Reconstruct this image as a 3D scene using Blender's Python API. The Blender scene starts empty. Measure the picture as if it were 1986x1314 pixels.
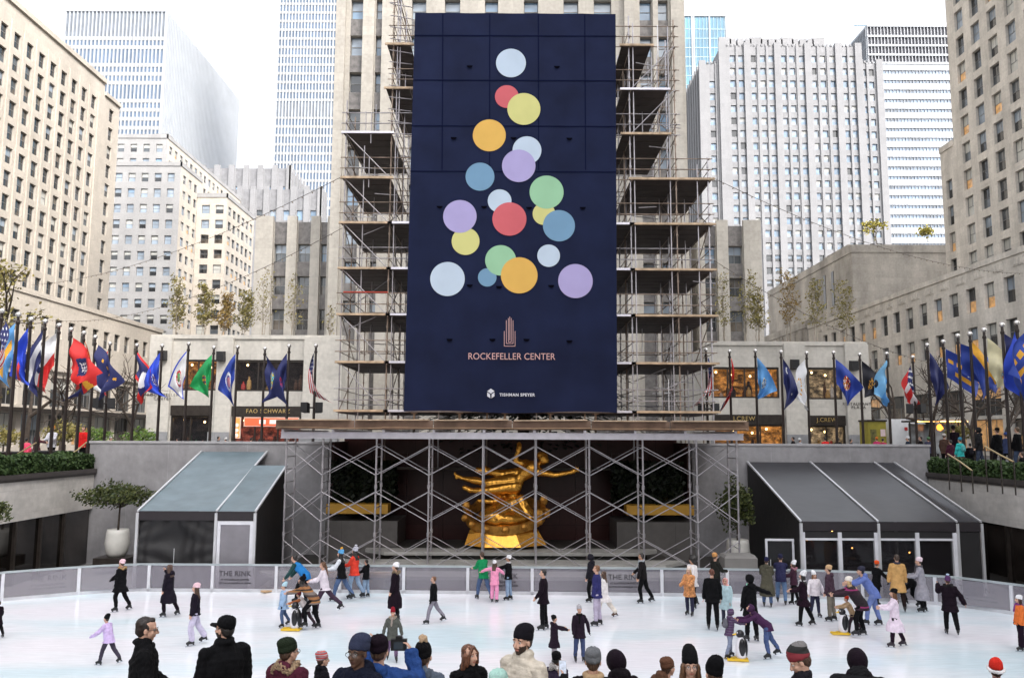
SKY=0.15; SUN=1.1; SUNANG=14; EXPO=1.85
import bpy, bmesh, math, random
import numpy as np
from mathutils import Vector, Matrix, Euler
R=math.radians
random.seed(7)
C=bpy.data.collections.new('Scene'); bpy.context.scene.collection.children.link(C)
C=bpy.context.scene.collection
scene=bpy.context.scene
# ---------------------------------------------------------------- camera
H=5.75; F=1600.0
CAMROT=Matrix.Rotation(R(90)+math.atan(188/1600),3,'X')@Matrix.Rotation(R(0.25),3,'Z')
cam=bpy.data.cameras.new('camera'); camo=bpy.data.objects.new('camera',cam); C.objects.link(camo)
camo.matrix_world=Matrix.Translation((0,0,H))@CAMROT.to_4x4()
cam.sensor_width=36; cam.lens=36*F/1986; cam.clip_start=0.1; cam.clip_end=3000
scene.camera=camo
def ray(px,py): return CAMROT@Vector(((px-993)/F,(657-py)/F,-1))
def PY(px,py,Y):
    d=ray(px,py); t=Y/d.y; return Vector((d.x*t,Y,H+d.z*t))
def PZ(px,py,z):
    d=ray(px,py); t=(z-H)/d.z; return Vector((d.x*t,d.y*t,z))
def PX(px,py,X):
    d=ray(px,py); t=X/d.x; return Vector((X,d.y*t,H+d.z*t))
def proj(p):
    q=CAMROT.transposed()@(Vector(p)-Vector((0,0,H)))
    if q.z>-0.05: return None
    return (993+F*q.x/-q.z, 657-F*q.y/-q.z)
# ---------------------------------------------------------------- materials
MATS={}
def nodes_of(m):
    m.use_nodes=True; nt=m.node_tree; return nt,nt.nodes,nt.links,nt.nodes['Principled BSDF']
def mat(name,col,rough=.6,metal=0,var=.12,vs=3.0,bump=0,bs=30,emit=0,ecol=None,spec=.5,coat=0,sheen=0):
    """plain surface whose colour wanders a little with noise"""
    if name in MATS: return MATS[name]
    m=bpy.data.materials.new(name); nt,N,L,P=nodes_of(m)
    P.inputs['Roughness'].default_value=rough; P.inputs['Metallic'].default_value=metal
    P.inputs['Specular IOR Level'].default_value=spec
    if coat: P.inputs['Coat Weight'].default_value=coat
    if sheen: P.inputs['Sheen Weight'].default_value=sheen
    c=Vector(col)
    if var>0:
        tc=N.new('ShaderNodeTexCoord'); no=N.new('ShaderNodeTexNoise'); no.inputs['Scale'].default_value=vs; no.inputs['Detail'].default_value=5
        mx=N.new('ShaderNodeMix'); mx.data_type='RGBA'
        a=c*(1-var); b=c*(1+var)
        mx.inputs[6].default_value=(*a,1); mx.inputs[7].default_value=(*b,1)
        mr=N.new('ShaderNodeMapRange'); mr.inputs[1].default_value=.3; mr.inputs[2].default_value=.7
        L.new(tc.outputs['Object'],no.inputs['Vector']); L.new(no.outputs['Fac'],mr.inputs[0]); L.new(mr.outputs[0],mx.inputs[0])
        L.new(mx.outputs[2],P.inputs['Base Color'])
    else: P.inputs['Base Color'].default_value=(*c,1)
    if bump:
        tc2=N.new('ShaderNodeTexCoord'); n2=N.new('ShaderNodeTexNoise'); n2.inputs['Scale'].default_value=bs; n2.inputs['Detail'].default_value=4
        bp=N.new('ShaderNodeBump'); bp.inputs['Strength'].default_value=bump; bp.inputs['Distance'].default_value=.02
        L.new(tc2.outputs['Object'],n2.inputs['Vector']); L.new(n2.outputs['Fac'],bp.inputs['Height']); L.new(bp.outputs[0],P.inputs['Normal'])
    if emit:
        P.inputs['Emission Color'].default_value=(*(ecol or col),1); P.inputs['Emission Strength'].default_value=emit
    m.diffuse_color=(*c,1); MATS[name]=m; return m
def stone(name,col,bw=1.4,bh=.7,joint=.012,jdark=.75,var=.10,stain=.25,rough=.8,ss=.25,ssz=.06):
    """ashlar facing: blocks, joints, water streaks and soot, laid out in metres by uv"""
    if name in MATS: return MATS[name]
    m=bpy.data.materials.new(name); nt,N,L,P=nodes_of(m); P.inputs['Roughness'].default_value=rough
    P.inputs['Specular IOR Level'].default_value=.25
    c=Vector(col)
    uv=N.new('ShaderNodeUVMap'); br=N.new('ShaderNodeTexBrick')
    br.inputs['Scale'].default_value=1; br.inputs['Brick Width'].default_value=bw; br.inputs['Row Height'].default_value=bh
    br.inputs['Mortar Size'].default_value=joint; br.inputs['Mortar Smooth'].default_value=.3
    br.inputs['Color1'].default_value=(*(c*(1+var)),1); br.inputs['Color2'].default_value=(*(c*(1-var)),1); br.inputs['Mortar'].default_value=(*(c*jdark),1)
    L.new(uv.outputs[0],br.inputs['Vector'])
    tc=N.new('ShaderNodeTexCoord'); mp=N.new('ShaderNodeMapping'); mp.inputs['Scale'].default_value=(ss,ss,ssz)
    n=N.new('ShaderNodeTexNoise'); n.inputs['Scale'].default_value=1; n.inputs['Detail'].default_value=7; n.inputs['Roughness'].default_value=.62
    L.new(tc.outputs['Object'],mp.inputs[0]); L.new(mp.outputs[0],n.inputs['Vector'])
    mr=N.new('ShaderNodeMapRange'); mr.inputs[1].default_value=.35; mr.inputs[2].default_value=.7; mr.inputs[3].default_value=1-stain; mr.inputs[4].default_value=1.0+stain*.25
    L.new(n.outputs['Fac'],mr.inputs[0])
    n2=N.new('ShaderNodeTexNoise'); n2.inputs['Scale'].default_value=3.5; n2.inputs['Detail'].default_value=8; L.new(tc.outputs['Object'],n2.inputs['Vector'])
    mr2=N.new('ShaderNodeMapRange'); mr2.inputs[1].default_value=.3; mr2.inputs[2].default_value=.7; mr2.inputs[3].default_value=.9; mr2.inputs[4].default_value=1.08; L.new(n2.outputs['Fac'],mr2.inputs[0])
    mm=N.new('ShaderNodeMath'); mm.operation='MULTIPLY'; L.new(mr.outputs[0],mm.inputs[0]); L.new(mr2.outputs[0],mm.inputs[1])
    vm=N.new('ShaderNodeVectorMath'); vm.operation='SCALE'; L.new(br.outputs['Color'],vm.inputs[0]); L.new(mm.outputs[0],vm.inputs['Scale'])
    L.new(vm.outputs[0],P.inputs['Base Color'])
    bp=N.new('ShaderNodeBump'); bp.inputs['Strength'].default_value=.25; bp.inputs['Distance'].default_value=.02; L.new(n2.outputs['Fac'],bp.inputs['Height']); L.new(bp.outputs[0],P.inputs['Normal'])
    MATS[name]=m; return m
def glass(name,col,rough=.05,tint=0,var=.5,vs=.35,spec=.8,emit=0,ecol=None):
    """window glass seen by day: dark behind, mirror in front, a little uneven"""
    if name in MATS: return MATS[name]
    m=bpy.data.materials.new(name); nt,N,L,P=nodes_of(m)
    P.inputs['Roughness'].default_value=rough; P.inputs['Specular IOR Level'].default_value=spec
    tc=N.new('ShaderNodeNewGeometry'); n=N.new('ShaderNodeTexNoise'); n.inputs['Scale'].default_value=vs; n.inputs['Detail'].default_value=3
    L.new(tc.outputs['Position'],n.inputs['Vector'])
    mx=N.new('ShaderNodeMix'); mx.data_type='RGBA'; c=Vector(col)
    mx.inputs[6].default_value=(*(c*(1-var)),1); mx.inputs[7].default_value=(*(c*(1+var)),1)
    mr=N.new('ShaderNodeMapRange'); mr.inputs[1].default_value=.35; mr.inputs[2].default_value=.65
    L.new(n.outputs['Fac'],mr.inputs[0]); L.new(mr.outputs[0],mx.inputs[0]); L.new(mx.outputs[2],P.inputs['Base Color'])
    if emit:
        P.inputs['Emission Color'].default_value=(*(ecol or col),1); P.inputs['Emission Strength'].default_value=emit
    MATS[name]=m; return m
def clear(name,col=(.9,.92,.95),alpha=.25,rough=.03):
    if name in MATS: return MATS[name]
    m=bpy.data.materials.new(name); nt,N,L,P=nodes_of(m)
    P.inputs['Base Color'].default_value=(*col,1); P.inputs['Roughness'].default_value=rough; P.inputs['Alpha'].default_value=alpha
    MATS[name]=m; return m
def leafmat(name,a,b,rough=.6):
    if name in MATS: return MATS[name]
    m=bpy.data.materials.new(name); nt,N,L,P=nodes_of(m); P.inputs['Roughness'].default_value=rough; P.inputs['Specular IOR Level'].default_value=.25
    oi=N.new('ShaderNodeNewGeometry'); mx=N.new('ShaderNodeMix'); mx.data_type='RGBA'
    mx.inputs[6].default_value=(*a,1); mx.inputs[7].default_value=(*b,1); L.new(oi.outputs['Random Per Island'],mx.inputs[0]); L.new(mx.outputs[2],P.inputs['Base Color'])
    MATS[name]=m; return m
# ---------------------------------------------------------------- mesh builder
class MB:
    def __init__(s): s.v=[]; s.f=[]; s.m=[]
    def vert(s,p): s.v.append((p[0],p[1],p[2])); return len(s.v)-1
    def face(s,pts,m=0):
        i=len(s.v); s.v.extend((p[0],p[1],p[2]) for p in pts); s.f.append(tuple(range(i,i+len(pts)))); s.m.append(m)
    def idx(s,ids,m=0): s.f.append(tuple(ids)); s.m.append(m)
    def box(s,x0,y0,z0,x1,y1,z1,m=0,M=None):
        if x0>x1:x0,x1=x1,x0
        if y0>y1:y0,y1=y1,y0
        if z0>z1:z0,z1=z1,z0
        p=[(x0,y0,z0),(x1,y0,z0),(x1,y1,z0),(x0,y1,z0),(x0,y0,z1),(x1,y0,z1),(x1,y1,z1),(x0,y1,z1)]
        if M: p=[M@Vector(q) for q in p]
        i=len(s.v); s.v.extend(tuple(q) for q in p)
        for f in ((3,2,1,0),(4,5,6,7),(0,1,5,4),(1,2,6,5),(2,3,7,6),(3,0,4,7)): s.f.append(tuple(i+k for k in f)); s.m.append(m)
        return s
    def bar(s,p,q,r,r2=None,n=6,m=0,cap=True):
        p=Vector(p);q=Vector(q);d=q-p
        if d.length<1e-6: return s
        r2=r if r2 is None else r2
        a=d.normalized(); u=a.orthogonal().normalized(); w=a.cross(u); i=len(s.v)
        for c,rr in ((p,r),(q,r2)):
            for k in range(n):
                t=2*math.pi*k/n; x=c+u*(rr*math.cos(t))+w*(rr*math.sin(t)); s.v.append(tuple(x))
        for k in range(n):
            k2=(k+1)%n; s.f.append((i+k,i+k2,i+n+k2,i+n+k)); s.m.append(m)
        if cap:
            s.f.append(tuple(i+n-1-k for k in range(n))); s.m.append(m)
            s.f.append(tuple(i+n+k for k in range(n))); s.m.append(m)
        return s
    def beam(s,p,q,w,h,m=0,up=(0,0,1)):
        """rectangular bar from p to q"""
        p=Vector(p);q=Vector(q);a=(q-p).normalized(); up=Vector(up)
        sd=a.cross(up)
        sd=sd.normalized() if sd.length>1e-4 else a.orthogonal().normalized()
        uu=sd.cross(a).normalized(); i=len(s.v)
        for c in (p,q):
            for sx,sy in ((-1,-1),(1,-1),(1,1),(-1,1)): s.v.append(tuple(c+sd*(sx*w/2)+uu*(sy*h/2)))
        for f in ((3,2,1,0),(4,5,6,7),(0,1,5,4),(1,2,6,5),(2,3,7,6),(3,0,4,7)): s.f.append(tuple(i+k for k in f)); s.m.append(m)
        return s
    def loft(s,rings,m=0,cap=True,close=True):
        n=len(rings[0]); i=len(s.v)
        for r in rings: s.v.extend(tuple(p) for p in r)
        for a in range(len(rings)-1):
            for k in range(n if close else n-1):
                k2=(k+1)%n; s.f.append((i+a*n+k,i+a*n+k2,i+(a+1)*n+k2,i+(a+1)*n+k)); s.m.append(m)
        if cap:
            s.f.append(tuple(i+n-1-k for k in range(n))); s.m.append(m)
            e=i+(len(rings)-1)*n; s.f.append(tuple(e+k for k in range(n))); s.m.append(m)
        return s
    def lathe(s,prof,c=(0,0,0),n=16,m=0,sx=1,sy=1):
        rings=[[(c[0]+r*sx*math.cos(2*math.pi*k/n),c[1]+r*sy*math.sin(2*math.pi*k/n),c[2]+z) for k in range(n)] for r,z in prof]
        return s.loft(rings,m)
    def ball(s,c,rx,ry=None,rz=None,n=12,m=0,M=None):
        ry=rx if ry is None else ry; rz=rx if rz is None else rz; h=max(4,n//2)
        rings=[]
        for a in range(h+1):
            t=-math.pi/2+math.pi*a/h; cr=max(.02,math.cos(t)); z=math.sin(t)
            ring=[]
            for k in range(n):
                p=Vector((rx*cr*math.cos(2*math.pi*k/n),ry*cr*math.sin(2*math.pi*k/n),rz*z))
                if M is not None: p=M@p
                ring.append(p+Vector(c))
            rings.append(ring)
        return s.loft(rings,m)
    def prism(s,poly,z0,z1,m=0):
        b=[(x,y,z0) for x,y in poly]; t=[(x,y,z1) for x,y in poly]
        return s.loft([b,t],m)
    def sheet(s,x0,y0,x1,y1,z,m=0): s.face([(x0,y0,z),(x1,y0,z),(x1,y1,z),(x0,y1,z)],m); return s
    def join(s,o,M=None):
        i=len(s.v)
        s.v.extend(tuple(M@Vector(p)) if M else p for p in o.v); s.f.extend(tuple(i+k for k in f) for f in o.f); s.m.extend(o.m); return s
    def mesh(s,name,mats,smooth=False,uv=True):
        me=bpy.data.meshes.new(name); me.from_pydata(s.v,[],s.f)
        if not isinstance(mats,(list,tuple)): mats=[mats]
        for x in mats: me.materials.append(x)
        if len(mats)>1: me.polygons.foreach_set('material_index',np.array(s.m,dtype=np.int32))
        if smooth: me.polygons.foreach_set('use_smooth',np.ones(len(s.f),dtype=bool))
        me.update()
        if uv: boxuv(me)
        return me
    def build(s,name,mats,parent=None,smooth=False,uv=True,loc=None):
        o=bpy.data.objects.new(name,s.mesh(name,mats,smooth,uv)); C.objects.link(o)
        if parent is not None: o.parent=parent
        if loc is not None: o.location=loc
        return o
def boxuv(me):
    nf=len(me.polygons); nl=len(me.loops)
    if nf==0: return
    co=np.empty(len(me.vertices)*3); me.vertices.foreach_get('co',co); co=co.reshape(-1,3)
    no=np.empty(nf*3); me.polygons.foreach_get('normal',no); no=np.abs(no.reshape(-1,3))
    vi=np.empty(nl,dtype=np.int32); me.loops.foreach_get('vertex_index',vi)
    lt=np.empty(nf,dtype=np.int32); me.polygons.foreach_get('loop_total',lt)
    ax=np.repeat(np.argmax(no,axis=1),lt); p=co[vi]
    u=np.where(ax==0,p[:,1],p[:,0]); v=np.where(ax==2,p[:,1],p[:,2])
    l=me.uv_layers.new(name='UVMap'); l.data.foreach_set('uv',np.stack([u,v],1).astype(np.float32).ravel())
def tag(o,label=None,cat=None,group=None,kind=None):
    if label: o['label']=label
    if cat: o['category']=cat
    if group: o['group']=group
    if kind: o['kind']=kind
    return o
def empty(name,loc=(0,0,0),rz=0):
    o=bpy.data.objects.new(name,None); C.objects.link(o); o.location=loc; o.rotation_euler=(0,0,rz); return o
def copy_tree(o,parent=None):
    c=o.copy(); C.objects.link(c)
    if parent is not None: c.parent=parent
    for ch in list(o.children): copy_tree(ch,c)
    return c
def letters(txt,size,depth,name,material,parent,M,align='CENTER',space=1.0,bold=0):
    cu=bpy.data.curves.new('t','FONT'); cu.body=txt; cu.size=size; cu.extrude=depth; cu.align_x=align; cu.space_character=space; cu.offset=bold
    o=bpy.data.objects.new('t',cu); C.objects.link(o)
    dg=bpy.context.evaluated_depsgraph_get(); me=bpy.data.meshes.new_from_object(o.evaluated_get(dg)); bpy.data.objects.remove(o)
    me.name=name; me.materials.clear(); me.materials.append(material); me.transform(M)
    r=bpy.data.objects.new(name,me); C.objects.link(r); r.parent=parent; return r
UPRIGHT=Matrix.Rotation(R(90),4,'X')   # text in the xz plane, read from -y
# ================================================================ PEOPLE
def V(*a): return Vector(a)
def capsule(mb,p,q,r1,r2,n=10,m=0,fl=1.0):
    p=Vector(p);q=Vector(q);d=q-p
    a=d.normalized() if d.length>1e-5 else V(0,0,1)
    u=a.cross(V(0,1,0)); u=u.normalized() if u.length>.05 else V(1,0,0); w=u.cross(a).normalized()
    rings=[]
    def ring(c,r): return [c+u*(r*math.cos(2*math.pi*k/n))+w*(r*fl*math.sin(2*math.pi*k/n)) for k in range(n)]
    for t in (-88,-55,-25): rings.append(ring(p+a*(r1*math.sin(R(t))),r1*math.cos(R(t))))
    rings.append(ring(p,r1)); rings.append(ring(p+d*.5,(r1+r2)/2)); rings.append(ring(q,r2))
    for t in (25,55,88): rings.append(ring(q+a*(r2*math.sin(R(t))),r2*math.cos(R(t))))
    mb.loft(rings,m)
def solid(mb,voxel,it=2,name='m'):
    """melt overlapping closed shells into one continuous skin"""
    me=bpy.data.meshes.new(name); me.from_pydata(mb.v,[],mb.f); me.update()
    o=bpy.data.objects.new(name,me); C.objects.link(o)
    r=o.modifiers.new('r','REMESH'); r.mode='VOXEL'; r.voxel_size=voxel; r.adaptivity=0
    if it:
        s=o.modifiers.new('s','SMOOTH'); s.factor=.5; s.iterations=it
    dg=bpy.context.evaluated_depsgraph_get()
    out=bpy.data.meshes.new_from_object(o.evaluated_get(dg)); bpy.data.objects.remove(o); bpy.data.meshes.remove(me)
    out.polygons.foreach_set('use_smooth',np.ones(len(out.polygons),dtype=bool)); out.name=name
    return out
def getco(me):
    c=np.empty(len(me.vertices)*3); me.vertices.foreach_get('co',c); return c.reshape(-1,3)
def wrinkle(me,amp,freq,seed,quilt=0):
    rs=np.random.RandomState(seed); co=getco(me); n=np.empty(len(co)*3); me.vertices.foreach_get('normal',n); n=n.reshape(-1,3)
    d=np.zeros(len(co))
    for k in range(5):
        f=freq*(1.0+.9*k); K=rs.randn(3)*f*np.array([1,1,.75]); K2=rs.randn(3)*f
        d+=np.sin(co@K+rs.rand()*6)*np.sin(co@K2+rs.rand()*6)/(1+.6*k)
    co=co+n*(d*amp)[:,None]
    if quilt: co=co+n*(np.abs(np.sin(co[:,2]*math.pi/quilt))**.5*.014-.007)[:,None]
    me.vertices.foreach_set('co',co.ravel()); me.update()
def cloth(col,rough=.85,kind=''):
    nm='cloth_%s_%02x%02x%02x'%(kind,int(min(1,col[0])*255),int(min(1,col[1])*255),int(min(1,col[2])*255))
    return mat(nm,col,rough,var=.16,vs=9,bump=.45,bs=60,sheen=0,spec=.12)
def bands(name,cols,per,axis=2,rough=.85,off=0):
    """bands of colour woven into the cloth, measured along one local axis"""
    if name in MATS: return MATS[name]
    m=bpy.data.materials.new(name); nt,N,L,P=nodes_of(m); P.inputs['Roughness'].default_value=rough
    tc=N.new('ShaderNodeTexCoord'); sp=N.new('ShaderNodeSeparateXYZ'); L.new(tc.outputs['Object'],sp.inputs[0])
    d=N.new('ShaderNodeMath'); d.operation='MULTIPLY_ADD'; d.inputs[1].default_value=1/per; d.inputs[2].default_value=off
    fr=N.new('ShaderNodeMath'); fr.operation='FRACT'; L.new(sp.outputs[axis],d.inputs[0]); L.new(d.outputs[0],fr.inputs[0])
    cr=N.new('ShaderNodeValToRGB'); cr.color_ramp.interpolation='CONSTANT'
    for i,(t,c) in enumerate(cols):
        e=cr.color_ramp.elements[i] if i<2 else cr.color_ramp.elements.new(t)
        e.position=t; e.color=(*c,1)
    L.new(fr.outputs[0],cr.inputs[0]); L.new(cr.outputs[0],P.inputs['Base Color']); MATS[name]=m; return m
BLK=(.0045,.0045,.0055); NAVY=(.018,.022,.05); JEAN=(.07,.11,.21); LJEAN=(.22,.3,.42); GREYP=(.22,.2,.24); WHT=(.75,.74,.76)
SKIN=(.56,.33,.24); SKIN2=(.40,.22,.14); DARKSKIN=(.10,.048,.028)
HBROWN=(.055,.028,.016); HDARK=(.014,.011,.010); HBLOND=(.42,.28,.14); HGING=(.16,.055,.025)
def hairmat(col):
    nm='hair_%02x%02x%02x'%tuple(int(c*255) for c in col)
    if nm in MATS: return MATS[nm]
    m=bpy.data.materials.new(nm); nt,N,L,P=nodes_of(m); P.inputs['Roughness'].default_value=.42
    tc=N.new('ShaderNodeTexCoord'); mp=N.new('ShaderNodeMapping'); mp.inputs['Scale'].default_value=(95,95,7); n=N.new('ShaderNodeTexNoise'); n.inputs['Scale'].default_value=1; n.inputs['Detail'].default_value=4
    L.new(tc.outputs['Object'],mp.inputs[0]); L.new(mp.outputs[0],n.inputs['Vector']); mx=N.new('ShaderNodeMix'); mx.data_type='RGBA'; c=Vector(col); mx.inputs[6].default_value=(*(c*.35),1); mx.inputs[7].default_value=(*(c*1.9),1)
    mr=N.new('ShaderNodeMapRange'); mr.inputs[1].default_value=.35; mr.inputs[2].default_value=.68; L.new(n.outputs['Fac'],mr.inputs[0]); L.new(mr.outputs[0],mx.inputs[0]); L.new(mx.outputs[2],P.inputs['Base Color'])
    bp=N.new('ShaderNodeBump'); bp.inputs['Strength'].default_value=.7; bp.inputs['Distance'].default_value=.01; L.new(n.outputs['Fac'],bp.inputs['Height']); L.new(bp.outputs[0],P.inputs['Normal']); MATS[nm]=m; return m
PERSONS={}
def person(label,foot,face=0,h=1.72,lean=0,legs=((6,4,4),(-6,8,4)),arms=((8,12,25,-5),(8,12,25,-5)),hy=0,hp=0,
           top=BLK,pants=BLK,skin=SKIN,hair='short',hcol=HBROWN,hat=None,hatc=BLK,coat=.14,fat=0,puff=0,skate=True,bootc=BLK,
           glove=None,sleeve=None,scarf=None,hood=None,fur=None,group=None,vox=.0125,fg=False,flare=0,bag=None,glasses=None,
           beard=False,seed=None,topmat=None,pantmat=None,hatmat=None,pom=None,collar=False,quilt=0,brim=0,wide=1.0,zip_=None,spine=0):
    seed=seed if seed is not None else len(PERSONS)*17+3
    k=h/1.75; base=.075 if skate else .0
    # ---- skeleton
    sL=R(lean); sp=V(0,math.sin(sL),math.cos(sL)); dep=V(0,math.cos(sL),-math.sin(sL)); X=V(1,0,0)
    def up(side,a,b): a=R(a);b=R(b); return V(side*math.sin(b),math.sin(a)*math.cos(b),-math.cos(a)*math.cos(b))
    P=V(0,0,0); J={}
    for i,side in enumerate((-1,1)):
        a,kn,b=legs[i]; hip=P+X*(side*.088)+V(0,0,-.05); th=up(side,a,b); sh=up(side,a-kn,b*.4)
        knee=hip+th*.42; ank=knee+sh*.39; pit=R((a-kn)*.55 if a-kn<0 else (a-kn)*.3)
        ft=V(side*.12,math.cos(pit),math.sin(pit)).normalized()
        J[side]=(hip,knee,ank,ft,sh)
    low=min(min((J[s][2]-V(0,0,.085)).z,(J[s][2]+J[s][3]*.15-V(0,0,.085)).z) for s in (-1,1))
    off=V(0,0,base-low)
    P=P+off
    for s in (-1,1): q=J[s]; J[s]=(q[0]+off,q[1]+off,q[2]+off,q[3],q[4])
    def S(t,x=0,d=0):   # point along the (gently bent) spine
        bend=R(spine)*max(0,t)/.53
        c=Matrix.Rotation(-bend*.5,3,'X')@sp; e=Matrix.Rotation(-bend,3,'X')@dep
        return P+c*t+X*x+e*d
    nb=S(.53); headdir=Matrix.Rotation(-R(spine),3,'X')@sp
    hm=Matrix.Rotation(-R(hy),3,'Z')@Matrix.Rotation(-R(hp),3,'X')
    nd=(headdir*.35+V(0,0,1)*.65).normalized()
    hc=nb+nd*(.163 if fg else .178)+hm@V(0,.012,0)
    def HD(x,y,z): return hc+hm@V(x,y,z)
    A={}
    for i,side in enumerate((-1,1)):
        a,b,a2,b2=arms[i]; shd=S(.464,side*.168*wide,-.005); el=shd+up(side,a,b)*.275; wr=el+up(side,a2,b2)*.245; A[side]=(shd,el,wr,up(side,a2,b2))
    # ---- body: one skin
    mb=MB()
    def ring(t,rx,ry,d=0,n=14): return [S(t,rx*math.cos(2*math.pi*q/n),d+ry*math.sin(2*math.pi*q/n)) for q in range(n)]
    mb.loft([ring(t,rx*wide,ry) for t,rx,ry in ((-.1,.09,.07),(-.03,.155,.1),(.05,.16,.11),(.16,.138,.098),(.3,.155,.11),(.4,.165,.108),(.47,.14,.085),(.52,.07,.06))])
    capsule(mb,nb-nd*.03,hc+hm@V(0,-.018,-.05),.056,.05)
    # head
    mb.ball(HD(0,-.012,.03),.076,.096,.086,n=16,M=hm); mb.ball(HD(0,.026,-.04),.06,.064,.072,n=14,M=hm); mb.ball(HD(0,.058,-.096),.026,.024,.02,n=8,M=hm)
    capsule(mb,HD(0,.086,.008),HD(0,.108,-.03),.009,.0145,n=8); mb.ball(HD(0,.095,-.037),.02,.012,.01,n=8,M=hm)
    capsule(mb,HD(-.042,.07,.024),HD(.042,.07,.024),.014,.014,n=8)
    for s in (-1,1):
        mb.ball(HD(s*.036,.055,-.03),.026,.026,.026,n=8,M=hm); mb.ball(HD(s*.079,-.006,-.012),.011,.022,.033,n=8,M=hm)
    mb.ball(HD(0,.082,-.064),.023,.012,.012,n=8,M=hm)
    for side in (-1,1):
        shd,el,wr,fd=A[side]
        capsule(mb,S(.45,side*.09),shd,.06,.055); capsule(mb,shd,el,.05,.04); capsule(mb,el,wr,.042,.028)
        # hand: palm, thumb at its side, four curled fingers of unequal length
        fd=fd.normalized(); sd=fd.cross(V(side,0,0)); sd=sd.normalized() if sd.length>.2 else V(0,1,0); nrm=fd.cross(sd).normalized()*side
        pc=wr+fd*.05
        for q in range(4):
            o=sd*((q-1.5)*.0205); L=(.068,.082,.086,.072)[q]
            capsule(mb,wr+fd*.012+o*.6,wr+fd*.085+o,.013,.0115,n=6)
            k1=wr+fd*(.085+L*.5)+o*1.06+nrm*(.012); capsule(mb,wr+fd*.085+o,k1,.0105,.009,n=6); capsule(mb,k1,k1+(fd*.55+nrm*.8).normalized()*L*.5,.009,.0075,n=6)
        t0=wr+fd*.025+sd*.03; t1=t0+(fd*.6+sd*.7+nrm*.3).normalized()*.045; capsule(mb,t0,t1,.013,.0115,n=6); capsule(mb,t1,t1+(fd*.95+nrm*.3).normalized()*.032,.0115,.009,n=6)
        hip,knee,ank,ft,sh=J[side]
        capsule(mb,P+X*(side*.06),hip,.1,.09); capsule(mb,hip,knee,.082,.055); capsule(mb,knee,ank,.055,.038); capsule(mb,ank,ank+ft*.13-V(0,0,.045),.038,.028)
    me=solid(mb,vox,2,'person')
    skinm=mat('skin_%02x%02x%02x'%tuple(int(c*255) for c in skin),skin,.55,var=.1,vs=14,bump=.08,bs=120)
    sl=[skinm,mat('lip_%02x'%int(skin[0]*255),(skin[0]*.72,skin[1]*.45,skin[2]*.45),.5,var=0),mat('brow_%02x%02x'%(int(hcol[0]*255),int(hcol[1]*255)),[c*.8 for c in hcol],.8,var=.2,vs=60),
        cloth(glove,.8) if glove else skinm, mat('stubble_%02x%02x'%(int(hcol[0]*255),int(hcol[1]*255)),[c*.9+s_*.06 for c,s_ in zip(hcol,skin)],.9,var=.35,vs=70,bump=.5,bs=160)]
    for x in sl: me.materials.append(x)
    npoly=len(me.polygons); ce=np.empty(npoly*3); me.polygons.foreach_get('center',ce); ce=ce.reshape(-1,3)
    loc=(ce-np.array(hc))@np.array(hm)      # head space
    mi=np.zeros(npoly,dtype=np.int32); x_,y_,z_=loc[:,0],loc[:,1],loc[:,2]
    if beard:
        mi[(np.abs(x_)<.085)&(y_>-.005)&(z_<-.028-.18*np.maximum(0,y_-.075))&(z_>-.14)&~((np.abs(x_)<.03)&(z_>-.048))]=4
    mi[(np.abs(x_)<.024)&(y_>.07)&(np.abs(z_+.064)<.008)]=1
    mi[(np.abs(np.abs(x_)-.033)<.018)&(y_>.055)&(np.abs(z_-.027+.15*(np.abs(x_)-.033))<.0048)]=2
    if not fg: mi[(np.abs(np.abs(x_)-.03)<.012)&(y_>.055)&(np.abs(z_-.004)<.008)]=2
    for side in (-1,1):
        w=np.array(A[side][2]); mi[((ce-w)**2).sum(1)<.2**2*((ce-w)@np.array(A[side][3])>-.01)]=3
    me.polygons.foreach_set('material_index',mi)
    root=bpy.data.objects.new('person',me); C.objects.link(root)
    fpt=Vector(foot); root.location=fpt; root.rotation_euler=(0,0,-R(face)); root.scale=(k,k,k)
    tag(root,label,'person',group); PERSONS[label]=root
    def child(nm,me_,mt,par=root):
        o=bpy.data.objects.new(nm,me_); C.objects.link(o); o.parent=par
        if mt is not None:
            me_.materials.clear()
            for x in (mt if isinstance(mt,list) else [mt]): me_.materials.append(x)
        return o
    cv=vox*1.15
    # ---- trousers
    mb=MB(); fl=flare
    mb.ball(P+V(0,0,-.02),.168*wide,.125,.12,n=14)
    for side in (-1,1):
        hip,knee,ank,ft,sh=J[side]
        capsule(mb,P+X*(side*.07),hip,.105,.1); capsule(mb,hip,knee,.104,.08+fl*.4); capsule(mb,knee,ank+V(0,0,.03)-sh*.02,.08+fl*.4,.064+fl)
    me=solid(mb,cv,2,'trousers'); wrinkle(me,.005,14,seed+1); child('trousers',me,pantmat or cloth(pants))
    # ---- coat
    mb=MB(); e=.026+puff; n=18; down=V(0,0,-1)
    legc=[(J[-1][0]+(J[-1][1]-J[-1][0])*t+J[1][0]+(J[1][1]-J[1][0])*t)/2 for t in (0,.35,.7,1.0,1.35)]
    rings=[]
    def hring(c,rx,ry): return [c+X*(rx*math.cos(2*math.pi*q/n))+V(0,1,0)*(ry*math.sin(2*math.pi*q/n)) for q in range(n)]
    st=[x for x in (.85,.7,.55,.4,.25) if x<coat-.04]
    hems=[coat]+st
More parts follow.
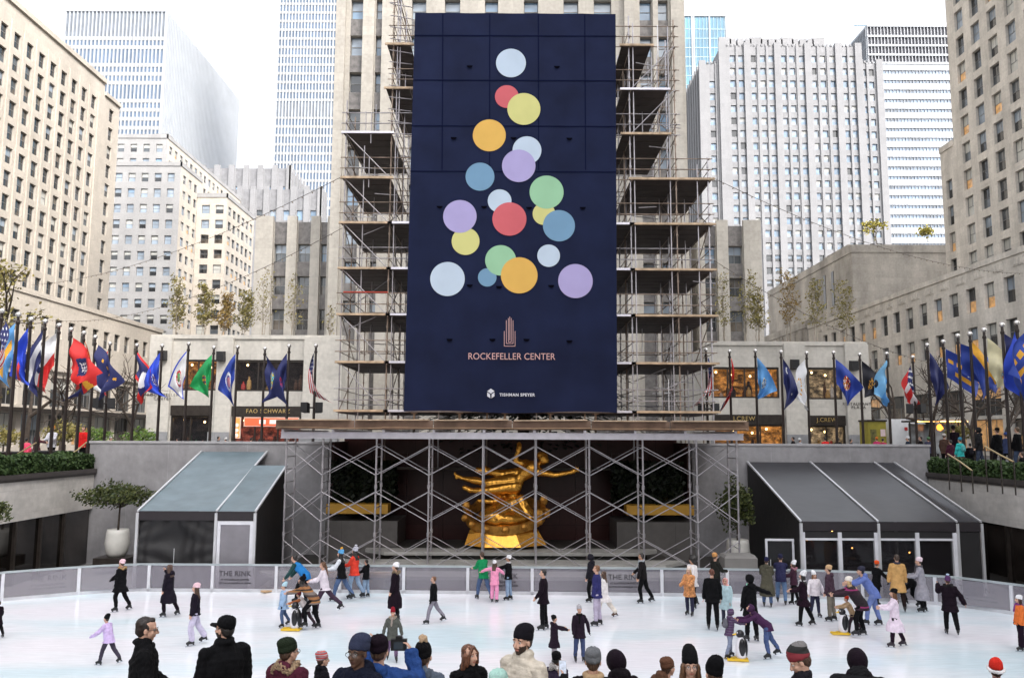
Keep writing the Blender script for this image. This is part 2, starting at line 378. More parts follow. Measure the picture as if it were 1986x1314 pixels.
    for d_ in hems:
        t=d_/.42; i0=min(3,int(t/.35)); 
        c=P+(down*.62-sp*.38).normalized()*d_ if d_<.3 else None
        lc=P+V(0,0,-.04)+(( (J[-1][1]+J[1][1])/2-P-V(0,0,-.04))*min(1.3,d_/.46))
        c=lc if c is None else c*.5+lc*.5
        sprd=abs(J[-1][1].y-J[1][1].y)*.28*min(1,d_/.4)
        rings.append(hring(c,(.178+e+.055*min(1,d_/.5))*wide,.135+e+.065*min(1,d_/.35)+sprd*1.15))
    def jr(t,rx,ry): return [S(t,(rx+e)*wide*math.cos(2*math.pi*q/n),(ry+e)*math.sin(2*math.pi*q/n)) for q in range(n)]
    for t,rx,ry in ((-.08,.168,.122),(.04,.168,.122),(.16,.155,.112),(.3,.162,.118),(.4,.16,.11),(.46,.13,.092),(.51,.085,.076),(.55,.066,.066)): rings.append(jr(t,rx,ry))
    rings[0],z=[p for p in rings[0]],0
    mb.loft(rings)
    sv=MB(); tgt=sv if sleeve else mb
    for side in (-1,1):
        shd,el,wr,fd=A[side]
        capsule(mb,S(.485,side*.055),shd,.058+e*.5,.058+e*.5)
        capsule(tgt,shd,el,.058+e*.65,.052+e*.6); capsule(tgt,el,wr+fd*.01,.054+e*.6,.042+e*.5)
    if collar:
        capsule(mb,S(.555)-X*.045,S(.555)+X*.045,.065,.065); mb.ball(S(.57,0,-.03),.092,.085,.05,n=12)
    if hood=='down': mb.ball(S(.53,0,-.095),.115,.075,.085,n=12); 
    me=solid(mb,cv,2,'jacket'); wrinkle(me,.0095 if fg else .0075,13,seed+2,quilt); child('jacket',me,topmat or cloth(top,kind='nylon' if puff>.02 else ''))
    if sleeve:
        for sgn in (-1,1):
            sv=MB(); shd,el,wr,fd=A[sgn]
            capsule(sv,shd,el,.064+e*.7,.056+e*.6); capsule(sv,el,wr+fd*.01,.056+e*.6,.044+e*.5)
            me=solid(sv,cv,2,'sleeve'); wrinkle(me,.005,14,seed+3); child('sleeve',me,cloth(sleeve))
    # ---- boots or shoes
    for side in (-1,1):
        hip,knee,ank,ft,sh=J[side]; mb=MB()
        capsule(mb,ank-sh*.17,ank,.062,.056); capsule(mb,ank+ft*.02,ank+ft*.08-V(0,0,.03),.052,.047); capsule(mb,ank+V(0,0,-.035)-ft*.03,ank+ft*.135+V(0,0,-.045),.047,.04,fl=.85); capsule(mb,ank+V(0,0,-.06)-ft*.05,ank+ft*.14+V(0,0,-.06),.034,.034)
        me=solid(mb,.014,1,'skate' if skate else 'shoe'); bt=child('skate' if skate else 'shoe',me,mat('boot_%02x'%int(bootc[0]*255),bootc,.35,var=.2,vs=25))
        if skate:
            b=MB(); c0=ank-ft*.1; c1=ank+ft*.2; dz=V(0,0,-.085)-0*sh; nz=ft.cross(X).normalized(); nz=nz if nz.z>0 else -nz
            b.beam(c0-nz*.142,c1-nz*.142,.012,.034,0,up=nz)
            for q in (.06,.22): b.beam(ank+ft*(q-.1)-nz*.128,ank+ft*(q-.1)-nz*.08,.03,.05,1,up=ft)
            bl=b.build('blade',[mat('blade_steel',(.6,.62,.66),.25,1,var=0),mat('blade_holder',(.03,.03,.035),.4)],bt)
    # ---- hair
    hm_=hairmat(hcol)
    hv=.009 if fg else .013
    if hair:
        mb=MB()
        if hair in('short','long','tail','afro'):
            mb.ball(HD(0,-.03,.042),.08,.09,.081,n=16,M=hm); mb.ball(HD(0,-.052,-.005),.076,.062,.08,n=12,M=hm)
            if not hat:
                mb.ball(HD(0,.03,.09),.055,.04,.026,n=10,M=hm)
                if hair=='long':
                    for s in (-1,1): capsule(mb,HD(s*.012,.055,.092),HD(s*.066,.062,.02),.022,.02,n=8); capsule(mb,HD(s*.066,.062,.02),HD(s*.082,.035,-.09),.02,.03,n=8)
            for s in (-1,1): mb.ball(HD(s*.066,-.012,.02),.02,.036,.042,n=8,M=hm)
        if hair=='afro': mb.ball(HD(0,-.05,.03),.17,.15,.16,n=14,M=hm); mb.ball(HD(0,-.11,-.1),.14,.09,.14,n=12,M=hm)
        if hair=='long':
            for q in range(9):
                t=(q-4)/4; x=t*.085; yb=-.075+.075*abs(t)**1.5
                p0=HD(x*.9,yb,.0); p1=HD(x*1.08,yb-.012,-.13); p2=S(.40,x*1.15,-.12-.012*math.cos(q*2)-puff+(.05 if abs(t)>.8 else 0))
                capsule(mb,p0,p1,.032,.034,n=8); capsule(mb,p1,p2,.034,.02,n=8)
        if hair=='tail':
            capsule(mb,HD(0,-.11,.01),HD(0,-.13,-.06),.035,.04,n=8); capsule(mb,HD(0,-.13,-.06),S(.34,0,-.155-puff),.042,.015,n=8)
        me=solid(mb,hv,2,'hair'); wrinkle(me,.003,50,seed+5); child('hair',me,hm_)
    # ---- hat
    HM=(hm@Matrix.Rotation(R(12),3,'X'))
    if hat:
        mb=MB(); prof=None
        ht={'beanie':.0,'tall':.055,'pom':.015,'cap':0,'santa':.0}.get(hat,0)
        def lath(prof,m=0,n=44 if fg else 20):
            ra=.022 if fg and hat!='cap' else .012
            rings=[]
            for r,z in prof: rings.append([hc+HM@V(r*.86*math.cos(2*math.pi*q/n)*(1+ra*(q%2)),-.012+r*1.05*math.sin(2*math.pi*q/n)*(1+ra*(q%2))-.03*max(0,z-.08)/.08,z+.012+.004*math.sin(q*1.3+seed)) for q in range(n)])
            mb.loft(rings,m)
        if hat in('beanie','tall','pom'):
            lath([(.075,.015),(.098,.012),(.102,.03),(.102,.07),(.096,.075),(.099,.09),(.092,.118+ht*.4),(.07,.142+ht*.8),(.035,.156+ht),(.006,.16+ht)])
            if hatmat is None and fg: pass
            h_=MB.build(mb,'hat',[hatmat or cloth(hatc)],root,smooth=True)
            if fg:
                w=[]
            if pom:
                pb=MB(); pc=hc+HM@V(0,-.012,.185+ht)
                pb.ball(pc,.05,n=12); me=solid(pb,.012,0,'pompom'); wrinkle(me,.012,90,seed); child('pompom',me,cloth(pom),h_)
        elif hat=='cap':
            lath([(.08,.022),(.094,.022),(.098,.05),(.094,.085),(.075,.118),(.04,.134),(.006,.138)])
            rr=[]
            for yy,hw,zz in ((.07,.075,.03),(.11,.072,.028),(.15,.06,.02),(.178,.03,.012)):
                rr.append([hc+HM@V(x,yy-abs(x)*.2,zz+dz-abs(x)*.12) for x,dz in ((-hw,0),(0,.004),(hw,0),(hw,-.008),(0,-.006),(-hw,-.008))])
            mb.loft(rr); mb.build('hat',[hatmat or cloth(hatc)],root,smooth=True)
        elif hat=='santa':
            lath([(.08,.035),(.098,.035),(.096,.075),(.085,.115),(.06,.15),(.03,.175),(.005,.18)],0)
            h_=mb.build('hat',[cloth(hatc)],root,smooth=True)
            pb=MB(); 
            for q in range(16):
                t=2*math.pi*q/16; pb.ball(hc+HM@V(.094*math.cos(t),-.012+.114*math.sin(t),.02),.026,n=8)
            me=solid(pb,.012,1,'trim'); wrinkle(me,.004,60,seed); child('trim',me,cloth(WHT),h_)
        elif hat=='hood':
            n=18; rings=[]
            for y,r in ((-.155,.01),(-.14,.07),(-.09,.118),(-.02,.134),(.05,.132),(.085,.12),(.08,.102),(.02,.1),(-.03,.09)):
                rings.append([hc+hm@V(r*.80*math.cos(2*math.pi*q/n),y*.93,.012+r*.98*math.sin(2*math.pi*q/n)) for q in range(n)])
            mb.loft(rings); mb.ball(S(.53,0,-.05),.14,.11,.085,n=12)
            h_=mb.build('hood',[topmat if hatmat is None and topmat else (hatmat or cloth(hatc))],root,smooth=True)
    if fur:
        mb=MB()
        for q in range(18):
            t=2*math.pi*q/18; mb.ball(S(.545+.03*math.sin(t*3),.115*math.cos(t),-.03+.11*math.sin(t)),.045,n=8)
        me=solid(mb,.014,1,'fur'); wrinkle(me,.012,70,seed+8); child('fur_collar',me,mat('fur_%02x%02x'%(int(fur[0]*255),int(fur[1]*255)),fur,.95,var=.5,vs=40,bump=1,bs=160))
    if scarf:
        mb=MB()
        for q in range(14):
            t=2*math.pi*q/14; mb.ball(S(.55,.082*math.cos(t),.082*math.sin(t)),.04,n=8)
        capsule(mb,S(.53,.03,.11),S(.3,.05,.16+puff),.036,.03)
        me=solid(mb,.014,2,'scarf'); wrinkle(me,.005,30,seed+9); child('scarf',me,scarf if not isinstance(scarf,tuple) else cloth(scarf))
    if bag:
        mb=MB(); mb.ball(S(.28,0,-.2-puff),.135,.085,.2,n=12); mb.ball(S(.2,0,-.27-puff),.1,.05,.09,n=10)
        me=solid(mb,.016,1,'backpack'); wrinkle(me,.006,15,seed+4); child('backpack',me,cloth(bag))
    if fg:
        for s in (-1,1):
            b=MB(); b.ball(HD(s*.031,.070,.004),.0115,n=14,m=0,M=hm); b.ball(HD(s*.031,.0775,.0045),.0068,.0048,.0068,n=10,m=1,M=hm)
            b.build('eye',[mat('eye_white',(.6,.57,.54),.25,var=.05),mat('iris',(.02,.013,.01),.15,var=0)],root,smooth=True)
    if glasses:
        b=MB()
        for s in (-1,1):
            cc=[HD(s*.034+.026*math.cos(2*math.pi*q/16),.1,.002+.02*math.sin(2*math.pi*q/16)) for q in range(16)]
            for q in range(16): b.bar(cc[q],cc[(q+1)%16],.0022,n=5)
            b.face([HD(s*.034+.025*math.cos(2*math.pi*q/16),.1005,.002+.019*math.sin(2*math.pi*q/16)) for q in range(16)],1)
            b.bar(HD(s*.06,.098,.006),HD(s*.084,.0,.008),.0022,n=5)
        b.bar(HD(-.009,.1,.006),HD(.009,.1,.006),.0022,n=5)
        b.build('glasses',[mat('spectacle_frame',(.02,.018,.016),.3,var=0),mat('dark_lens',(.004,.004,.005),.05,var=0) if glasses=='sun' else clear('lens',(.7,.72,.75),.12)],root)
    M=Matrix.Translation(fpt)@Matrix.Rotation(-R(face),4,'Z')@Matrix.Scale(k,4)
    J['hand']={s:M@(A[s][2]+A[s][3]*.1) for s in (-1,1)}; J['head']=M@hc; J['M']=M
    return root,J
# ---- standing poses
GL=((14,22,6),(-16,14,5))      # gliding
GL2=((-18,22,5),(14,14,6))
ST=((3,4,4),(-3,5,4))
def skater(label,px,py,top_y,face,**kw):
    p=PZ(px,py,0.0); y=p.y; zt=PY(px,top_y,y).z
    lean=kw.get('lean',3); hh=kw.pop('hh',None)
    hat=kw.get('hat'); ex={'pom':.14,'beanie':.05,'tall':.1,'hood':.03,'cap':.03}.get(hat,.01)
    h=hh or max(.95,min(1.95,(zt-.07-ex*.8)/(1-.0*lean)))
    kw.setdefault('group','skaters on the ice rink')
    return person(label,(p.x,p.y,.006),face,h=h,**kw)
G=4.2
# ================================================================ WHO IS THERE
JN=dict(pants=JEAN)
LAV=(.50,.40,.60); PINKC=(.75,.28,.44); OLIVE=(.075,.07,.05); CAMEL=(.50,.29,.11); PURP=(.055,.02,.06)
AD=((4,9,18,-4),(4,9,18,-4))          # arms down
AF=((30,6,80,-6),(30,6,80,-6)); AREACH=((62,4,80,-4),(62,4,80,-4))
STR=((22,12,4),(-24,14,4)); STR2=((-24,14,4),(22,12,4)); BENT=((30,26,5),(12,22,5))
plaid=bands('plaid_cloth',[(0,(.26,.11,.04)),(.25,(.05,.03,.025)),(.45,(.16,.13,.12)),(.7,(.30,.13,.04)),(.85,(0.018,0.01125,0.009))],.33)
fgm=mat('fur_orange',(.55,.24,.09),.95,var=.5,vs=14,bump=1,bs=60)
def skaters():
    s=skater
    s('skater in dark coat cut by the left edge of the picture',-7,1238,1163,-60,legs=GL,top=(0.009,0.0045,0.009),coat=.3)
    s('skater in black puffer with fur collar and pink white beanie pointing left',231,1186,1084,-85,legs=GL,arms=((5,8,10,-5),(48,-2,52,-2)),hat='beanie',hatc=(.72,.5,.55),fur=(.42,.26,.12),puff=.03,quilt=.13,coat=.28,pants=BLK,top=BLK,scarf=(.12,.1,.14),glove=BLK)
    s('skater in long dark navy coat holding a hand to her brown hair',325,1196,1094,-75,legs=GL,arms=((6,10,15,-5),(60,20,150,-8)),hair='long',hcol=(.06,.03,.02),top=(0.0099,0.0072,0.0135),coat=.52,pants=(0.009,0.00675,0.01125),hood='down')
    s('girl with pink beanie, long brown hair and pale lavender trousers',375,1251,1130,-110,legs=GL,hat='beanie',hatc=(.75,.5,.56),hair='long',hcol=HBROWN,top=(0.009,0.0072,0.0135),pants=(.50,.46,.60),flare=.025,coat=.08,arms=AD)
    s('small child in lavender jacket and pointed black beanie leaning left',208,1289,1184,-80,lean=14,legs=STR,hat='tall',hatc=BLK,top=(.55,.42,.68),pants=(.05,.04,.06),arms=((35,20,60,0),(10,20,30,0)),glove=(.4,.3,.55),puff=.02)
    s('child in light blue coat, light blue beanie and jeans',548,1216,1126,-120,hat='tall',hatc=(.42,.62,.72),top=(.30,.43,.62),pants=JEAN,coat=.22,arms=AD,legs=GL,puff=.02,glove=BLK)
    s('adult in bright blue jacket with dark green sleeves bending over',590,1172,1090,-75,lean=48,legs=BENT,top=(.02,.16,.42),sleeve=(.02,.06,.06),pants=BLK,arms=((30,8,40,0),(30,8,40,0)),hp=10,hh=1.72,hcol=HDARK)
    s('woman in brown plaid jacket and black pompom hat crouching over a child',606,1221,1122,-80,lean=46,legs=((38,48,5),(-2,18,5)),topmat=plaid,hat='pom',hatc=BLK,pom=BLK,hair='long',hcol=HDARK,pants=BLK,arms=AREACH,coat=.18,hp=-10,hh=1.58)
    s('small child in maroon and white leaning on the skating aid',592,1219,1150,-80,lean=40,legs=STR,hat='beanie',hatc=(.16,.02,.03),top=(.55,.5,.5),sleeve=(.35,.12,.05),pants=(.05,.03,.04),arms=AREACH,hh=1.1)
    s('woman in white sweater with long brown ponytail striding left',628,1192,1087,-85,lean=8,legs=((26,20,4),(-38,14,4)),hair='tail',hcol=(.10,.045,.02),top=(.66,.60,.66),pants=(.05,.03,.05),arms=AF,coat=.12)
    s('skater in black vest with white sleeves and blue hat with orange pompom',661,1166,1076,-80,lean=6,legs=STR,hat='pom',hatc=(.10,.32,.58),pom=(.72,.36,.04),top=BLK,sleeve=(.66,.68,.72),pants=JEAN,hair='long',hcol=HDARK,arms=AF,glove=BLK,bag=None,hh=1.68)
    s('skater in bright red jacket and grey pompom hat with pale jeans',686,1161,1069,-70,legs=GL,hat='pom',hatc=(.42,.42,.48),pom=(.5,.5,.55),top=(.62,.05,.03),pants=LJEAN,arms=AF,coat=.14,hair='long',hcol=HDARK,hh=1.68)
    s('skater in black hooded jacket and pale jeans by the lumber',709,1158,1084,-65,legs=ST,hcol=HDARK,top=BLK,pants=LJEAN,arms=AF,hood='down',coat=.12)
    s('woman in long black coat with fur hood and white beanie behind a child',765,1204,1128,-85,legs=ST,hat='beanie',hatc=(.8,.78,.8),top=(0.009,0.0063,0.0099),fur=(.22,.16,.10),coat=.62,arms=AD,hh=1.66)
    s('child in dark red beanie and grey green coat behind the photographer',760,1284,1175,170,legs=GL,hat='tall',hatc=(.22,.01,.02),top=(.085,.09,.08),scarf=(.3,.25,.22),fur=(.4,.33,.26),coat=.2,pants=(.16,.10,.18),arms=((2,24,5,12),(2,24,5,12)),glove=(.15,.05,.12))
    s('skater with brown hair, black jacket and grey trousers striding left',840,1209,1115,-95,legs=STR,hcol=(.13,.05,.02),top=BLK,pants=GREYP,arms=AD,coat=.08,glove=BLK)
    s('skater in green top and jeans hidden behind the pink suit',937,1163,1096,-30,lean=12,legs=STR,top=(.01,.22,.08),pants=JEAN,arms=AF,hh=1.6)
    s('woman all in pink with white beanie hugging her friends',959,1168,1085,20,legs=ST,hat='beanie',hatc=WHT,top=PINKC,pants=(.72,.28,.46),coat=.22,hair='long',hcol=HBROWN,arms=((30,75,30,60),(40,40,70,-10)),flare=.02)
    s('skater in short black jacket, white beanie and pale jeans facing the pink suit',986,1164,1076,-75,legs=ST,hat='beanie',hatc=WHT,top=BLK,pants=LJEAN,arms=AREACH,skin=SKIN2,scarf=(.5,.48,.5),coat=.12)
    s('dark haired skater in black jacket and black trousers standing alone',1054,1222,1105,-80,legs=ST,hcol=HDARK,top=(0.0108,0.0063,0.0108),pants=BLK,arms=((10,12,38,-6),(10,10,38,-6)),coat=.2)
    s('child in dark coat and black beanie holding on with both arms',1075,1288,1190,70,hat='beanie',hatc=BLK,top=(0.01575,0.009,0.0171),coat=.36,arms=AREACH,pants=(.3,.28,.3),hood='down',legs=ST)
    s('skater in dark jacket, patterned grey cap and blue jeans towing a child',1124,1284,1172,165,legs=ST,hat='beanie',hatmat=bands('knit_grey',[(0,(.5,.48,.5)),(.3,(.12,.11,.13)),(.55,(.6,.58,.6)),(.8,(.2,.18,.2))],.04),top=(0.01575,0.0099,0.018),pants=(.05,.07,.15),arms=((-2,28,5,10),(8,14,22,4)),coat=.2,glove=BLK,scarf=BLK)
    s('boy in navy jacket and pale lilac trousers gliding left',1158,1214,1097,-75,legs=ST,hcol=(.16,.07,.03),top=(.03,.03,.12),pants=(.42,.37,.48),coat=.14,arms=AD,glove=BLK)
    s('hooded figure in dark grey behind the boy in navy',1149,1168,1074,-60,lean=6,legs=GL,hat='hood',hatc=(0.0135,0.0126,0.018),top=(0.0135,0.0126,0.018),pants=BLK,arms=AD)
    s('skater in white coat and cream trousers half hidden by the boy in navy',1172,1199,1105,-70,legs=STR,top=(.72,.68,.68),coat=.34,pants=(.66,.60,.54),flare=.03,bootc=(.10,.05,.03),hair='long',hcol=HBROWN,arms=AD)
    s('man in black jacket and slim black trousers holding an arm out',1248,1170,1073,-70,lean=5,legs=GL,hcol=HDARK,top=(0.01125,0.009,0.0099),pants=BLK,arms=((8,22,12,8),(38,16,44,4)),coat=.08,skin=SKIN2,hat=None,scarf=(.4,.42,.45))
    s('woman with big black curly hair and white jacket by the barrier',1344,1180,1079,-120,legs=GL,hair='afro',hcol=HDARK,top=(.70,.66,.66),pants=BLK,arms=AD,coat=.2,skin=SKIN2)
    s('blonde woman in orange and cream furry coat',1338,1194,1098,-140,legs=ST,hair='long',hcol=HBLOND,hat='beanie',hatc=(.68,.58,.52),topmat=fgm,coat=.26,puff=.025,pants=(.03,.03,.06),arms=AF,glove=(.45,.2,.08))
    s('person seen from behind all in black with reddish brown hair',1383,1222,1104,10,legs=ST,hcol=(.10,.03,.015),top=(0.0063,0.0054,0.0063),pants=BLK,arms=((3,12,6,4),(3,12,6,4)),coat=.16,wide=1.08)
    s('woman in pale mint coat with pink hood',1409,1214,1120,-150,legs=ST,hat='hood',hatc=(.72,.36,.34),top=(.42,.56,.60),coat=.34,pants=(.05,.05,.08),arms=AD,puff=.02)
    s('person with tan woolly hat and dark jacket at the barrier by the scaffold foot',1389,1172,1072,60,hat='beanie',hatc=(.48,.24,.09),top=(0.01575,0.01575,0.0135),pants=BLK,arms=AF)
    s('skater in black hooded jacket with mint scarf pointing left',1458,1244,1115,-20,legs=ST,hat='hood',hatc=(0.0063,0.00585,0.00675),top=(0.00675,0.00585,0.00765),scarf=(.30,.66,.48),coat=.3,arms=((5,12,15,0),(5,66,20,72)),pants=BLK,glove=BLK)
    s('man in long olive coat and navy cap seen from behind',1489,1177,1080,15,legs=ST,hat='beanie',hatc=(.015,.016,.05),top=OLIVE,coat=.66,arms=AF,pants=JEAN,wide=1.12,hood='down',skate=True)
    s('person in navy jacket and blue jeans leaning on the barrier',1516,1174,1090,20,lean=28,legs=BENT,hat='beanie',hatc=(.02,.02,.05),top=(.022,.022,.06),pants=(.12,.19,.32),arms=AREACH,hh=1.65)
    s('youngster in purple patterned jacket with grey backpack and faded jeans',1416,1276,1178,75,lean=8,legs=((14,10,8),(-12,10,8)),topmat=bands('plaid_purple',[(0,(.10,.04,.13)),(.3,(0.0135,0.009,0.018)),(.5,(.14,.10,.17)),(.8,(0.0135,0.009,0.018))],.09),hat='hood',hatc=(.10,.04,.13),pants=(.20,.23,.32),bag=(.12,.12,.14),arms=AREACH,bootc=(0.0135,0.0135,0.018))
    s('kid in dark purple hoodie bending forward to the penguin aid',1488,1277,1191,-85,lean=52,legs=((6,16,5),(-24,8,5)),hat='hood',hatc=(.05,.02,.055),top=PURP,pants=(.07,.10,.22),arms=((62,4,88,-4),(62,4,88,-4)),hp=-25,hh=1.45)
    s('woman in white hat standing behind the woman in the black coat',1541,1172,1085,-60,hat='tall',hatc=WHT,top=(.05,.02,.035),pants=BLK,arms=AF,fur=(.45,.2,.25),hair='long',hcol=HBROWN)
    s('woman in black coat, white woolly hat and black tights striding left',1560,1214,1105,-60,legs=((10,6,5),(-16,8,5)),hat='tall',hatc=WHT,top=(0.0135,0.0054,0.01125),coat=.3,pants=BLK,arms=AF,hair='long',hcol=HDARK,scarf=(.6,.58,.6))
    s('girl in white jacket and white pointed hat with braids',1582,1197,1105,165,hat='tall',hatc=WHT,top=(.74,.68,.72),pants=(.03,.03,.06),hair='long',hcol=(.16,.07,.03),arms=((4,30,15,12),(4,30,15,12)),puff=.025,coat=.1,bootc=(.05,.04,.05))
    s('man in dark jacket, tan beanie and khaki trousers facing left',1613,1205,1096,-55,lean=4,legs=ST,hat='beanie',hatc=(.55,.36,.2),top=(.06,.035,.05),pants=(.18,.16,.13),arms=AD,hood='down',coat=.14)
    s('person in black with orange red hat reaching along the barrier',1702,1174,1086,70,lean=8,hat='beanie',hatc=(.70,.09,.02),top=BLK,pants=BLK,arms=((30,40,50,20),(30,20,50,10)),coat=.2)
    s('man in camel coat with dark scarf and brown trousers seen from behind',1744,1186,1076,10,legs=((8,6,6),(-6,8,6)),hcol=(.05,.03,.02),top=CAMEL,coat=.36,pants=(0.01575,0.009,0.009),scarf=(.04,.04,.06),arms=((6,14,12,4),(6,14,12,4)),glove=BLK,wide=1.08)
    s('dark clad skater crouching between the camel coat and the grey coat',1771,1178,1112,-40,lean=46,legs=((50,70,8),(10,50,8)),top=BLK,pants=BLK,arms=AREACH,hat='hood',hatc=BLK,hh=1.5)
    s('woman in long pale grey coat and white pink beanie',1790,1187,1081,-65,legs=ST,hat='beanie',hatc=(.72,.58,.64),top=(.30,.29,.33),coat=.62,scarf=(.10,.09,.10),pants=BLK,arms=AF,lean=5)
    s('woman in black puffer with bright pompom hat skating away',1845,1231,1112,15,lean=8,legs=((12,14,2),(-18,10,5)),hat='pom',hatc=(.10,.04,.12),pom=(.5,.6,.75),top=(0.009,0.0045,0.009),puff=.03,quilt=.12,coat=.24,pants=BLK,arms=((60,22,130,-10),(-18,34,-14,24)),fur=(0.009,0.00675,0.009))
    s('woman in black and pink puffer bending over a child in a red hat',1672,1235,1120,-75,lean=34,legs=((24,26,5),(2,16,5)),topmat=bands('puffer_pink',[(0,(0.009,0.0036,0.0072)),(.55,(0.018,0.0027,0.01125)),(.8,(.25,.02,.11)),(.88,(0.009,0.0036,0.0072))],.5),puff=.03,coat=.2,hat='beanie',hatc=(.72,.66,.60),hair='long',hcol=HBLOND,pants=BLK,arms=AREACH,hh=1.66)
    s('small child in beige coat and red hat pushing a penguin aid',1655,1228,1160,-80,lean=26,legs=STR,hat='beanie',hatc=(.62,.05,.02),top=(.48,.33,.20),pants=(.05,.03,.04),arms=AREACH,hh=1.05)
    s('man in blue hooded jacket and blue trousers leaning left',1697,1215,1120,-70,lean=34,legs=((26,20,5),(-6,10,5)),hat='beanie',hatc=(.03,.03,.05),hood='down',top=(.12,.17,.42),pants=(.15,.20,.42),arms=AREACH,hcol=HDARK,glasses=None,hh=1.75)
    s('girl in long white coat and black beanie looking at her hands',1738,1255,1140,-70,legs=((12,8,4),(-14,8,4)),hat='beanie',hatc=BLK,hair='long',hcol=(.12,.05,.02),top=(.74,.62,.72),coat=.50,pants=(0.0135,0.0054,0.0135),arms=((38,8,85,-8),(38,8,85,-8)),bootc=(0.018,0.009,0.01575))
    s('skater in orange jacket and white beanie cut by the right edge',1982,1262,1153,-80,hat='beanie',hatc=WHT,top=(.72,.17,.04),pants=(0.0135,0.00675,0.0135),hair='long',hcol=(.05,.02,.015),arms=AD,coat=.12,flare=.03,glove=BLK,scarf=(.2,.05,.2))
skaters()
# penguin shaped skating aids
def penguin(label,px,py,pyt,face):
    p=PZ(px,py,0); y=p.y; h=PY(px,pyt,y).z; k=h/.95; r_=empty('skating_aid',(p.x,y,.02),-R(face)); r_.scale=(k,k,k); tag(r_,label,'skating aid','penguin skating aids')
    wh=mat('plastic_white',(.72,.70,.74),.3,var=0); bk=mat('plastic_black',(0.0063,0.00585,0.0081),.3,var=.1)
    n=18
    def body(prof,sel):
        b=MB(); rings=[[(r*math.cos(2*math.pi*q/n),r*.92*math.sin(2*math.pi*q/n)+dy,z) for q in range(n)] for r,z,dy in prof]; b.loft(rings); return b
    body([(.12,.05,0),(.165,.12,0),(.18,.28,0),(.16,.46,0),(.12,.6,0),(.08,.68,.0)],0).build('body',[wh],r_,smooth=True)
    b=MB()
    for s in (-1,1): b.ball((s*.15,-.02,.40),.06,.10,.26,n=12)
    b.ball((0,-.10,.36),.14,.10,.30,n=14); b.build('back_and_wings',[bk],r_,smooth=True)
    b=MB(); b.ball((0,.02,.76),.115,.125,.12,n=16); b.build('head',[bk],r_,smooth=True)
    b=MB(); b.bar((0,.12,.75),(0,.24,.73),.04,.01,n=8); b.build('beak',[mat('plastic_yellow',(.75,.48,.03),.35,var=0)],r_)
    for s in (-1,1): b=MB(); b.ball((s*.06,.105,.80),.03,.018,.035,n=8); b.build('eye_patch',[wh],r_,smooth=True)
    b=MB()
    for s in (-1,1): b.beam((s*.11,-.2,.03),(s*.11,.42,.03),.09,.05); 
    b.box(-.16,-.1,.045,.16,.2,.075); b.build('runner',[mat('plastic_yellow',(.75,.48,.03),.35,var=0)],r_)
    b=MB(); b.bar((-.2,-.08,.68),(.2,-.08,.68),.018,n=8); b.build('handle',[bk],r_)
penguin('penguin skating aid pushed by the woman in plaid',572,1222,1163,-85); penguin('penguin skating aid between the two purple clad youngsters',1438,1281,1217,-80); penguin('penguin skating aid pushed by the child in the red hat',1636,1230,1176,-85)
# ---- onlookers on the viewing terrace
ZF=2.2
def onlooker(label,px,pyt,Y,face,hatx=.0,**kw):
    Y*=1.17
    p=PY(px,pyt,Y); h=(p.z-ZF-hatx)/(.5+.5*math.cos(R(kw.get('lean',0)))); kw.setdefault('legs',ST); kw.setdefault('arms',AD)
    return person(label,(p.x,Y,ZF+.005),face,h=h,skate=False,fg=True,vox=.0065,group='onlookers by the rink',**kw)
navyc=(0.0072,0.009,0.018)
onlooker('man with slicked dark hair and sunglasses in black coat, facing right',284,1199,7.3,70,hcol=(0.0135,0.0063,0.0045),top=(0.0063,0.00585,0.00675),collar=True,glasses='sun',wide=1.32,coat=.3,arms=((10,14,50,-10),(16,14,52,-4)),hp=6)
onlooker('bearded man in black cap and black jacket seen from behind',438,1196,7.4,-38,hatx=.02,hat='cap',hatc=(0.0063,0.0054,0.0063),beard=True,hcol=HDARK,top=(0.00585,0.00585,0.00585),collar=True,wide=1.2,coat=.2,hy=-30)
onlooker('person in dark green beanie and maroon coat with fur trimmed hood',560,1239,7.1,25,hatx=.03,hat='beanie',hatc=(0.0135,0.02025,0.01125),top=(.075,.015,.03),fur=(.45,.31,.19),hood='down',puff=.03,glasses='clear',hy=20)
onlooker('child in red and grey striped beanie and black jacket',626,1262,8.2,60,hatx=.03,hat='beanie',hatmat=bands('knit_red_stripe',[(0,(.45,.05,.05)),(.35,(.2,.2,.24)),(.55,(.5,.08,.06)),(.75,(.42,.42,.45))],.07),top=(0.00675,0.00585,0.009),collar=True)
onlooker('dark skinned person in navy beanie and glasses looking back',696,1235,6.5,205,hatx=.03,hat='beanie',hatc=(.028,.034,.065),skin=DARKSKIN,hcol=HDARK,glasses='clear',top=(0.0072,0.009,0.02025),hood='down',puff=.02,hair=None)
_,J=onlooker('photographer in black beanie and bright blue jacket raising a camera',736,1234,6.7,12,hatx=.03,hat='beanie',hatc=(0.0081,0.0072,0.0081),top=(.02,.055,.19),hood='down',puff=.025,arms=((75,12,150,-2),(70,34,160,-24)),wide=1.05)
hc_=J['hand'][1]
r_=empty('camera',hc_+Vector((-.10,.03,.0))); tag(r_,'black camera held up by the photographer in blue','camera'); b=MB(); b.box(-.075,-.03,-.05,.075,.03,.05); b.box(-.03,-.025,.051,.03,.025,.08); b.build('body',[mat('camera_black',(0.0054,0.0054,0.00585),.4)],r_); b=MB(); b.bar((0,.031,0),(0,.12,0),.04,n=16); b.build('lens',[mat('camera_black',(0.0054,0.0054,0.00585),.4)],r_); b=MB(); b.box(-.045,-.036,-.035,.045,-.031,.03); b.build('screen',[glass('camera_screen',(.04,.05,.06))],r_)
